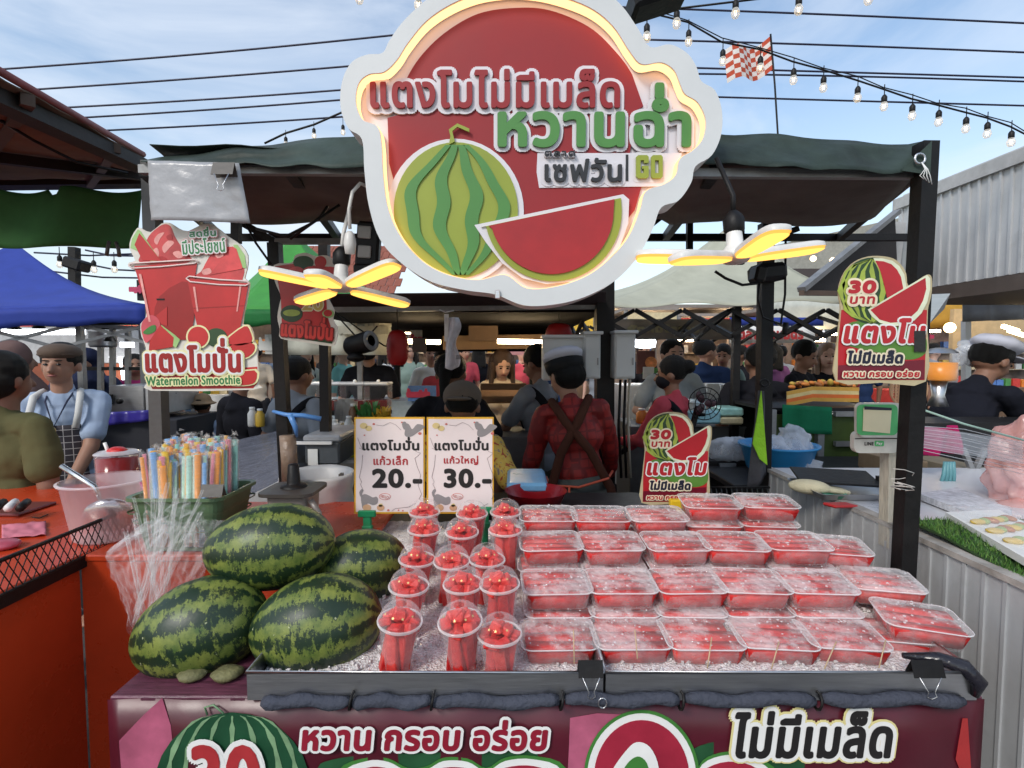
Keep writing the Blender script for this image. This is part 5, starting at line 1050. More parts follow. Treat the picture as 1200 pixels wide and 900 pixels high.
for i, (x0, y0, x1, y1, Y) in enumerate(((636, 396, 688, 446, 3.05), (684, 392, 704, 444, 3.02), (720, 391, 745, 444, 3.02))):
    t = T('electrical_box', ['square white electrical box, leftmost on the dark post', 'narrow white electrical box, middle one touching the post', 'narrow white electrical box right of the dark post'][i], 'electrical box', P((x0 + x1) / 2, y1, Y), 'white electrical boxes on the post')
    a, c = P(x0, y1, Y), P(x1, y0, Y); B().box(a.x, c.x, Y, Y + .14, a.z, c.z, bev=.005).o('housing', ebm, t); B().box(a.x + .008, c.x - .008, Y - .008, Y - .001, a.z + .01, c.z - .012, bev=.002).o('door', ebm, t); B().box(a.x - .006, c.x + .012, Y - .02, Y + .14, c.z, c.z + .018, bev=.003).o('rain_cap', ebm, t)
    B().box(c.x - .02, c.x - .014, Y - .014, Y - .008, a.z + .08, a.z + .12).o('latch', greym, t)
for i, px in enumerate((727, 733, 738)): B().tube([P(px, 445, 3.1), P(px - 2, 500, 3.1), P(px + 1, 560, 3.1)], .008, 6).o('cable', [blackm, blackm, M('beige_cable', (.45, .4, .32), .5)][i], label='%s of three cables dropping from the right electrical box' % ('left', 'middle', 'right')[i], cat='cable', group='cables below the electrical boxes')
t = T('plastic_wrapper', 'white printed plastic sleeve dangling in front of the black-shirted person', 'wrapper', P(531, 435, 2.35))
B().sheet(lambda u, v: P(522 + 15 * u + 3 * math.sin(v * 9) * u, 372 + 62 * v * (1 - .12 * abs(u - .4)), 2.35) + Vector((0, .02 * math.sin(u * 7 + v * 4), 0)), 12, 24).o('sleeve', M('wrapper_white', (.6, .58, .62), .25, 0, .2, 20, .5), t, sol=.001)
B().box(P(518, 0, 2.36).x, P(523, 0, 2.36).x, 2.36, 2.37, P(0, 400, 2.36).z, P(0, 368, 2.36).z).o('board', white, t); B().tube([P(515, 363, 2.36), P(522, 366, 2.36), P(532, 364, 2.36)], .003, 6).o('hook', steel, t)
for k in range(9): B().box(P(532 + k * .6, 0, 2.33).x, P(532.3 + k * .6, 0, 2.33).x, 2.322, 2.323, P(0, 421, 2.33).z, P(0, 416, 2.33).z).o('barcode_bar', ink, t)
B().box(P(479, 0, 3.4).x, P(495, 0, 3.4).x, 3.4, 3.43, P(0, 413, 3.4).z, P(0, 396, 3.4).z).o('cardboard_tag', M('dull_card', (.13, .1, .08), .8), label='dull brown card hanging right of the red lantern', cat='card')
# ================================================================ left red counter
t = T('orange_counter', 'red-orange laminate counter of the left stall, L-shaped', 'counter', (-1.25, 1.2, 0))
XL = -1.25
B().box(-2.6, XL, .55, 2.35, .98, 1.0, bev=.004).o('side_top', orangep, t); B().box(XL - .02, XL - .003, .56, 1.50, .05, .98).o('side_panel', orangep, t)
B().box(XL + .002, -.44, 1.50, 2.06, .98, 1.0, bev=.004).o('return_top', orangep, t); B().box(XL - .001, -.45, 1.505, 1.52, .05, .98).o('return_panel', orangep, t)
# diamond mesh guard along the counter edge
t = T('mesh_guard', 'black diamond wire mesh guard along the left counter edge', 'guard', (XL, 1.1, 1.0))
y0, y1, z0, z1 = .70, 1.70, 1.0, 1.082
b = B()
for zz, rr_ in ((z1, .006), (z0 - .004, .005)): b.tube([(XL + .012, y0, zz), (XL + .012, y1, zz)], rr_, 8)
b.o('rail', blackm, t)
B().box(XL + .006, XL + .016, y0, y1, z0 - .035, z0 - .004).o('lower_strip', blackm, t)
b = B(); k = 0; st = .0245
while y0 + k * st < y1:
    ya = y0 + k * st; h = z1 - z0; b.tube([(XL + .012, ya, z0), (XL + .012, ya + h * .55, z1)], .0014, 4, cap=False); b.tube([(XL + .012, ya + h * .55, z0), (XL + .012, ya, z1)], .0014, 4, cap=False); k += 1
b.o('wire_mesh', blackm, t, kind='stuff')
# tub with scoop
tubm = FILM('tub_plastic', (.92, .80, .82), .30, .25, .15, 12, 0, edge=.45)
p = PZ(98, 642, 1.001); p = Vector((p.x, p.y + .10, 1.001)); t = T('plastic_tub', 'translucent pinkish plastic tub holding a metal scoop', 'tub', p)
hh = P(92, 563, p.y).z - p.z
B().lathe(p, [(.001, .002), (.085, .002), (.092, .01), (.118, hh - .004), (.126, hh - .002), (.128, hh + .004), (.12, hh + .006)], 32).o('tub_wall', tubm, t)
pk_ = M('pink_handle', (.75, .22, .38), .4)
B().tube([p + Vector((.122, -.02, hh)), p + Vector((.135, -.02, hh - .03)), p + Vector((.13, -.015, hh - .06)), p + Vector((.113, -.02, hh - .055)), p + Vector((.112, .03, hh - .05))], .004, 8).o('handle', pk_, t)
t = T('steel_scoop', 'shiny stainless scoop standing in the translucent tub', 'scoop', p + Vector((-.02, 0, .02)))
B().ell(p + Vector((.012, -.01, .072)), (.072, .030, .062), (.45, -.15, .25), 0, 24, 14, fn=lambda d, q: q).o('scoop_bowl', M('polished_steel', (.75, .74, .72), .22, 1, .05, 8, .15), t)
B().tube([p + Vector((-.02, 0, .11)), p + Vector((-.04, .0, .16)), P(72, 546, p.y)], [.008, .009, .0085], 12).o('handle', M('polished_steel', 0), t)
# juice cup, napkin, trays on the counter
c = PZ(140, 595, 1.001); c = P(140, 596, 1.95); c.z = 1.001
t = T('juice_cup', 'large clear cup of dark red juice with a straw on the left counter', 'drink cup', c); hj = P(140, 533, c.y).z - 1.0
B().lathe(c, [(.001, .004), (.062, .004), (.070, hj), (.073, hj + .004), (.07, hj + .01)], 24).o('cup_wall', clearcup, t)
B().lathe(c, [(.001, .008), (.060, .008), (.067, hj - .01), (.001, hj - .01)], 24).o('juice', M('red_juice', (.25, .006, .008), .15, 0, .1, 5, 0), t)
B().lathe(c, [(.073, hj + .006), (.060, hj + .014), (.001, hj + .016)], 24).o('lid', FILM('cup_lid_plastic', (.85, .8, .8), .35, .15, .1), t); B().ell(c + Vector((.0, .0, hj + .012)), (.035, .03, .018)).o('fruit_piece', flesh, t)
B().tube([c + Vector((-.03, 0, hj)), c + Vector((-.045, 0, hj + .045))], .006, 8).o('straw', whitep, t)
B().sheet(lambda u, v: PZ(2 + 52 * u, 616 + 16 * v - 4 * u, 1.003) + Vector((0, 0, .006 * MN.noise(Vector((u * 5, v * 4, 2))) + .004)), 20, 12).o('napkin', CLOTH('pink_napkin', (.62, .2, .25), bump=.3), label='rumpled pink napkin lying on the orange counter', cat='napkin', sol=.001)
B().ell(PZ(2, 638, 1.012), (.05, .04, .016)).o('pink_dish', M('pink_dish', (.45, .08, .12), .35), label='pink dish at the left frame edge on the counter', cat='dish')
B().tube([PZ(38, 606, 1.004), PZ(46, 607, 1.006), PZ(56, 603, 1.004)], .002, 6).o('dark_pen', blackm, label='thin dark stick on the orange counter beside the napkin', cat='stick')
B().box(PZ(0, 600, 1.0).x - .2, PZ(40, 600, 1.0).x, 1.86, 2.02, 1.001, 1.012, bev=.003).o('dark_tray', M('dark_red_tray', (.16, .03, .03), .35), label='dark red tray at the back of the orange counter', cat='tray')
for k in range(3): B().tube([P(-5 + 14 * k, 596, 1.80), P(4 + 14 * k, 588, 1.86)], .013, 8).o('wrapped_roll', [blackm, white, blackm][k], label='small %s rolled item on the dark tray, %s' % (('black', 'white', 'black')[k], ordn[k]), cat='roll', group='rolls on the dark tray')
# straw basket
sb = M('sage_plastic', (.10, .165, .085), .38, 0, .08, 6, .08, dirt=.15)
y0, y1 = 1.505, 1.70; za = 1.001; zb = 1.165
t = T('straw_basket', 'sage green plastic basket full of wrapped coloured straws', 'basket', (-.9, 1.5, za)); cx, cy = P(228, 600, 1.6).x, 1.605
B().loops([rr(.195, .150, .02, za, (cx, cy)), rr(.215, .168, .022, za + .005, (cx, cy)), rr(.265, .215, .028, zb - .01, (cx, cy)), rr(.285, .235, .03, zb - .006, (cx, cy)), rr(.285, .235, .03, zb + .004, (cx, cy)), rr(.262, .212, .028, zb + .002, (cx, cy)), rr(.21, .16, .02, za + .012, (cx, cy))], sm=False, cap0=True, cap1=True).o('basket', sb, t)
for k in range(4): B().loops([rr(.222 + .018 * k, .172 + .018 * k, .024, za + .03 + k * .03, (cx, cy)), rr(.225 + .018 * k, .175 + .018 * k, .024, za + .035 + k * .03, (cx, cy))]).o('rib', sb, t)
scol = [M('straw_%s' % n_, c_, .35, 0, .1, 20, .05) for n_, c_ in (('yellow', (.80, .50, .03)), ('aqua', (.25, .62, .58)), ('pink', (.75, .25, .32)), ('blue', (.18, .4, .72)), ('orange', (.85, .33, .06)), ('mint', (.45, .72, .6)), ('amber', (.82, .42, .02)))]
wrap = FILM('straw_wrapper', (.93, .9, .88), .05, .1, .6, 60, .08, 40, edge=.35)
t2 = t; rnd = random.Random(5); sp_proto = {}
for k in range(250):
    u, v = rnd.uniform(-1, 1), rnd.uniform(-1, 1)
    x = cx + u * .088; y = cy - .01 + v * .08; ci = rnd.randrange(7); r_ = rnd.choice((.0052, .0082, .0082)); lean = (u * .05 + rnd.uniform(-.03, .03), v * .05 + rnd.uniform(-.03, .03)); h = .272 + rnd.uniform(-.02, .02) + .015 * v
    key = (ci, r_)
    if key not in sp_proto:
        bb = B(); bb.tube([(0, 0, 0), (0, 0, 1)], r_, 8); bb.tube([(0, 0, 0), (0, 0, 1.0)], r_ * 1.45, 6, m=1, cap=False); bb.v = [Vector((p_.x, p_.y, p_.z)) for p_ in bb.v]; sp_proto[key] = bb.mesh('straw', [scol[ci], wrap], Vector((0, 0, 0)))
    o = bpy.data.objects.new('straw', sp_proto[key]); COL.objects.link(o); o['label'] = ['yellow', 'aqua', 'pink', 'blue', 'orange', 'mint green', 'amber'][ci] + (' thin' if r_ < .006 else ' wide') + ' wrapped straw standing in the green basket'; o['category'] = 'straw'; o['group'] = 'wrapped straws in the green basket'
    o.location = (x, y, za + .02); o.rotation_euler = (-lean[1], lean[0], rnd.random() * 3); o.scale = (1, 1, h); WL[o] = o.location.copy()
b = B()
for k in range(260):
    u, v = rnd.uniform(-1, 1), rnd.uniform(-1, 1); c_ = Vector((cx + u * .105, cy - .01 + v * .085, za + .288 + .018 * v + rnd.uniform(-.012, .028))); a1 = [Vector((rnd.uniform(-.014, .014), rnd.uniform(-.012, .012), rnd.uniform(-.015, .015))) for _ in range(4)]
    b.add([c_ + q for q in a1], [[0, 1, 2], [0, 2, 3]])
b.o('wrapper_ends', wrap, label='crinkled clear wrapper ends on top of the straws', cat='wrapper', kind='stuff')
clip(249, 575, 1.475, 26, 14, 'brown binder clip on the front rim of the straw basket', M('brown_clip', 0), hand=False)
# clear bag with straws hanging in front
t = T('clear_bag', 'crumpled clear plastic bag of straws hanging from the green basket', 'bag', P(190, 748, 1.36))
def fb(side):
    def f(u, v):
        pr = [(0, 610, 172, 272), (.18, 640, 132, 262), (.38, 655, 122, 248), (.6, 690, 138, 232), (.82, 722, 150, 208), (1, 748, 155, 168)]
        for (a, ya, la, ra), (c, yc, lc, rc) in zip(pr, pr[1:]):
            if v <= c + 1e-6:
                s_ = (v - a) / (c - a); py = ya + (yc - ya) * s_; l_ = la + (lc - la) * s_; r_ = ra + (rc - ra) * s_; break
        px = l_ + (r_ - l_) * u + 3 * MN.noise(Vector((u * 3, v * 5, side)))
        q = P(px, py, 1.40); q.y += side * .035 * math.sin(math.pi * u) * math.sin(math.pi * min(1, v + .1)) + .02 * MN.noise(Vector((u * 5, v * 6, 7 * side))) + .008 * MN.noise(Vector((u * 19, v * 17, side))); return q
    return f
for sd in (-1, 1): B().sheet(fb(sd), 60, 70).o('bag_film', clearp, t)
cst = FILM('clear_straw_plastic', (.93, .93, .92), .06, .08, .1, 20, 0, edge=.5)
for k in range(22):
    a = (148 + rnd.uniform(-2, 95), 590 + rnd.uniform(-28, 40)); c_ = (175 + rnd.uniform(-18, 22), 725 + rnd.uniform(-30, 12))
    B().tube([P(*a, 1.40 + rnd.uniform(-.02, .02)), P(*c_, 1.40 + rnd.uniform(-.02, .02))], rnd.choice((.0035, .005)), 8, cap=False).o('clear_straw', cst, label='clear unwrapped straw standing in the hanging plastic bag', cat='straw', group='clear straws in the hanging bag')
for k in range(6):
    q = [P(150 + rnd.uniform(-10, 90), 600 + rnd.uniform(-20, 40), 1.37 + rnd.uniform(-.02, .03)) for _ in range(2)]; n_ = rnd.uniform(.02, .04)
    B().sheet(lambda u, v: q[0].lerp(q[1], u) + Vector((.01 * math.sin(u * 7 + k), .02 * MN.noise(Vector((u * 4, v * 3, k))), n_ * (v - .5))), 14, 6).o('bag_film', clearp, t)
# blender jug with lid, waste sack
c = P(345, 600, 1.62); c.z = 1.001; t = T('blender_jug', 'square blender jug with dark plunger lid behind the melons', 'blender', c); zt = P(345, 573, 1.62).z
B().loops([rr(.11, .11, .02, 1.001, (c.x, c.y)), rr(.125, .125, .02, zt - .01, (c.x, c.y))], cap0=True).o('jug', M('jug_grey', (.22, .19, .17), .3, 0, .1, 8, .1), t)
lm = M('lid_dark_brown', (.055, .045, .038), .45, 0, .15, 12, .1, dirt=.2)
B().loops([rr(.13, .13, .02, zt - .012, (c.x, c.y)), rr(.165, .165, .03, zt - .006, (c.x, c.y)), rr(.165, .165, .03, zt + .004, (c.x, c.y)), rr(.11, .11, .02, zt + .007, (c.x, c.y))], cap0=True, cap1=True).o('lid', lm, t)
B().lathe((c.x, c.y, zt), [(.04, .007), (.038, .014), (.022, .016), (.02, .022), (.016, .075), (.011, .079), (.001, .080)], 20, cap=False).o('plunger', blackm, t); B().tube([(c.x + .07, c.y - .05, zt - .02), (c.x + .095, c.y - .05, zt - .06), (c.x + .09, c.y - .05, zt - .14)], .009, 8).o('handle', M('jug_grey', 0), t)
c = P(374, 600, 2.15); t = T('waste_bin', 'white plastic sack lining a round bin behind the blender', 'bin', (c.x, c.y, .6)); zt = P(374, 553, 2.15).z
sack = M('white_sack', (.68, .67, .66), .4, 0, .08, 7, .8, bs=9)
b = B(); prof = [(.125, .0), (.13, .1), (.135, .2), (.138, .3), (.135, .36), (.142, .40), (.146, .43), (.140, .445), (.128, .43), (.12, .36), (.11, .2)]
vs_ = []
b.lathe((c.x, c.y, zt - .445), prof, 40); b.v = [v_ + Vector((1, 1, .3)) * (.012 * MN.noise(v_ * 13)) for v_ in b.v]; b.o('sack', sack, t)
B().lathe((c.x, c.y, .3), [(.12, 0), (.125, zt - .3 - .46)], 24, cap=True).o('bin_body', M('bin_grey', (.15, .15, .16), .5), t)
B().obox((c.x + .11, c.y - .05, zt - .02), (.012, .03, .05)).o('bin_clip', M('brown_clip', 0), t)
bt2 = M('blue_tape', (.1, .28, .65), .35); t = T('blue_tie', 'light blue plastic strap tied round the post by the grey-shirted man', 'strap', P(338, 490, 1.97))
B().tube([P(320, 482, 1.97), P(335, 486, 1.95), P(355, 487, 1.96), P(376, 491, 1.97)], [.006, .008, .009, .010], 8).o('strap', bt2, t); B().tube([P(340, 486, 1.95), P(346, 500, 1.95), P(348, 512, 1.96)], [.012, .010, .005], 8).o('tail', bt2, t)
B().tube([P(337, 510, 1.96), P(339, 540, 1.96), P(341, 590, 1.96)], .030, 10).o('wrapped_sleeve', M('taped_sleeve', (.2, .14, .1), .35, 0, .5, 14, .8, bs=30), label='crumpled brown wrapping around the lower blue-tied post', cat='wrapping')
# chopping tool of the price area: dark tray behind cards
B().box(P(380, 0, 1.95).x, P(760, 0, 1.95).x, 1.92, 2.3, .90, .93, bev=.004).o('prep_table', M('prep_dark', (.018, .017, .018), .5, spec=.25), label='dark preparation table behind the cart under the price cards', cat='table')
# ================================================================ people
SKIN = [M('skin_tan', (.36, .19, .125), .55, 0, .08, 14, .06, sss=.15), M('skin_brown', (.24, .12, .075), .55, 0, .08, 14, .06, sss=.15), M('skin_light', (.55, .33, .25), .55, 0, .06, 14, .05, sss=.15)]
HAIR = M('black_hair', (.007, .006, .005), .55, 0, .5, 40, .9, streak=(30, 30, 4), spec=.25); HAIRB = M('brown_hair', (.05, .025, .015), .45, 0, .4, 40, .6, streak=(30, 30, 4))
eyem = M('eye_dark', (.012, .01, .01), .25); mouthm = M('lips', (.33, .11, .09), .5)
fold = bpy.data.textures.new('cloth_folds', 'CLOUDS'); fold.noise_scale = .11
def vox(ob, v, disp=0, sm=3):
    m1 = ob.modifiers.new('r', 'REMESH'); m1.mode = 'VOXEL'; m1.voxel_size = v; m1.use_smooth_shade = True
    m2 = ob.modifiers.new('sm', 'SMOOTH'); m2.factor = .5; m2.iterations = sm
    if disp: m3 = ob.modifiers.new('d', 'DISPLACE'); m3.texture = fold; m3.strength = disp; m3.mid_level = .5; m3.texture_coords = 'LOCAL'
    BAKE.append(ob)
def human(px, pytop, Y, rz, label, shirt, pants, sleeve='short', hair='short', hat=None, skin=0, aL=None, aR=None, lean=0, face=True, v=.012, strap=None, fem=0, head=(0, 0), h=None, wide=1.0, mask=None, group=None, hairm=None, glove=None, hem=.47, crop=0):
    la = R(lean); H0 = .52
    def U(p):
        p = Vector(p); z = p.z - H0
        return Vector((p.x, p.y * math.cos(la) - z * math.sin(la), H0 + z * math.cos(la) + p.y * math.sin(la)))
    top = P(px, pytop, Y); htop = U((0, 0, 1.0)).z
    if h is None: h = top.z / htop
    hip = U((0, 0, 1.0)); c, s_ = math.cos(R(rz)), math.sin(R(rz))
    off = Vector((-(hip.y) * s_ * -1 * 1, 0, 0))
    root = T('person', label, 'person', (0, 0, 0), group, R(rz)); ox = hip.y * h
    root.location = (top.x + ox * s_, Y - ox * c, 0); WL[root] = root.location.copy(); root.scale = (h * (wide if wide else 1), h * (wide if wide else 1), h)
    sk = SKIN[skin]; vv = v / h; sw = 1 - .08 * fem
    hy, hp = R(head[0]), R(head[1])
    def Hd(p):
        p = Vector(p) - Vector((0, .01, .86)); p = Matrix.Rotation(hp, 3, 'X') @ p; p = Matrix.Rotation(hy, 3, 'Z') @ p; return U(p + Vector((0, .01, .86)))
    HR = (Matrix.Rotation(la, 3, 'X') @ Matrix.Rotation(hy, 3, 'Z') @ Matrix.Rotation(hp, 3, 'X')); LR = Matrix.Rotation(la, 3, 'X')
    def arm(sd, hand):
        S = U((sd * .098 * sw, .0, .797)); Hn = Vector(hand) if hand else Vector((sd * .145, -.02, .44)); L1, L2 = .172, .158
        d = Hn - S; D = min(d.length, L1 + L2 - .004); d.normalize(); Hn = S + d * D; a = (L1 * L1 - L2 * L2 + D * D) / (2 * D); hh = math.sqrt(max(0, L1 * L1 - a * a))
        pole = Vector((sd * .5, .35, -1)); pole -= d * pole.dot(d); pole.normalize(); return S, S + d * a + pole * hh, Hn
    arms = [arm(1, aL), arm(-1, aR)]
    b = B()
    def torso(b, e):
        if not crop or e < 0: b.ell((0, 0, .505), (.088 * sw + e + .01 * fem, .062 + e, .062 + e))
        b.ell(U((0, 0, .60)), (.080 * sw + e, .056 + e, .085 + e), LR); b.ell(U((0, 0, .715)), (.090 * sw + e, .060 + e, .095 + e), LR)
        b.cap(U((-.076 * sw, 0, .798)), U((.076 * sw, 0, .798)), .032 + e, .032 + e, 12)
        b.cap(U((0, .008, .79)), U((0, .010, .836)), .058 + e, .027 + e, 12)
        if fem:
            for sd in (-1, 1): b.ell(U((sd * .038, -.045, .71)), (.036 + e, .034 + e, .036 + e), LR)
    torso(b, -.014)
    b.cap(U((0, .006, .80)), Hd((0, .002, .872)), .031, .030, 12); b.ell(Hd((0, .008, .938)), (.050, .060, .060), HR); b.ell(Hd((0, -.014, .905)), (.039, .041, .050), HR); b.ell(Hd((0, -.024, .878)), (.022, .022, .018), HR)
    b.cap(Hd((0, -.053, .925)), Hd((0, -.064, .905)), .006, .010, 8)
    for sd in (-1, 1): b.ell(Hd((sd * .050, .008, .915)), (.007, .013, .019), HR, nu=8, nv=6)
    for (S, E_2, Hn), sd in zip(arms, (1, -1)):
        b.cap(S, E_2, .026, .024, 12); b.cap(E_2, Hn, .024, .0155, 12)
        d = (Hn - E_2).normalized(); sx = d.cross(Vector((0, 0, 1)));
        if sx.length < .2: sx = Vector((1, 0, 0))
        sx.normalize(); n = sx.cross(d); pc = Hn + d * .028
        b.cap(Hn + d * .006, Hn + d * .045, .0175, .0165, 10)
        for f in range(4):
            q0 = Hn + d * .05 + sx * (f - 1.5) * .0105; q1 = q0 + d * (.022 + .004 * (f in (1, 2))) + n * -.006; q2 = q1 + d * .014 - n * .012
            b.cap(q0, q1, .0062, .0056, 6); b.cap(q1, q2, .0056, .005, 6)
        b.cap(Hn + d * .012 + sx * -.014, Hn + d * .040 + sx * -.030 - n * .008, .0075, .006, 6)
    for sd in (-1, 1):
        b.cap((sd * .048, 0, .49), (sd * .052, -.008, .28), .046, .034, 12); b.cap((sd * .052, -.008, .28), (sd * .054, .012, .05), .034, .022, 12); b.ell((sd * .056, -.028, .018), (.028, .068, .018))
    o = b.o('body', sk, root, local=True); vox(o, vv)
    b = B(); torso(b, .006)
    if hem < .5: b.ell((0, 0, hem + .03), (.094 * sw + .008, .070, .05))
    for (S, E_2, Hn), sd in zip(arms, (1, -1)):
        if sleeve == 'long': b.cap(S, E_2, .036, .031, 12); b.cap(E_2, E_2.lerp(Hn, .93), .031, .023, 12)
        else: b.cap(S, S.lerp(E_2, .35), .034, .034, 12); b.cap(S.lerp(E_2, .35), S.lerp(E_2, .74), .034, .035, 12)
    o = b.o('shirt', shirt, root, local=True); vox(o, vv, .024)
    if pants:
        b = B(); b.ell((0, 0, .495), (.092 + .008 * fem, .068, .06))
        if crop: b.ell(U((0, 0, .545)), (.098, .074, .046))
        for sd in (-1, 1): b.cap((sd * .048, 0, .48), (sd * .052, -.008, .28), .064, .050, 12); b.cap((sd * .052, -.008, .28), (sd * .054, .012, .07), .050, .040, 12)
        o = b.o('trousers', pants, root, local=True); vox(o, vv * 1.1, .014)
    hm = hairm or HAIR
    if hair:
        b = B(); b.ell(Hd((0, .014, .947)), (.056, .062, .060), HR)
        if hair == 'full' or (hair == 'short' and fem): b.ell(Hd((0, .030, .918)), (.058, .048, .052), HR)
        if hair == 'long':
            for x in (-.042, -.02, 0, .02, .042): b.cap(Hd((x, .035, .94)), Hd((x * 1.3, .045, .80)), .028, .022, 8)
            for x in (-.05, .05): b.cap(Hd((x, .0, .93)), U((x * 1.25, -.02, .77)), .017, .014, 8)
        if hair == 'bun': b.ell(Hd((0, .075, .95)), .03)
        if hair == 'tail': b.cap(Hd((0, .07, .94)), Hd((0, .085, .83)), .024, .012)
        o = b.o('hair', hm, root, local=True); vox(o, vv * .8, .006, 1)
    if hat == 'cap' or hat == 'capback':
        kk = 1 if hat == 'cap' else -1
        b = B(); b.ell(Hd((0, .008, .955)), (.060, .067, .056), HR, 0, 20, 12); b.ell(Hd((0, -.075 * kk + .01, .948)), (.042, .045, .007), HR); b.ell(Hd((0, .008, 1.01)), .006); b.o('cap', hatm, root, local=True)
    if hat == 'bucket':
        b = B(); b.ell(Hd((0, .008, .965)), (.058, .064, .045), HR); 
        for k in range(3): b.ell(Hd((0, .008, .95 - k * .006)), (.07 + k * .014, .078 + k * .014, .008), HR)
        o = b.o('bucket_hat', hatm, root, local=True); vox(o, vv)
    if hat == 'scarf':
        b = B(); b.ell(Hd((0, .014, .94)), (.064, .066, .068), HR); b.cap(Hd((0, .02, .89)), U((0, .0, .80)), .05, .10, 14); o = b.o('headscarf', hatm, root, local=True); vox(o, vv, .01)
    if face:
        for sd in (-1, 1):
            B().ell(Hd((sd * .0175, -.0500, .926)), (.0075, .004, .0038), HR, nu=8, nv=6).o('eye', eyem, root, local=True); B().ell(Hd((sd * .018, -.0510, .939)), (.012, .004, .0022), HR, nu=8, nv=6).o('eyebrow', hm, root, local=True)
        B().ell(Hd((0, -.0535, .888)), (.014, .004, .0042), HR, nu=8, nv=6).o('mouth', mouthm, root, local=True)
    if mask: B().ell(Hd((0, -.022, .897)), (.042, .042, .036), HR).o('face_mask', mask, root, local=True)
    if glove:
        for S, E_2, Hn in arms:
            d = (Hn - E_2).normalized(); sx = d.cross(Vector((0, 0, 1))).normalized(); n = sx.cross(d); b = B(); b.cap(Hn - d * .02, Hn + d * .045, .0205, .020, 10)
            for f in range(4):
                q0 = Hn + d * .05 + sx * (f - 1.5) * .012; q1 = q0 + d * (.022 + .004 * (f in (1, 2))) - n * .006; b.cap(q0, q1, .0078, .007, 6); b.cap(q1, q1 + d * .014 - n * .012, .007, .006, 6)
            b.cap(Hn + d * .012 - sx * .014, Hn + d * .040 - sx * .032 - n * .008, .009, .0075, 6); o = b.o('glove', glove, root, local=True); vox(o, vv * .55, 0, 1)
    if strap:
        m_, sd, wd = strap; pts = []
        for k in range(26):
            a = 2 * math.pi * k / 26; ca_, sa_ = math.cos(a), math.sin(a); z = .672 + sd * ca_ * .145; rx = .098 if z < .74 else .085; pts.append(U((ca_ * rx * sw, sa_ * .080, z)))
        bb = B(); n_ = len(pts); vs = []
        for i in range(n_):
            tn = (pts[(i + 1) % n_] - pts[i - 1]).normalized(); rad = Vector((pts[i].x, pts[i].y, 0)).normalized(); sd2 = tn.cross(rad).normalized(); vs += [pts[i] + sd2 * wd, pts[i] - sd2 * wd]
        bb.add(vs, [[2 * i, 2 * ((i + 1) % n_), 2 * ((i + 1) % n_) + 1, 2 * i + 1] for i in range(n_)], 0, True); bb.o('shoulder_strap', m_, root, local=True, sol=.008)
    root['_U'] = 0; del root['_U']; return root, U, Hd, HR
C_ = CLOTH
# man in blue shirt and checked apron
hatm = M('brown_visor_cloth', (.10, .065, .045), .8)
ub_, grid = C_('powder_blue_cloth', (.36, .45, .60)), None
chk = bpy.data.materials.new('checked_apron'); nt, N, L = nodes(chk); o_ = N.new('ShaderNodeOutputMaterial'); p = N.new('ShaderNodeBsdfPrincipled'); L.new(p.outputs[0], o_.inputs[0]); p.inputs['Roughness'].default_value = .85
tcn = N.new('ShaderNodeTexCoord'); br = N.new('ShaderNodeTexBrick'); br.offset = 0; br.inputs['Color1'].default_value = (.045, .04, .05, 1); br.inputs['Color2'].default_value = (.05, .045, .055, 1); br.inputs['Mortar'].default_value = (.5, .48, .48, 1)
br.inputs['Scale'].default_value = 1; br.inputs['Mortar Size'].default_value = .0012; br.inputs['Brick Width'].default_value = .022; br.inputs['Row Height'].default_value = .022; mpn = N.new('ShaderNodeMapping'); mpn.inputs['Rotation'].default_value = (R(90), 0, 0)
L.new(tcn.outputs['Object'], mpn.inputs[0]); L.new(mpn.outputs[0], br.inputs[0]); L.new(br.outputs[0], p.inputs['Base Color'])
r1, U, Hd, HR = human(70, 402, 3.05, 24, 'man in light blue shirt and checked apron, looking at the camera from the left stall', ub_, C_('dark_trousers', (.03, .03, .035)), skin=0, aL=(.055, -.20, .50), aR=(-.05, -.20, .50), v=.008, head=(-8, 0), wide=1.06, hair='short')
b = B(); b.sheet(lambda u, v: Vector(((u - .5) * (.125 + .06 * (1 - v)), -.082 + .020 * (2 * u - 1) ** 2 - .004 * math.sin(v * 9 + u * 7), .42 + .30 * v)), 16, 16).o('apron', chk, r1, local=True, sol=.004)
for sd in (-1, 1): 
    b = B(); b.tube([(sd * .055, -.083, .71), (sd * .062, -.078, .76), (sd * .060, -.045, .815), (sd * .05, .0, .832), (sd * .045, .05, .80)], .011, 6).o('apron_strap', M('strap_white', (.6, .6, .58), .8), r1, local=True)
B().tube([(-.035, .0, .835), (-.028, -.055, .80), (0, -.088, .715), (.028, -.055, .80), (.035, 0, .835)], .0028, 6).o('necklace_cord', M('navy_cord', (.01, .015, .05), .6), r1, local=True); B().ell((0, -.092, .705), (.008, .004, .010)).o('pendant', M('gold_foil', 0), r1, local=True)
b = B(); b.ell(Hd((0, .004, .966)), (.058, .066, .034), HR); b.ell(Hd((0, -.022, .960)), (.052, .036, .012), HR); b.o('headband_cap', hatm, r1, local=True)
# customer in olive shirt, back to camera, far left
human(4, 412, 2.35, 168, 'customer in olive shirt with dark hair, back to camera at far left', C_('olive_cloth', (.105, .10, .045)), C_('dark_trousers', 0), skin=1, face=False, v=.009, aL=(.05, -.15, .55), wide=1.10, hair='full')
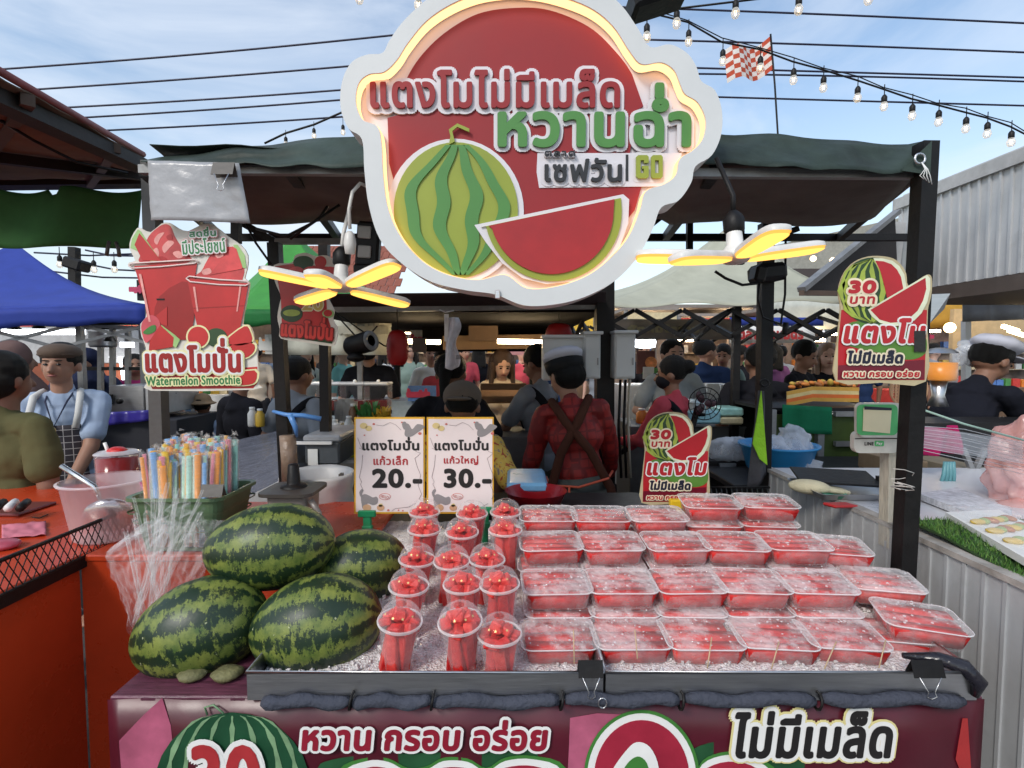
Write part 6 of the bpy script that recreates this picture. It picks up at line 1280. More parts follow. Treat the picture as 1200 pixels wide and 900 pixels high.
# red-bloused vendor
redb = bpy.data.materials.new('red_patterned_blouse'); nt, N, L = nodes(redb); o_ = N.new('ShaderNodeOutputMaterial'); p = N.new('ShaderNodeBsdfPrincipled'); L.new(p.outputs[0], o_.inputs[0]); p.inputs['Roughness'].default_value = .6
tcn = N.new('ShaderNodeTexCoord'); vz = N.new('ShaderNodeTexVoronoi'); vz.inputs['Scale'].default_value = 34; vz.distance = 'CHEBYCHEV'; vz.inputs['Randomness'].default_value = .35; L.new(tcn.outputs['Object'], vz.inputs['Vector'])
rr2 = N.new('ShaderNodeValToRGB'); rr2.color_ramp.elements[0].position = .36; rr2.color_ramp.elements[0].color = (.30, .015, .012, 1); rr2.color_ramp.elements[1].position = .44; rr2.color_ramp.elements[1].color = (.17, .008, .008, 1); L.new(vz.outputs[0], rr2.inputs[0]); L.new(rr2.outputs[0], p.inputs['Base Color'])
nb = N.new('ShaderNodeTexNoise'); nb.inputs['Scale'].default_value = 9; bpn = N.new('ShaderNodeBump'); bpn.inputs['Strength'].default_value = .6; bpn.inputs['Distance'].default_value = .02; L.new(tcn.outputs['Object'], nb.inputs['Vector']); L.new(nb.outputs[0], bpn.inputs['Height']); L.new(bpn.outputs[0], p.inputs['Normal'])
jean = C_('grey_denim', (.10, .11, .105), bs=40); bglove = M('black_glove', (.008, .008, .009), .6, spec=.2)
r3, U, Hd, HR = human(670, 411, 2.95, 172, 'vendor in red patterned blouse and jeans with brown crossed straps, back to camera', redb, jean, sleeve='long', skin=0, aL=(.20, -.14, .47), aR=(-.10, -.20, .50), face=False, v=.008, fem=1, head=(42, 8), glove=bglove, lean=7, wide=1.06, hair='short', hem=.55, crop=1)
r3.rotation_euler = (0, R(7), R(172)); r3.location.x += .16
B().lathe((0, 0, 0), [(.0585, -.012), (.064, .004), (.066, .028), (.05, .034)], 22, mt=Matrix.Translation(Hd((0, .012, .945))) @ HR.to_4x4()).o('cap_band', bglove, r3, local=True)
b = B(); b.ell(Hd((0, .012, .992)), (.066, .072, .030), HR, 0, 22, 12); o = b.o('cap_top', M('white_cap_cloth', (.55, .56, .64), .8, 0, .05, 9, .3), r3, local=True)
br_ = C_('brown_leather', (.075, .028, .018), bump=.2)
for sd in (-1, 1):
    B().tube([U((sd * .055, -.05, .82)), U((sd * .06, .03, .835)), U((sd * .02, .078, .76)), U((-sd * .045, .083, .66)), U((-sd * .095, .05, .53)), U((-sd * .10, .045, .40))], [.013, .014, .015, .015, .015, .015], 8).o('apron_strap', br_, r3, local=True)
B().tube([(-.108, -.02, .575), (-.09, .065, .572), (0, .098, .56), (.09, .065, .565), (.108, -.02, .575)], .0042, 6).o('apron_cord', M('coral_cord', (.7, .12, .06), .6), r3, local=True); B().tube([(.03, .100, .562), (.034, .104, .52), (.032, .10, .47)], .0035, 6).o('cord_end', M('coral_cord', 0), r3, local=True)
b = B(); b.sheet(lambda u, v: Vector((-.115 + .06 * u, .02 + .06 * u - .0 * v, .22 + .24 * v)), 6, 8).o('apron_side', br_, r3, local=True, sol=.006)
# yellow batik person with brown cap
bat = bpy.data.materials.new('yellow_batik'); nt, N, L = nodes(bat); o_ = N.new('ShaderNodeOutputMaterial'); p = N.new('ShaderNodeBsdfPrincipled'); L.new(p.outputs[0], o_.inputs[0]); p.inputs['Roughness'].default_value = .8
tcn = N.new('ShaderNodeTexCoord'); vz = N.new('ShaderNodeTexNoise'); vz.inputs['Scale'].default_value = 26; vz.inputs['Distortion'].default_value = 2.5; L.new(tcn.outputs['Object'], vz.inputs['Vector']); rr2 = N.new('ShaderNodeValToRGB'); e = rr2.color_ramp.elements
e[0].position = .36; e[0].color = (.35, .05, .03, 1); e[1].position = .42; e[1].color = (.55, .36, .06, 1); n_ = rr2.color_ramp.elements.new(.60); n_.color = (.6, .42, .09, 1); n_ = rr2.color_ramp.elements.new(.64); n_.color = (.2, .16, .15, 1); L.new(vz.outputs[0], rr2.inputs[0]); L.new(rr2.outputs[0], p.inputs['Base Color'])
hatm = M('taupe_cap', (.115, .085, .062), .85, 0, .12, 12, .3)
human(545, 456, 2.75, 175, 'person in yellow batik shirt and taupe cap, bending behind the price cards', bat, C_('dark_trousers', 0), skin=1, hat='capback', face=False, lean=30, v=.009, aL=(-.02, -.28, .53), aR=(-.19, -.22, .58), wide=1.10, head=(0, -25), hair='short')
# black shirted person behind it
blk = C_('black_cotton', (.012, .012, .016)); gryT = C_('heather_grey_cloth', (.22, .24, .27)); olv = C_('olive_trousers', (.075, .075, .055)); wht = C_('white_cloth', (.62, .62, .6)); crm_ = C_('cream_cloth', (.62, .52, .40)); pnk = C_('coral_pink_cloth', (.50, .07, .095)); nvy = C_('navy_cloth', (.015, .03, .08)); jeanb = C_('blue_denim', (.10, .17, .27)); dkt = C_('dark_trousers', 0); tealc = C_('sage_grey_cloth', (.17, .24, .22))
human(529, 415, 3.35, 170, 'person in black t-shirt with dark hair, back to camera above the price cards', blk, dkt, skin=1, face=False, v=.010, aR=(-.17, .0, .50), aL=(.15, -.05, .50), wide=1.15, hair='tail', lean=6)
human(588, 408, 4.6, 6, 'young woman with long brown hair and cream blouse looking down', crm_, dkt, skin=2, hair='long', hairm=HAIRB, fem=1, v=.011, head=(5, 22), aL=(.06, -.14, .60), aR=(-.05, -.15, .60), lean=4)
hatm = blk
human(632, 403, 3.6, 232, 'man in heather grey t-shirt with crossbody strap, left of the red-bloused vendor', gryT, olv, skin=1, v=.010, aL=(.05, -.24, .60), aR=(-.05, -.25, .62), head=(0, 15), strap=(blk, 1, .016), hat=None)
t = T('food_board', 'brown cardboard tray held between the cream-bloused woman and the grey-shirted man', 'tray', P(590, 470, 3.9)); B().obox(P(590, 462, 3.95), (.34, .20, .015), (R(35), 0, .1), 0, .003).o('tray', M('cardboard_brown', (.17, .09, .045), .8), t); B().obox(P(590, 453, 3.93), (.34, .02, .05), (0, 0, .1), 0, .003).o('flap', M('cardboard_brown', 0), t)
# pink worker, white tee man
human(788, 417, 3.5, 225, 'worker in coral pink top with black crossed straps and head cloth', pnk, C_('patterned_grey', (.3, .3, .3)), sleeve='long', skin=1, hair='bun', fem=1, v=.010, aL=(.05, -.22, .62), aR=(-.05, -.24, .58), mask=blk, strap=(blk, 1, .014), head=(20, 5), glove=bglove, hem=.46)
human(789, 398, 4.6, 5, 'man with glasses in pale grey t-shirt facing the stall', C_('pale_grey_cloth', (.42, .46, .48)), dkt, skin=2, v=.011, aL=(.10, -.12, .60), aR=(-.10, -.12, .60), strap=(blk, -1, .013), wide=1.1)
human(826, 398, 6.0, 155, 'man in navy shirt with dark cap, back to camera', nvy, dkt, skin=0, face=False, aL=(.1, -.2, .62), v=.014, wide=1.25, head=(-50, 0))
human(848, 403, 6.2, 330, 'man in sage grey t-shirt facing the navy-shirted man', tealc, dkt, skin=0, aR=(-.08, -.25, .66), v=.014, head=(0, 10))
human(866, 405, 7.0, 280, 'small dark-clothed person walking beyond the sage-shirted man', blk, dkt, skin=1, v=.016)
human(889, 403, 4.0, 185, 'person in black t-shirt with blue back print behind the towel post', blk, dkt, skin=1, face=False, v=.011, wide=1.25, aR=(-.2, -.15, .55))
r5, U, Hd, HR = human(941, 398, 4.6, 38, 'young man in black track jacket with white sleeve stripes holding a phone', blk, dkt, sleeve='long', skin=0, v=.010, aL=(.07, -.20, .66), aR=(-.04, -.22, .66), head=(0, 15), lean=3)
for k in range(3): B().cap((-.112 - .004 * k, -.10 + .0 * k, .60 + .010 * k), (-.075 - .004 * k, -.21, .635 + .010 * k), .0035, .0035, 6).o('sleeve_stripe', wht, r5, local=True)
B().obox((.02, -.235, .685), (.02, .05, .012), (.4, 0, 0), 0, .002).o('phone', M('phone_dark', (.02, .02, .025), .2), r5, local=True)
human(971, 402, 5.0, 350, 'woman with light brown hair and pale scarf beside the track-jacket man', blk, dkt, skin=2, hair='long', hairm=M('light_brown_hair', (.22, .13, .08), .5, 0, .3, 30, .4), fem=1, v=.012, head=(-10, 0))
# man with white cap at right
r6, U, Hd, HR = human(1168, 404, 3.4, 98, 'cook in black long-sleeved shirt and white cap bending over the right-hand stall', C_('black_long_sleeve', (.012, .013, .020)), dkt, sleeve='long', skin=1, v=.008, lean=30, aL=(.03, -.42, .50), aR=(-.03, -.40, .50), head=(0, -8), wide=1.15, hair='short')
b = B(); b.ell(Hd((0, .008, .985)), (.068, .074, .034), HR, 0, 22, 12, fn=lambda d, q: q * (1 + .05 * math.sin(math.atan2(d.y, d.x) * 14))); b.ell(Hd((0, -.055, .955)), (.05, .045, .006), HR); b.o('white_cap', M('white_cap_cloth', 0), r6, local=True)
# left-hand and centre background people
human(349, 418, 3.6, 150, 'man in grey t-shirt with black crossbody strap, behind the sack bin', gryT, C_('light_blue_apron', (.36, .42, .5)), skin=1, face=False, v=.010, strap=(blk, -1, .014), aL=(.13, -.1, .55), wide=1.15, hair='short')
human(281, 425, 3.9, 150, 'person in black with blue jeans carrying a clear bag, beyond the straws', blk, jeanb, sleeve='long', skin=1, face=False, v=.012, aL=(.10, -.15, .60), wide=1.1, hat=None)
hatm = M('tan_hat', (.27, .18, .10), .85)
human(237, 462, 4.4, 190, 'child in light blue shirt and tan bucket hat beyond the straws', ub_, dkt, skin=1, face=False, hat='bucket', v=.012)
human(432, 393, 5.2, 352, 'stallholder in black t-shirt printed with letters, left of the red lantern', blk, dkt, skin=0, v=.012, mask=blk, wide=1.1, aL=(.12, -.12, .52), aR=(-.12, -.12, .52))
human(402, 398, 6.2, 80, 'woman in turquoise top passing behind the drink dispensers', C_('turquoise_cloth', (.18, .45, .46)), dkt, skin=2, hair='tail', fem=1, v=.016)
human(356, 401, 6.0, 60, 'woman in white top with long dark hair behind the thin post', wht, dkt, skin=2, hair='long', fem=1, v=.016)
human(505, 402, 6.5, 15, 'person in white t-shirt with a shoulder strap, far centre', wht, dkt, skin=0, v=.016, strap=(blk, 1, .014))
human(517, 410, 5.6, 345, 'short-haired person in pink top behind the food trays', pnk, dkt, skin=2, v=.016)
hatm = C_('navy_headscarf', (.015, .02, .05))
human(98, 408, 5.2, 20, 'woman in navy headscarf and patterned top behind the aproned man', C_('navy_patterned', (.03, .04, .09)), dkt, sleeve='long', skin=0, hair=None, hat='scarf', v=.014, wide=1.3)
human(78, 413, 5.8, 340, 'person in pink shirt beyond the aproned man', C_('hot_pink_cloth', (.55, .05, .2)), dkt, skin=1, v=.016)
human(157, 415, 5.6, 40, 'person in magenta shirt behind the smoothie sign', C_('hot_pink_cloth', 0), dkt, skin=0, v=.016, wide=1.2)
hatm = C_('greyish_brown_scarf', (.16, .10, .09))
human(18, 400, 3.6, 150, 'person with brown headscarf partly hidden at far left', hatm, dkt, sleeve='long', skin=1, hair=None, hat='scarf', face=False, v=.014)
human(612, 402, 7.5, 20, 'distant person in pink behind the cream-bloused woman', pnk, dkt, skin=2, v=.018); human(650, 405, 8.0, 170, 'distant person in dark top near the electrical boxes', nvy, dkt, skin=1, face=False, v=.018)
crowd = [(452, 405, 8.5, wht), (468, 407, 9.0, nvy), (480, 402, 8.0, tealc), (545, 404, 8.8, pnk), (560, 406, 9.4, blk), (700, 405, 9.0, gryT), (755, 400, 8.0, blk), (905, 402, 7.2, C_('purple_cloth', (.15, .06, .16))), (915, 405, 8.4, wht), (990, 402, 7.4, pnk), (1012, 405, 8.0, nvy), (330, 404, 8.4, ub_), (380, 404, 9.2, blk), (300, 404, 8.2, crm_), (205, 404, 8.0, blk), (185, 402, 7.4, wht), (1072, 404, 8, blk), (1095, 402, 8.6, gryT)]
cols = {wht: 'white', nvy: 'navy', tealc: 'sage', pnk: 'coral', blk: 'black', gryT: 'grey', ub_: 'pale blue', crm_: 'cream'}
where = ['left of the lantern', 'right behind the lantern string', 'between lantern and wrapper', 'right of the wrapper', 'left of the cream-bloused woman', 'beyond the thick dark post', 'beyond the right electrical box', 'right of the towel post', 'beyond the striped tray', 'behind the scarf woman', 'left of the thirty baht sign', 'left of the small smoothie sign', 'between two thin posts', 'above the black-clad person', 'left of the smoothie sign bottom', 'under the blue gazebo edge', 'right of the right cart post', 'near the orange juice dispenser']
for i, (px, py, Y, m_) in enumerate(crowd): human(px, py, Y, random.choice((0, 30, 170, 200, 320, 90)), 'distant shopper in %s top, %s' % (cols.get(m_, 'purple'), where[i]), m_, random.choice((dkt, jeanb)), skin=i % 3, hair=random.choice(('short', 'long', 'tail')), v=.022)
# ================================================================ right-hand neighbour stall
wallp = M('ribbed_white_panel', (.46, .47, .48), .45, .1, .08, 6, .06, dirt=.4); XR = 1.19
t = T('ribbed_counter', 'pale ribbed metal counter wall of the right-hand neighbour stall', 'counter', (XR, 1.4, 0))
y = .55; k = 0
while y < 2.44:
    B().box(XR, XR + .012, y + .002, y + .052, .05, 1.036).o('wall_panel', wallp, t); B().box(XR - .005, XR, y + .050, y + .060, .05, 1.036).o('wall_rib', wallp, t); y += .058
B().box(XR - .008, XR + .03, .5, 2.46, 1.036, 1.052).o('top_edge', M('dirty_edge', (.40, .37, .34), .6, 0, .4, 14, .2, dirt=.8), t)
B().box(XR + .03, 2.9, .5, 2.46, 1.034, 1.048).o('table_top', M('white_laminate', (.62, .62, .64), .3, 0, .05, 4, .05, dirt=.1), t)
B().box(XR + .01, XR + .9, 2.44, 2.46, .05, 1.03).o('end_panel', wallp, t)
B().sheet(lambda u, v: Vector((XR - .010 - .012 * math.sin(v * 3) * u, 1.5 + .5 * u, 1.05 - .26 * v * (1 - .4 * u) + .01 * MN.noise(Vector((u * 6, v * 6, 3))))), 20, 12).o('film', clearp, label='clear cling film hanging over the ribbed counter edge', cat='film')
tp_ = PZ(1046, 600, 1.05)
B().bar(P(1040, 640, 1.66), P(1042, 528, 1.66), .042, .03).o('wood_post', M('weathered_white_wood', (.52, .47, .38), .75, 0, .25, 12, .4, streak=(6, 6, 1), dirt=.5), label='weathered cream wooden post beneath the payment sign', cat='post')
# payment sign
Yp = 1.62; t = T('payment_sign', 'small green and white payment sign on the wooden post', 'sign', P(1028, 532, Yp))
gw = M('sign_gloss_white', (.62, .60, .54), .35); gg = M('payment_green', (.10, .48, .16), .35)
B().plate(px2(rrp(1001, 506, 1053, 531, 7), Yp), Yp, Yp + .02).o('lower_plate', gw, t); B().plate(px2(rrp(1004, 472, 1056, 512, 7), Yp), Yp - .012, Yp + .012).o('upper_plate', gw, t)
pl(rrp(1004, 474, 1052, 510, 6), Yp - .013, gg, t, 'green_panel'); pl([(1012, 478), (1045, 480), (1043, 508), (1011, 505)], Yp - .015, cream, t, 'paper_panel'); pl([(1013, 476), (1045, 478), (1045, 481), (1013, 480)], Yp - .016, M('navy_ink', (.02, .03, .08), .4), t, 'header_bar')
tx('LINE', (1013, 518, 1024, 522), Yp - .001, [(.0006, ink, 0)], t); pl(rrp(1025, 516.5, 1036, 523, 1.5), Yp - .001, gg, t, 'green_tag'); tx('Pay', (1027, 518, 1034, 522), Yp - .0025, [(.0004, whitep, 0)], t)
B().tube([P(1002, 514, Yp), P(1020, 513.5, Yp - .02), P(1062, 514, 1.42)], .0015, 5).o('tie_wire', blackm, t)
# artificial grass mat
gm_ = M('grass_backing', (.02, .05, .012), .9); y0, y1 = .75, 1.62
t = T('grass_mat', 'artificial grass mat covering the front of the right-hand counter', 'grass mat', (1.5, 1.2, 1.05))
gq = lambda u, v: Vector((1.215 + 1.35 * u, .78 + .84 * v + (.06 * u), 1.056 + .012 * math.sin(v * 9) * (1 - u)))
B().sheet(gq, 20, 20).o('backing', gm_, t, sol=.008)
b = B(); rnd = random.Random(3)
for k in range(16000):
    u, v = rnd.random() ** 1.4, rnd.random(); p0 = gq(u, v) + Vector((0, 0, .004)); a = rnd.random() * 6.28; h_ = rnd.uniform(.008, .018); w2 = .0016; d = Vector((math.cos(a), math.sin(a), 0)); b.add([p0 - d * w2, p0 + d * w2, p0 + Vector((rnd.uniform(-.008, .008), rnd.uniform(-.008, .008), h_))], [[0, 1, 2]], k % 3 == 0)
b.o('grass_blades', [M('grass_blade', (.055, .15, .022), .6, 0, .3, 40, 0), M('grass_blade_light', (.13, .24, .05), .6, 0, .3, 40, 0)], t, kind='stuff')
t = T('printed_board', 'white wooden board with faint grey printing behind the grass mat', 'board', (1.75, 1.75, 1.05))
a = [PZ(1076, 578, 1.075), PZ(1122, 571, 1.075), PZ(1186, 597, 1.075), PZ(1150, 606, 1.075)]
b = B(); b.add(a + [q - Vector((0, 0, .022)) for q in a], [[0, 1, 2, 3], [7, 6, 5, 4], [0, 3, 7, 4], [3, 2, 6, 7], [1, 0, 4, 5], [2, 1, 5, 6]]); b.o('board', M('printed_white', (.55, .55, .58), .5, 0, .35, 60, .05), t)
t = T('food_tray', 'white tray of sliced food under film on the grass mat', 'tray', (1.9, 1.4, 1.06))
a = [PZ(1108, 600, 1.085), PZ(1170, 597, 1.085), PZ(1260, 640, 1.085), PZ(1215, 662, 1.085)]
B().add(a + [q - Vector((0, 0, .02)) for q in a], [[0, 1, 2, 3], [7, 6, 5, 4], [0, 3, 7, 4], [3, 2, 6, 7], [1, 0, 4, 5], [2, 1, 5, 6]]).o('tray', white, t)
for k in range(14):
    u, v = .2 + .12 * (k % 6), .3 + .2 * (k // 6); q = a[0].lerp(a[3], v).lerp(a[1].lerp(a[2], v), u) + Vector((0, 0, .006)); B().ell(q, (.022, .014, .008), (0, 0, k)).o('food_piece', M(('food_yellow', 'food_green', 'food_brown')[k % 3], ((.6, .42, .08), (.3, .4, .1), (.4, .15, .05))[k % 3], .5), t)
B().sheet(lambda u, v: a[0].lerp(a[1], u).lerp(a[3].lerp(a[2], u), v) + Vector((0, 0, .018 + .006 * MN.noise(Vector((u * 6, v * 6, 0))))), 16, 16).o('film', clearp, t)
pbm = FILM('pink_bag_plastic', (.80, .42, .38), .42, .25, .8, 10, 0, edge=.3)
B().ell(P(1208, 545, 1.9), (.125, .11, .17), (0, .25, 0), 0, 60, 40, fn=lambda d, q: q * (1 + .30 * MN.noise(d * 3) + .07 * abs(MN.noise(Vector((math.atan2(d.y, d.x) * 5, d.z * 1.5, 1)))))).o('pink_bag', pbm, label='large knotted pale pink plastic bag at the right frame edge', cat='bag'); B().ell(P(1195, 603, 1.85), (.09, .07, .055), None, 0, 20, 12, fn=lambda d, q: q * (1 + .2 * MN.noise(d * 3))).o('pink_bag', pbm, label='bottom bulge of a second pink plastic bag on the right counter', cat='bag')
B().tube([P(1075, 478, 1.7), P(1130, 497, 1.75), P(1215, 520, 1.8)], .0035, 6).o('rope', M('mint_cord', (.35, .5, .42), .6), label='pale green cord stretched across the right-hand stall', cat='cord')
t = T('film_strands', 'stretched clear plastic film strands from the right cart post', 'film', P(1130, 520, 1.7))
for k in range(9): B().tube([P(1062, 498 + k * 3.2, 1.5), P(1130, 503 + k * 4.2 + (k % 3), 1.65), P(1200, 520 + k * 4.5, 1.8)], .0011, 4).o('strand', M('film_white', (.5, .52, .56), .3), t)
B().sheet(lambda u, v: P(1062 + 140 * u, 496 + 26 * v + 22 * u, 1.55 + .3 * u), 14, 4).o('film_sheet', FILM('stretch_film', (.7, .74, .8), .16, .15, .6, 14, 0), t)
# things on / behind the ribbed counter
t = T('steel_pan', 'shallow steel tray with a black-handled lid on the white table', 'tray', PZ(980, 582, 1.05)); q = PZ(992, 577, 1.05)
B().loops([rr(.30, .22, .02, 1.05, (q.x, q.y)), rr(.34, .26, .02, 1.075, (q.x, q.y)), rr(.33, .25, .02, 1.075, (q.x, q.y)), rr(.29, .21, .02, 1.054, (q.x, q.y))], cap0=True, cap1=True).o('pan', steel, t)
B().obox((q.x - .02, q.y + .05, 1.10), (.28, .2, .008), (.08, 0, -.3), 0, .003).o('griddle_plate', blackm, t); B().bar((q.x + .1, q.y - .02, 1.108), (q.x + .2, q.y - .04, 1.11), .02).o('handle', blackm, t)
gl = M('cream_glove', (.62, .56, .38), .8, 0, .1, 20, .6); q = PZ(948, 578, 1.05); t = T('work_glove', 'crumpled cream work glove on the white table by the blue basin', 'glove', q)
b = B(); b.ell(q + Vector((0, 0, .025)), (.075, .045, .028), (0, 0, -.5)); 
for k in range(5): b.cap(q + Vector((.04, -.03 + .012 * k, .022)), q + Vector((.11, -.065 + .014 * k, .018)), .012, .010, 8)
o = b.o('glove', gl, t); vox(o, .006)
B().lathe(PZ(978, 584, 1.05), [(.001, .003), (.03, .004), (.04, .016), (.042, .018)], 18).o('green_dish', M('teal_dish', (.06, .3, .2), .4), label='small teal dish under the cream glove', cat='dish')
B().obox(PZ(985, 592, 1.056), (.12, .05, .01), (0, .1, .4), 0, .004).o('red_packet', M('red_packet', (.45, .02, .02), .4), label='flat red packet in front of the steel tray', cat='packet')
bas = M('blue_basin', (.03, .25, .55), .35, 0, .05, 6, .05); q = P(911, 552, 2.72); t = T('blue_basin', 'blue plastic basin heaped with clear bags by the towel post', 'basin', q)
B().lathe((q.x, q.y, q.z), [(.001, .0), (.13, .0), (.15, .02), (.18, .13), (.195, .135), (.195, .145), (.17, .14), (.14, .02), (.001, .01)], 28).o('basin', bas, t)
B().box(q.x - .35, q.x + .9, q.y - .3, q.y + .4, q.z - .03, q.z, bev=.004).o('side_table', M('prep_dark', 0), label='dark side table under the blue basin', cat='table')
for k, (dx, dz, r_) in enumerate(((-.05, .13, .09), (.06, .15, .10), (.02, .09, .12), (.08, .02, .10))): B().ell((q.x + dx, q.y - .05 - .03 * (k == 3), q.z + dz), (r_, r_ * .8, r_ * .7), (0, k, 0), 0, 20, 14, fn=lambda d, p_: p_ * (1 + .3 * MN.noise(d * 3.3 + Vector((k, 0, 0))))).o('plastic_bag', FILM('milky_bag', (.8, .84, .9), .28, .15, .9, 16, 0, edge=.5), label='crumpled clear bag %s the blue basin' % ('at the left in', 'at the right in', 'in the middle of', 'spilling in front of')[k], cat='bag', group='clear bags in the blue basin')
# towel on post
t = T('hand_towel', 'lime and grey towel hanging from the black post', 'towel', P(890, 575, 2.35))
def ft(px0, px1): return lambda u, v: P((px0[0] + (px0[1] - px0[0]) * v) + ((px1[0] - px0[0]) + ((px1[1] - px1[0]) - (px0[1] - px0[0])) * v) * u, 458 + (117 - 18 * u) * v, 2.37) + Vector((0, .02 * math.sin(u * 6 + v * 2), 0))
B().sheet(ft((891, 877), (893, 900)), 10, 16).o('grey_side', C_('towel_grey', (.09, .09, .10), bs=50), t, sol=.006)
b = B(); b.add([P(892, 458, 2.33), P(899, 545, 2.33), P(890, 538, 2.33), P(882, 520, 2.33), P(887, 490, 2.33)], [[0, 1, 2, 3, 4]]); b.o('lime_side', C_('towel_lime', (.30, .62, .04), bs=60), t, sol=.006)
B().tube([P(896 + 5 * math.cos(a_), 449 + 4 * math.sin(a_), 2.36) for a_ in [i * .7 for i in range(9)]], .006, 6, closed=True).o('tie', blackm, t)
# green kiosk with striped tray
t = T('green_kiosk', 'olive green kiosk front with steel frame and green cloth, right of the towel post', 'kiosk', P(965, 560, 3.3)); kg = M('olive_panel', (.06, .10, .02), .6, dirt=.3)
for a, c in ((920, 975), (979, 1055)): B().box(P(a, 0, 3.3).x, P(c, 0, 3.3).x, 3.3, 3.32, .1, P(0, 486, 3.3).z).o('panel', kg, t)
for px in (918, 977, 1056): B().bar((P(px, 0, 3.28).x, 3.28, 0), (P(px, 0, 3.28).x, 3.28, P(0, 480, 3.28).z), .04).o('frame_post', greym, t)
for py in (485, 520): B().bar(P(978, py, 3.27), P(1056, py, 3.27), .03).o('frame_rail', greym, t)
B().sheet(lambda u, v: P(917 + 58 * u, 474 + 3 * u + (28 + 8 * u * (1 - u) + 4 * u) * v, 3.24 + .02 * math.sin(u * 9)), 16, 6).o('green_cloth', C_('emerald_cloth', (.015, .17, .08)), t, sol=.004)
B().box(P(915, 0, 3.3).x, P(1060, 0, 3.3).x, 3.3, 4.1, P(0, 482, 3.3).z, P(0, 478, 3.3).z).o('top', M('prep_dark', 0), t)
t = T('striped_tray', 'orange, yellow and red striped display box heaped with orange food', 'display', P(960, 470, 3.6))
for k, cc in enumerate(((.62, .34, .06), (.70, .55, .25), (.72, .16, .03), (.62, .34, .06))):
    a0, a1 = (462 + 4.2 * k, 457 + 4 * k), None; b = B(); z0 = [(922, 459 + 4.3 * k), (952, 453 + 4.3 * k), (1006, 454 + 4.3 * k)]; z1 = [(922, 463.3 + 4.3 * k), (952, 457.3 + 4.3 * k), (1006, 458.3 + 4.3 * k)]
    b.add([P(*q, 3.5) for q in z0] + [P(*q, 3.5) for q in z1], [[0, 1, 4, 3], [1, 2, 5, 4]]); b.o('stripe_band', M('stripe_%d_cloth' % 0 if False else ('stripe_amber', 'stripe_cream', 'stripe_orange', 'stripe_amber')[k], cc, .7), t, sol=.01)
for k in range(26): B().ell(P(926 + 3 * k + rnd.uniform(-2, 2), 452 - 3 * math.sin(k * .12) + rnd.uniform(-2, 2), 3.6 + rnd.uniform(0, .15)), (.03, .02, .015), (0, rnd.random(), rnd.random())).o('food_piece', M(('food_orange', 'food_yellow', 'food_brown')[k % 3], ((.75, .25, .05), (.6, .42, .08), (.4, .15, .05))[k % 3], .5), t)
t = T('orange_dispenser', 'round jar dispenser of orange juice with domed steel lid at right', 'dispenser', P(1100, 446, 2.9)); q = P(1100, 446, 2.9)
B().lathe(q, [(.001, 0), (.075, 0), (.08, .01), (.08, .10), (.001, .10)], 22).o('juice', M('orange_juice', (.80, .28, .02), .3, 0, .05, 5, 0), t); B().lathe(q, [(.084, 0), (.084, .15)], 22).o('jar', clearcup, t); B().lathe(q + Vector((0, 0, .15)), [(.086, 0), (.06, .02), (.02, .03), (.001, .031)], 22).o('lid', steel, t); B().lathe(q - Vector((0, 0, .14)), [(.05, 0), (.03, .06), (.04, .14)], 16, cap=True).o('stand', steel, t)
t = T('rattan_plate', 'round woven rattan plate behind the right sign', 'plate', P(1063, 465, 2.2))
for k in range(-5, 6):
    l_ = math.sqrt(max(0, 1 - (k / 5.5) ** 2)) * .075; q = P(1065, 456, 2.2); B().bar(q + Vector((k * .0135, 0, -l_)), q + Vector((k * .0135, 0, l_)), .006, .003).o('strip', M('rattan', (.42, .24, .13), .7), t); B().bar(q + Vector((-l_, .004, k * .0135)), q + Vector((l_, .004, k * .0135)), .003, .006).o('strip', M('rattan', 0), t)
B().tube([q + Vector((.077 * math.cos(a_), 0, .077 * math.sin(a_))) for a_ in [i * .314 for i in range(20)]], .005, 6, closed=True).o('rim', M('rattan', 0), t)
# under the right stall: crates and a magenta cloth
t = T('magenta_cloth', 'magenta cloth draped over a rack under the right-hand stall', 'cloth', P(1100, 533, 2.0)); B().sheet(lambda u, v: P(1077 + 48 * u - 6 * v * (u - .5), 502 + 32 * v - 3 * u, 2.25) + Vector((0, .03 * math.sin(u * 9 + v * 2), 0)), 16, 8).o('cloth', C_('magenta_weave', (.36, .015, .10)), t, sol=.004)
for i, (x0, y0_, x1, y1_, cc, lab) in enumerate(((1076, 541, 1112, 562, (.24, .17, .10), 'brown cardboard box under the magenta cloth'), (1077, 562, 1108, 574, (.45, .30, .14), 'tan carton with a blue band below the brown box'), (1148, 548, 1185, 590, (.20, .17, .12), 'dull beige bin behind the pink bag'))):
    B().box(P(x0, 0, 2.5).x, P(x1, 0, 2.5).x, 2.5, 2.8, P(0, y1_, 2.5).z, P(0, y0_, 2.5).z, bev=.004).o('carton', M('carton_%s' % ('brown', 'tan', 'beige')[i], cc, .8, dirt=.3), label=lab, cat='box')
for i, (a, c) in enumerate((((1128, 525), (1160, 600)), ((1155, 525), (1120, 600)))): B().bar(P(*a, 2.45), P(*c, 2.45), .02).o('folding_leg', greym, label='crossed folding table leg under the right-hand stall, leaning %s' % ('right', 'left')[i], cat='leg')
for k in range(4): B().tube([P(1108 + 3 * k, 541, 2.2), P(1106 + 4 * k, 556, 2.2), P(1102 + 5 * k, 570, 2.2)], .008, 5).o('teal_strip', M('teal_plastic', (.12, .32, .36), .4), label='teal plastic strip hanging under the right stall, %s' % ordn[k], cat='strip', group='teal strips under the right stall')
B().box(P(1065, 0, 3.0).x, P(1300, 0, 3.0).x, 2.85, 3.15, .1, P(0, 492, 3.0).z).o('dark_counter', M('prep_dark', 0), label='dark counter in front of the bending cook', cat='counter')
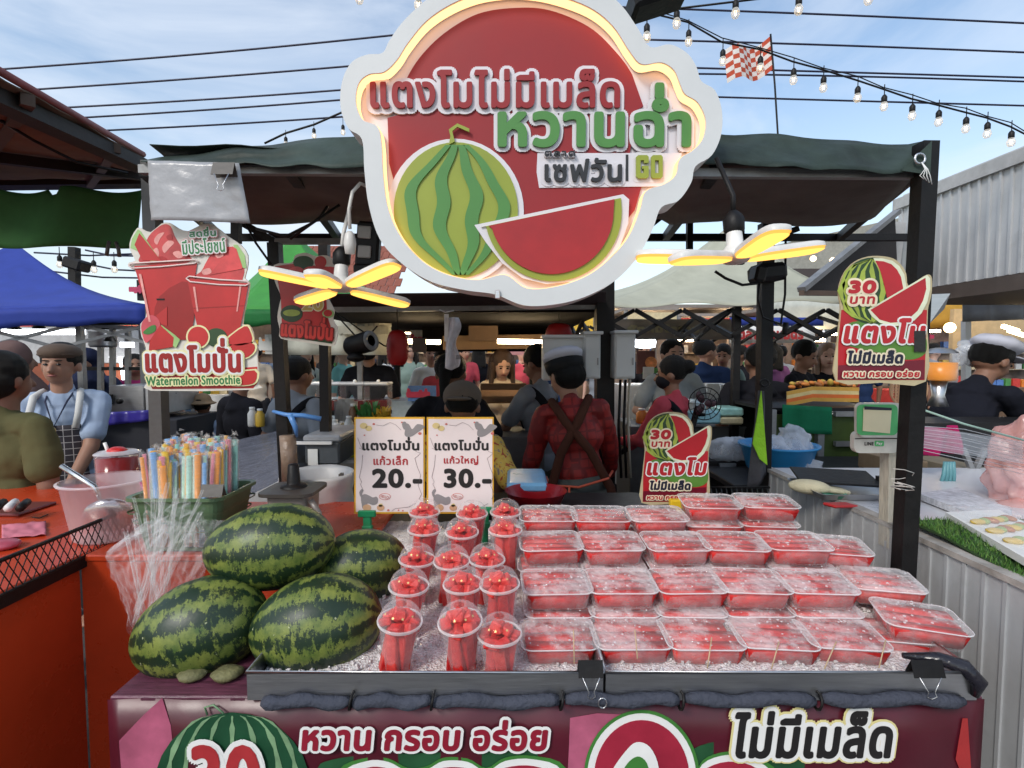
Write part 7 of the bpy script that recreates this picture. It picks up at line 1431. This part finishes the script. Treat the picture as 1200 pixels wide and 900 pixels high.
t = T('plastic_food_bags', 'pile of clear food bags on the counter by the bending cook', 'bags', P(1140, 400, 3.4))
for k in range(7): B().ell(P(1125 + 4 * k, 418 - 6 * (k % 3), 3.5), (.05, .04, .06), (k, 0, 0), 0, 12, 8, fn=lambda d, p_: p_ * (1 + .3 * MN.noise(d * 3 + Vector((k, 0, 0))))).o('bag', FILM('milky_bag', 0), t)
# ================================================================ centre kitchen and middle distance
def counter(px0, px1, pyt, Y, dep, m, lab, cat='counter'):
    zt = P(0, pyt, Y).z; return B().box(P(px0, 0, Y).x, P(px1, 0, Y).x, Y, Y + dep, .05, zt, bev=.005).o('counter', m, label=lab, cat=cat)
wl = M('stall_white', (.5, .5, .5), .6, dirt=.3)
counter(385, 640, 512, 3.3, .6, M('stall_grey', (.12, .12, .12), .6, dirt=.4), 'grey kitchen counter behind the price cards')
counter(745, 905, 500, 3.9, .5, M('stall_grey', 0), 'grey counter carrying the desk fan and baskets')
counter(340, 640, 470, 4.9, .5, M('stall_pale_blue', (.34, .42, .48), .5, dirt=.2), 'pale blue printed counter behind the drink dispensers')
counter(-60, 190, 492, 3.9, .6, M('stall_black_skirt', (.014, .015, .022), .8), 'black-skirted counter behind the aproned man')
counter(735, 880, 452, 5.2, .5, wl, 'white serving counter with three paper sheets'); counter(540, 640, 478, 4.9, .6, M('wood_counter', (.25, .15, .08), .6), 'wooden counter under the cream-bloused woman')
t = T('blue_table_cloth', 'shiny ultramarine cloth edge on the black-skirted counter', 'cloth', P(150, 485, 3.85)); B().sheet(lambda u, v: P(105 + 78 * u, 480 + 4 * (1 - u) + (17 - 5 * u) * v, 3.84 + .02 * math.sin(u * 14)), 24, 4).o('cloth', M('shiny_ultramarine', (.04, .03, .24), .25, 0, .2, 6, .6), t, sol=.003)
t = T('grill', 'steel grill range with knobs behind the aproned man', 'grill', P(130, 478, 4.1)); z_ = lambda py, Y=4.05: P(0, py, Y).z
B().box(P(108, 0, 4.05).x, P(150, 0, 4.05).x, 4.05, 4.5, z_(484), z_(452), bev=.004).o('body', steel, t)
for k in range(8): B().bar(P(110 + 3 * k, 462, 4.03), P(110 + 3 * k, 474, 4.03), .012).o('grill_bar', blackm, t)
B().lathe((0, 0, 0), [(.02, 0), (.02, .03)], 12, cap=True, mt=Matrix.Translation(P(142, 470, 4.0)) @ Matrix.Rotation(R(90), 4, 'X')).o('knob', blackm, t)
B().box(P(152, 0, 4.0).x, P(180, 0, 4.0).x, 4.0, 4.4, z_(484, 4), z_(450, 4), bev=.005).o('cool_box', M('pale_steel', (.45, .46, .47), .3, .6, dirt=.2), label='pale steel box right of the grill', cat='box')
t = T('kitchen_shelf_wall', 'white kiosk wall with steel shelf and tube lights behind the aproned man', 'kiosk', P(60, 440, 5.6))
B().box(P(-80, 0, 5.8).x, P(180, 0, 5.8).x, 5.8, 5.9, z_(425, 5.8), z_(383, 5.8)).o('white_wall', wl, t); B().box(P(-80, 0, 5.8).x, P(180, 0, 5.8).x, 5.8, 5.9, z_(470, 5.8), z_(426, 5.8)).o('orange_wall', M('orange_brown_wall', (.30, .075, .03), .6, dirt=.3), t)
for a, c in ((5, 75), (78, 98)): B().bar(P(a, 389, 5.0), P(c, 389, 5.0), .05).o('tube_light', EMIT('cool_tube', (.9, .95, 1), 5), t)
for px in (150, 132, 118): B().bar(P(px, 384, 4.6), P(px, 470, 4.6), .035).o('shelf_post', greym, t)
for py in (384, 432): B().bar(P(90, py, 4.6), P(176, py, 4.6), .03).o('shelf_rail', blackm, t)
for px in (130, 141): B().bar(P(px, 418, 5.7), P(px + 5, 450, 5.7), .025).o('white_tube', EMIT('cool_tube', 0), t)
B().lathe(P(121, 407, 4.5), [(.001, 0), (.09, 0), (.10, .02), (.10, .12), (.105, .13)], 20).o('steel_pot', steel, label='steel pot on the shelf left of the smoothie sign', cat='pot')
t = T('work_lamp', 'small bright lamp hanging from the shelf left of the smoothie sign', 'lamp', P(129, 408, 4.3)); B().box(P(124, 0, 4.3).x, P(135, 0, 4.3).x, 4.3, 4.36, z_(407, 4.3), z_(401, 4.3)).o('light_face', EMIT('cool_tube', 0), t); B().lathe(P(129, 400, 4.33), [(.045, 0), (.02, .05), (.015, .08)], 14, cap=True).o('shade', blackm, t)
for i, (px, py) in enumerate(((17, 386), (46, 385))): B().lathe(P(px, py, 4.6), [(.05, 0), (.03, .04), (.015, .09)], 14, cap=True).o('pendant', blackm, label='black pendant lamp holder above the aproned man, %s' % ('left', 'right')[i], cat='lamp')
# small sign and tent sign at far left
t = T('small_white_sign', 'small white sign with red lettering above the blue tent edge', 'sign', P(160, 345, 5.8)); B().box(P(147, 0, 5.8).x, P(172, 0, 5.8).x, 5.8, 5.85, z_(352, 5.8), z_(328, 5.8)).o('board', blackm, t); B().box(P(150, 0, 5.7).x, P(172, 0, 5.7).x, 5.78, 5.8, z_(351, 5.8), z_(329, 5.8)).o('face', white, t); tx('หมูตุ๋น', (151, 334, 170, 344), 5.77, [(.012, M('rose_ink', (.5, .04, .1), .5), 0)], t)
B().bar(P(87, 290, 6.5), P(88, 380, 6.5), .09).o('lamp_pole', blackm, label='dark pole with a loudspeaker behind the blue tent', cat='pole'); B().obox(P(90, 310, 6.4), (.22, .2, .13), (0, .3, 0), 0, .02).o('loudspeaker', blackm, label='dark loudspeaker on the pole behind the blue tent', cat='loudspeaker')
for k, (a, c) in enumerate((((100, 293), (160, 300)), ((40, 296), (170, 297)), ((95, 308), (175, 318)), ((60, 318), (180, 326)))): B().tube([P(*a, 6.6), P((a[0] + c[0]) / 2, (a[1] + c[1]) / 2 + 3, 6.6), P(*c, 6.6)], .011, 5).o('distant_wire', wirem, label='thin wire between the green tarpaulin and blue tent, %s from top' % ordn[k], cat='cable')
for i, (x, y) in enumerate(((110, 312), (134, 312), (70, 306))): bulb(x, y, 6.4, 'tiny bulb hanging between green tarpaulin and blue tent, %s' % ordn[i], sc_=.75)
# plastic-wrapped display, cool boxes, jars
t = T('wrapped_display', 'film-wrapped dark display table between straw basket and waste bin', 'display', P(310, 600, 2.9))
a = [P(262, 598, 2.3), P(344, 560, 2.3), P(342, 502, 3.4), P(262, 520, 3.4)]; B().add(a, [[0, 1, 2, 3]]).o('film_top', M('shiny_grey_film', (.12, .12, .15), .12, 0, .5, 5, 1.0, streak=(2, 9, 2)), t, sol=.01)
B().bar(P(262, 604, 2.28), P(345, 562, 2.28), .05).o('white_rail', wl, t); B().bar(P(262, 618, 2.28), P(345, 578, 2.28), .05).o('white_rail', wl, t); B().add([P(262, 620, 2.3), P(345, 580, 2.3), P(345, 700, 2.3), P(262, 700, 2.3)], [[0, 1, 2, 3]]).o('side', wl, t, sol=.02)
t = T('ice_cooler', 'grey ice cooler with pale lid behind the blue-tied post', 'cooler', P(368, 540, 2.75)); B().box(P(345, 0, 2.75).x, P(388, 0, 2.75).x, 2.75, 3.15, P(0, 545, 2.75).z, P(0, 518, 2.75).z, bev=.01).o('tub', M('cooler_grey', (.08, .09, .10), .5), t); B().box(P(343, 0, 2.74).x, P(390, 0, 2.74).x, 2.74, 3.17, P(0, 518, 2.75).z, P(0, 510, 2.75).z, bev=.01).o('lid', M('cooler_lid', (.30, .31, .33), .45), t); B().bar(P(345, 519, 2.73), P(389, 519, 2.73), .015).o('trim', white, t)
B().box(P(350, 0, 2.75).x, P(362, 0, 2.75).x, 2.74, 2.745, P(0, 545, 2.75).z, P(0, 526, 2.75).z).o('label_plate', white, label='white latch plate on the grey cooler', cat='latch')
for i in range(4):
    q = P(357 + 28 * i, 487, 4.2); t = T('drink_dispenser', 'clear drink dispenser of dark red syrup behind the price cards, %s from left' % ordn[i], 'dispenser', q, 'row of drink dispensers'); B().box(q.x - .085, q.x + .085, q.y, q.y + .16, q.z + .04, q.z + .12, bev=.004).o('syrup', M('dark_syrup', (.14, .012, .01), .2), t); B().box(q.x - .092, q.x + .092, q.y - .006, q.y + .17, q.z + .03, q.z + .24, bev=.004).o('jar', clearcup, t); B().box(q.x - .098, q.x + .098, q.y - .01, q.y + .175, q.z + .24, q.z + .262, bev=.008).o('lid', M('clear_lid_white', (.6, .6, .6), .3), t); B().ell(q + Vector((0, .08, .27)), .015).o('knob', white, t); B().box(q.x - .09, q.x + .09, q.y, q.y + .16, q.z, q.z + .03).o('base', blackm, t)
items = 0
def lathe_item(px, py, Y, r_, h, m, name, lab, cat, group, top=None):
    q = P(px, py, Y); t = T(name, lab, cat, q, group); B().lathe(q, [(r_ * .85, 0), (r_, h * .1), (r_, h * .75), (r_ * .6, h * .92), (r_ * .55, h)], 12, cap=True).o('body', m, t); B().lathe(q, [(r_ * .6, h), (r_ * .6, h * 1.12)], 10, cap=True).o('lid', top or white, t)
pal = [('white', (.62, .62, .6)), ('cream', (.6, .5, .3)), ('red', (.5, .04, .03)), ('yellow', (.65, .42, .05)), ('green', (.06, .22, .06)), ('blue', (.08, .18, .45)), ('brown', (.18, .09, .04)), ('orange', (.65, .2, .03))]
PM = {n_: M('goods_' + n_, c_, .45, 0, .2, 25, .05) for n_, c_ in pal}
for i, (px, py, Y, r_, h, c_) in enumerate([(393, 512, 3.35, .03, .10, 'white'), (401, 512, 3.4, .025, .09, 'cream'), (409, 512, 3.35, .03, .12, 'white'), (396, 526, 3.2, .035, .14, 'white'), (406, 528, 3.15, .04, .12, 'cream'), (388, 508, 3.5, .022, .10, 'white'), (414, 500, 3.6, .03, .14, 'brown'), (296, 500, 3.6, .03, .12, 'white'), (305, 500, 3.6, .03, .11, 'yellow'), (640, 500, 3.7, .035, .1, 'yellow'), (752, 496, 3.6, .04, .09, 'orange'), (765, 497, 3.6, .05, .10, 'cream')]): lathe_item(px, py, Y, r_, h, PM[c_], 'sauce_bottle', '%s bottle on the kitchen counters, %s' % (c_, ('front left by the thin post', 'beside the first bottle', 'third by the cards', 'blue-labelled short one', 'tall lidded cup beside it', 'back left', 'brown canister by the cards', 'on the wrapped display', 'right one on the wrapped display', 'near the red-bloused vendor', 'left by the pink worker', 'right by the pink worker')[i]), 'bottle', 'bottles on the counters')
for i in range(5):
    q = P(398 + 4 * i, 505 - (i % 2) * 3, 3.75); t = B().lathe(q, [(.03, 0), (.034, .2), (.036, .21)], 12).o('cup_stack', M('clear_cups', (.5, .48, .45), .3), label='stack of clear cups by the thin post, %s' % ordn[i], cat='cup stack', group='stacks of clear cups')
B().box(P(386, 0, 3.0).x, P(412, 0, 3.0).x, 3.0, 3.25, P(0, 536, 3.0).z, P(0, 513, 3.0).z).o('yellow_bin', M('yellow_speckle', (.42, .42, .05), .6, 0, .6, 40, .2), label='yellow-green speckled crate beside the thin post', cat='crate'); B().box(P(383, 0, 2.98).x, P(415, 0, 2.98).x, 2.95, 3.3, P(0, 541, 3.0).z, P(0, 537, 3.0).z).o('white_shelf', white, label='white shelf board under the speckled crate', cat='shelf')
for i, (px, py, c_) in enumerate(((425, 482, 'green'), (437, 480, 'green'), (450, 486, 'yellow'), (443, 488, 'yellow'), (431, 486, 'green'))):
    b = B()
    for k in range(26): a_ = rnd.random() * 6.28; q = P(px, py + 8, 3.6); b.add([q, q + Vector((math.cos(a_) * .05, math.sin(a_) * .04, rnd.uniform(.03, .11))), q + Vector((math.cos(a_ + .5) * .05, math.sin(a_ + .5) * .04, rnd.uniform(.03, .11)))], [[0, 1, 2]])
    b.o('herb_bunch', PM[c_], label='%s leafy bunch above the price cards, %s' % (c_, ordn[i]), cat='herbs')
t = T('blue_cooler_box', 'light blue lidded box over a red basin beside the red-bloused vendor', 'box', P(617, 560, 2.35)); B().box(P(594, 0, 2.35).x, P(642, 0, 2.35).x, 2.2, 2.5, P(0, 568, 2.35).z, P(0, 557, 2.35).z, bev=.012).o('lid', M('sky_blue_plastic', (.18, .42, .68), .3), t)
B().lathe(P(628, 596, 2.1), [(.001, 0), (.09, 0), (.12, .07), (.125, .075)], 24).o('red_basin', M('red_basin', (.25, .006, .012), .3), label='red plastic basin under the light blue box', cat='basin')
B().box(P(560, 0, 2.2).x, P(790, 0, 2.2).x, 2.05, 2.4, .1, P(0, 600, 2.1).z).o('work_bench', M('prep_dark', 0), label='dark work bench where the red-bloused vendor reaches', cat='bench')
t = T('wire_rack', 'black wire basket rack behind the back row of boxes', 'rack', P(855, 580, 2.0)); 
for k in range(12): B().tube([P(833 + 6 * k, 572, 2.1), P(835 + 6 * k, 584, 1.98)], .003, 4).o('wire', blackm, t)
B().tube([P(832, 571, 2.1), P(902, 571, 2.1)], .005, 5).o('rail', blackm, t); B().tube([P(832, 584, 1.98), P(902, 584, 1.98)], .005, 5).o('rail', blackm, t)
for i, (px, r_) in enumerate(((848, .09), (862, .08))): B().ell(P(px, 527, 2.9), (r_, .07, .07), None, 0, 18, 12, fn=lambda d, p_: p_ * (1 + .3 * MN.noise(d * 3 + Vector((i, 3, 0))))).o('plastic_bag', FILM('milky_bag', 0), label='clear bag on the dark drawer behind the red sign, %s' % ('left', 'right')[i], cat='bag')
t = T('drawer_unit', 'dark drawer unit with silver handle behind the standing sign', 'drawers', P(860, 560, 2.9)); B().box(P(835, 0, 2.95).x, P(890, 0, 2.95).x, 2.85, 3.3, .1, P(0, 538, 2.9).z, bev=.005).o('body', M('prep_dark', 0), t); B().bar(P(843, 545, 2.83), P(862, 545, 2.83), .018).o('handle', steel, t)
# desk fan
q = P(826, 473, 3.4); t = T('desk_fan', 'black round desk fan facing sideways beside the pink-topped worker', 'fan', q); rm = Matrix.Translation(q) @ Matrix.Rotation(R(90), 4, 'X')
for rr_, nn_2 in ((.105, 26), (.07, 20), (.035, 14)): B().tube([rm @ Vector((rr_ * math.cos(2 * math.pi * k / nn_2), rr_ * math.sin(2 * math.pi * k / nn_2), .02 if rr_ < .1 else 0)) for k in range(nn_2)], .0035, 5, closed=True).o('guard_ring', blackm, t)
for k in range(16): B().tube([rm @ Vector((.03 * math.cos(k * .3927), .03 * math.sin(k * .3927), .02)), rm @ Vector((.105 * math.cos(k * .3927), .105 * math.sin(k * .3927), 0))], .0018, 4).o('guard_wire', blackm, t)
for k in range(3): B().ell(q + Vector((.045 * math.cos(k * 2.09), .02, .045 * math.sin(k * 2.09))), (.042, .006, .025), (0, -k * 2.09, 0)).o('blade', M('maroon_fan_blade', (.07, .02, .03), .3), t)
B().bar(q + Vector((-.03, .04, -.02)), q + Vector((-.08, .04, -.22)), .03).o('stand', blackm, t)
for i, (x0, x1, y0_, y1_, cc, lab) in enumerate(((822, 838, 470, 490, (.50, .60, .62), 'small clear container stacked behind the fan'), (815, 856, 482, 497, (.25, .48, .55), 'aqua plastic box right of the fan'), (856, 884, 489, 498, (.55, .48, .30), 'cream perforated basket by the towel post'), (856, 884, 478, 488, (.30, .55, .50), 'pale teal bundle on the cream basket'), (795, 815, 486, 498, (.15, .3, .5), 'blue tray under the desk fan'))): B().box(P(x0, 0, 3.7).x, P(x1, 0, 3.7).x, 3.7, 3.9, P(0, y1_, 3.7).z, P(0, y0_, 3.7).z, bev=.012).o('food_container', M('container_%d' % 0 if 0 else 'container_' + ('clear', 'aqua', 'cream', 'teal', 'blue')[i], cc, .35, 0, .2, 20, .1), label=lab, cat='container')
for i, px in enumerate((820, 838, 855)): B().box(P(px, 0, 5.1).x, P(px + 15, 0, 5.1).x, 5.1, 5.12, z_(467, 5.1), z_(449 + i * 1, 5.1)).o('paper_sheet', M('paper_white', (.66, .66, .64), .8, 0, .1, 30, 0), label='white paper menu sheet on the far counter, %s from left' % ordn[i], cat='paper', group='paper sheets on the far counter')
for i, (px, py) in enumerate(((750, 462), (760, 430), (640, 412))): B().box(P(px, 0, 5.0).x, P(px + 13, 0, 5.0).x, 5.0, 5.02, z_(py + 14, 5.0), z_(py, 5.0)).o('notice', M('paper_white', 0), label='pale notice %s' % ('below the glasses man', 'beside the right electrical box', 'above the square electrical box')[i], cat='paper')
t = T('food_poster', 'brown poster with an orange bowl of soup right of the electrical boxes', 'poster', P(762, 435, 5.4)); B().box(P(752, 0, 5.4).x, P(774, 0, 5.4).x, 5.4, 5.43, z_(438, 5.4), z_(411, 5.4)).o('board', M('poster_brown', (.13, .04, .03), .6), t); pl(circ(763, 425, 7, 7), 5.38, M('bowl_orange', (.65, .22, .06), .5, 0, .5, 25, 0), t, 'bowl_print'); pl([(752, 438), (774, 438), (770, 431), (755, 432)], 5.37, green, t, 'leaf_print')
# far stall fronts: boards, shelves of goods, lights
lampw2 = EMIT('far_warm_light', (1, .78, .5), 22); lampc2 = EMIT('far_cool_light', (.9, .95, 1), 14)
stalls = [(-120, 30, 9, 'brown', 0), (185, 262, 8.2, 'white', 1), (262, 335, 10, 'red', 1), (335, 455, 10.5, 'brown', 1), (455, 520, 9.6, 'white', 1), (520, 590, 10, 'red', 1), (590, 700, 10.6, 'brown', 1), (735, 800, 9.5, 'cream', 1), (800, 905, 11, 'brown', 1), (905, 980, 9.4, 'white', 1), (980, 1070, 10.4, 'brown', 1), (1070, 1135, 9, 'red', 1), (1135, 1320, 10, 'brown', 1)]
wx = ['beyond the left frame edge', 'behind the smoothie sign', 'behind the child', 'left of the dispensers', 'behind the red lantern', 'behind the plastic wrapper', 'behind the cream-bloused woman', 'behind the glasses man', 'behind the navy-shirted man', 'behind the phone user', 'left of the thirty baht sign', 'behind the juice dispenser', 'behind the bending cook']
for i, (a, c, Y, cn, li) in enumerate(stalls):
    xa, xb = P(a, 0, Y).x, P(c, 0, Y).x; t = T('market_stall', 'distant market stall %s, %s-fronted' % (wx[i], cn), 'stall', ((xa + xb) / 2, Y, 0), 'distant market stalls')
    bm_ = M('far_wall_' + cn, [c2 for n2, c2 in pal if n2 == cn][0] if cn != 'brown' else (.12, .07, .04), .7, 0, .4, 3, .1, dirt=.4)
    B().box(xa + .03, xb - .03, Y, Y + .8, .05, .95).o('counter', bm_, t); B().box(xa, xb, Y + 1.5, Y + 1.6, .0, 2.35).o('back_wall', M('far_back', (.20, .15, .12), .8, 0, .6, 3, 0), t)
    B().box(xa, xb, Y - .1, Y + 1.7, 2.36, 2.42).o('roof', M('far_roof', (.25, .22, .2), .8), t); B().box(xa + .05, xb - .05, Y - .14, Y - .10, 2.02, 2.32).o('sign_board', PM[('red', 'white', 'yellow', 'cream')[i % 4]], t)
    for x in (xa + .03, xb - .03): B().bar((x, Y - .05, 0), (x, Y - .05, 2.36), .06).o('post', greym, t)
    B().bar((xa + .15, Y + .1, 1.98), (xb - .15, Y + .1, 1.98), .045).o('tube_light', lampw2 if i % 3 else lampc2, t)
    for sh in (1.25, 1.6): B().box(xa + .1, xb - .1, Y + 1.3, Y + 1.48, sh, sh + .02).o('shelf', wood, t)
    n = max(3, int((xb - xa) / .16))
    for k in range(n):
        for zz, yy in ((.95, Y + .2), (1.27, Y + 1.32), (1.62, Y + 1.32)):
            if rnd.random() < .15: continue
            x = xa + .1 + (xb - xa - .2) * (k + .5) / n; hh_ = rnd.uniform(.08, .24); w2 = rnd.uniform(.04, .075); B().box(x - w2, x + w2, yy, yy + .1, zz, zz + hh_).o('packet', PM[rnd.choice(pal)[0]], t)
    if i % 2: pl_ = P(0, 0, Y); B().lathe(Vector(((xa + xb) / 2, Y - .16, 2.17)), [(.001, 0), (.001, .001)], 6)
# more boards and hanging bulbs over the market
for i, (x0, x1, y0_, y1_, Y, cn, txt) in enumerate(((477, 514, 386, 407, 5.6, 'white', 'ก๋วยเตี๋ยว'), (582, 640, 402, 416, 6.6, 'red', '10'), (1075, 1098, 388, 402, 6.4, 'white', 'หมูตุ๋น'), (300, 322, 392, 415, 5.4, 'white', 'ข้าวต้ม'), (473, 507, 452, 470, 4.84, 'blue', 'น้ำแตงโมปั่น'))):
    t = T('stall_board', ['white board with red lettering right of the red lantern', 'pink board with a red number behind the grey-shirted man', 'small white board near the juice dispenser', 'grey board with white lettering behind the smoothie sign', 'blue printed counter board above the price cards'][i], 'sign', P(x0, y1_, Y))
    B().box(P(x0, 0, Y).x, P(x1, 0, Y).x, Y, Y + .03, z_(y1_, Y), z_(y0_, Y)).o('board', PM[cn] if cn != 'red' else M('pink_board', (.6, .28, .28), .6), t); tx(txt, (x0 + 3, y0_ + 3, x1 - 3, y1_ - 4), Y - .01, [(.010, M('rose_ink', 0) if i != 3 else white, 0)], t)
for i, (px, py) in enumerate(((748, 395), (803, 398), (372, 388), (505, 399), (590, 399), (1010, 405), (957, 398), (240, 395))): B().bar(P(px - 9, py, 6.8), P(px + 9, py, 6.8), .05).o('tube_light', lampw2, label='glowing tube light over the distant stalls, %s' % ('by the right electrical box', 'above the pink worker', 'left of the hanging can', 'beside the lantern', 'above the cream-bloused woman', 'left of the right post', 'above the phone user', 'behind the smoothie sign')[i], cat='light')
B().lathe(P(756, 407, 5.6), [(.001, .16), (.08, .13), (.11, .06), (.10, 0), (.001, -.01)], 20).o('globe_lamp', EMIT('far_cool_light', 0), label='round white glowing lamp right of the electrical box', cat='lamp')
t = T('wooden_shed', 'long timber-roofed hall closing the view far behind the market', 'building', (0, 17, 0)); B().box(-26, 26, 17, 17.5, 0, 3.0).o('wall', M('far_hall', (.10, .085, .075), .9, 0, .5, 1.2, 0), t); B().box(-26, 26, 16.2, 18, 3.0, 3.1).o('eave', M('far_roof', 0), t)
for k in range(-12, 13): B().box(k * 2.1, k * 2.1 + 1.7, 16.9, 16.98, 1.9, 2.5).o('board', PM[pal[(k * 5) % 8][0]], t); B().bar((k * 2.1 + .2, 16.8, 2.7), (k * 2.1 + 1.3, 16.8, 2.7), .05).o('tube_light', lampw2, t)
t = T('twine_scraps', 'frayed white twine and film knotted round the right black post', 'twine', P(1060, 690, 1.40))
for k in range(8):
    a_ = rnd.uniform(0, 6); y_ = (575, 572, 676, 680, 684, 560, 568, 690)[k]; B().tube([P(1058 + 14 * math.cos(a_ + j * 1.1), y_ + 3 * math.sin(a_ * 2 + j) - (10 * j / 6 if k in (0, 5) else 0), 1.395 + .02 * math.sin(j)) for j in range(7)], .0011, 5).o('strand', M('twine_white', (.55, .52, .48), .8), t)
t = T('knotted_film', 'clear film pulled from the right post toward the boxes', 'film', P(1020, 690, 1.36))
B().sheet(lambda u, v: P(1060 - 62 * u + 6 * v, 680 - 28 * u + (4 + 22 * u) * v, 1.39 - .05 * u + .02 * MN.noise(Vector((u * 5, v * 5, 9)))), 20, 10).o('film', clearp, t)
# ================================================================ evaluate the voxel-union figures once
bpy.context.view_layer.update(); dg = bpy.context.evaluated_depsgraph_get(); done = []
for ob in BAKE:
    me = bpy.data.meshes.new_from_object(ob.evaluated_get(dg)); me.name = ob.name; done.append((ob, me))
for ob, me in done: ob.modifiers.clear(); ob.data = me
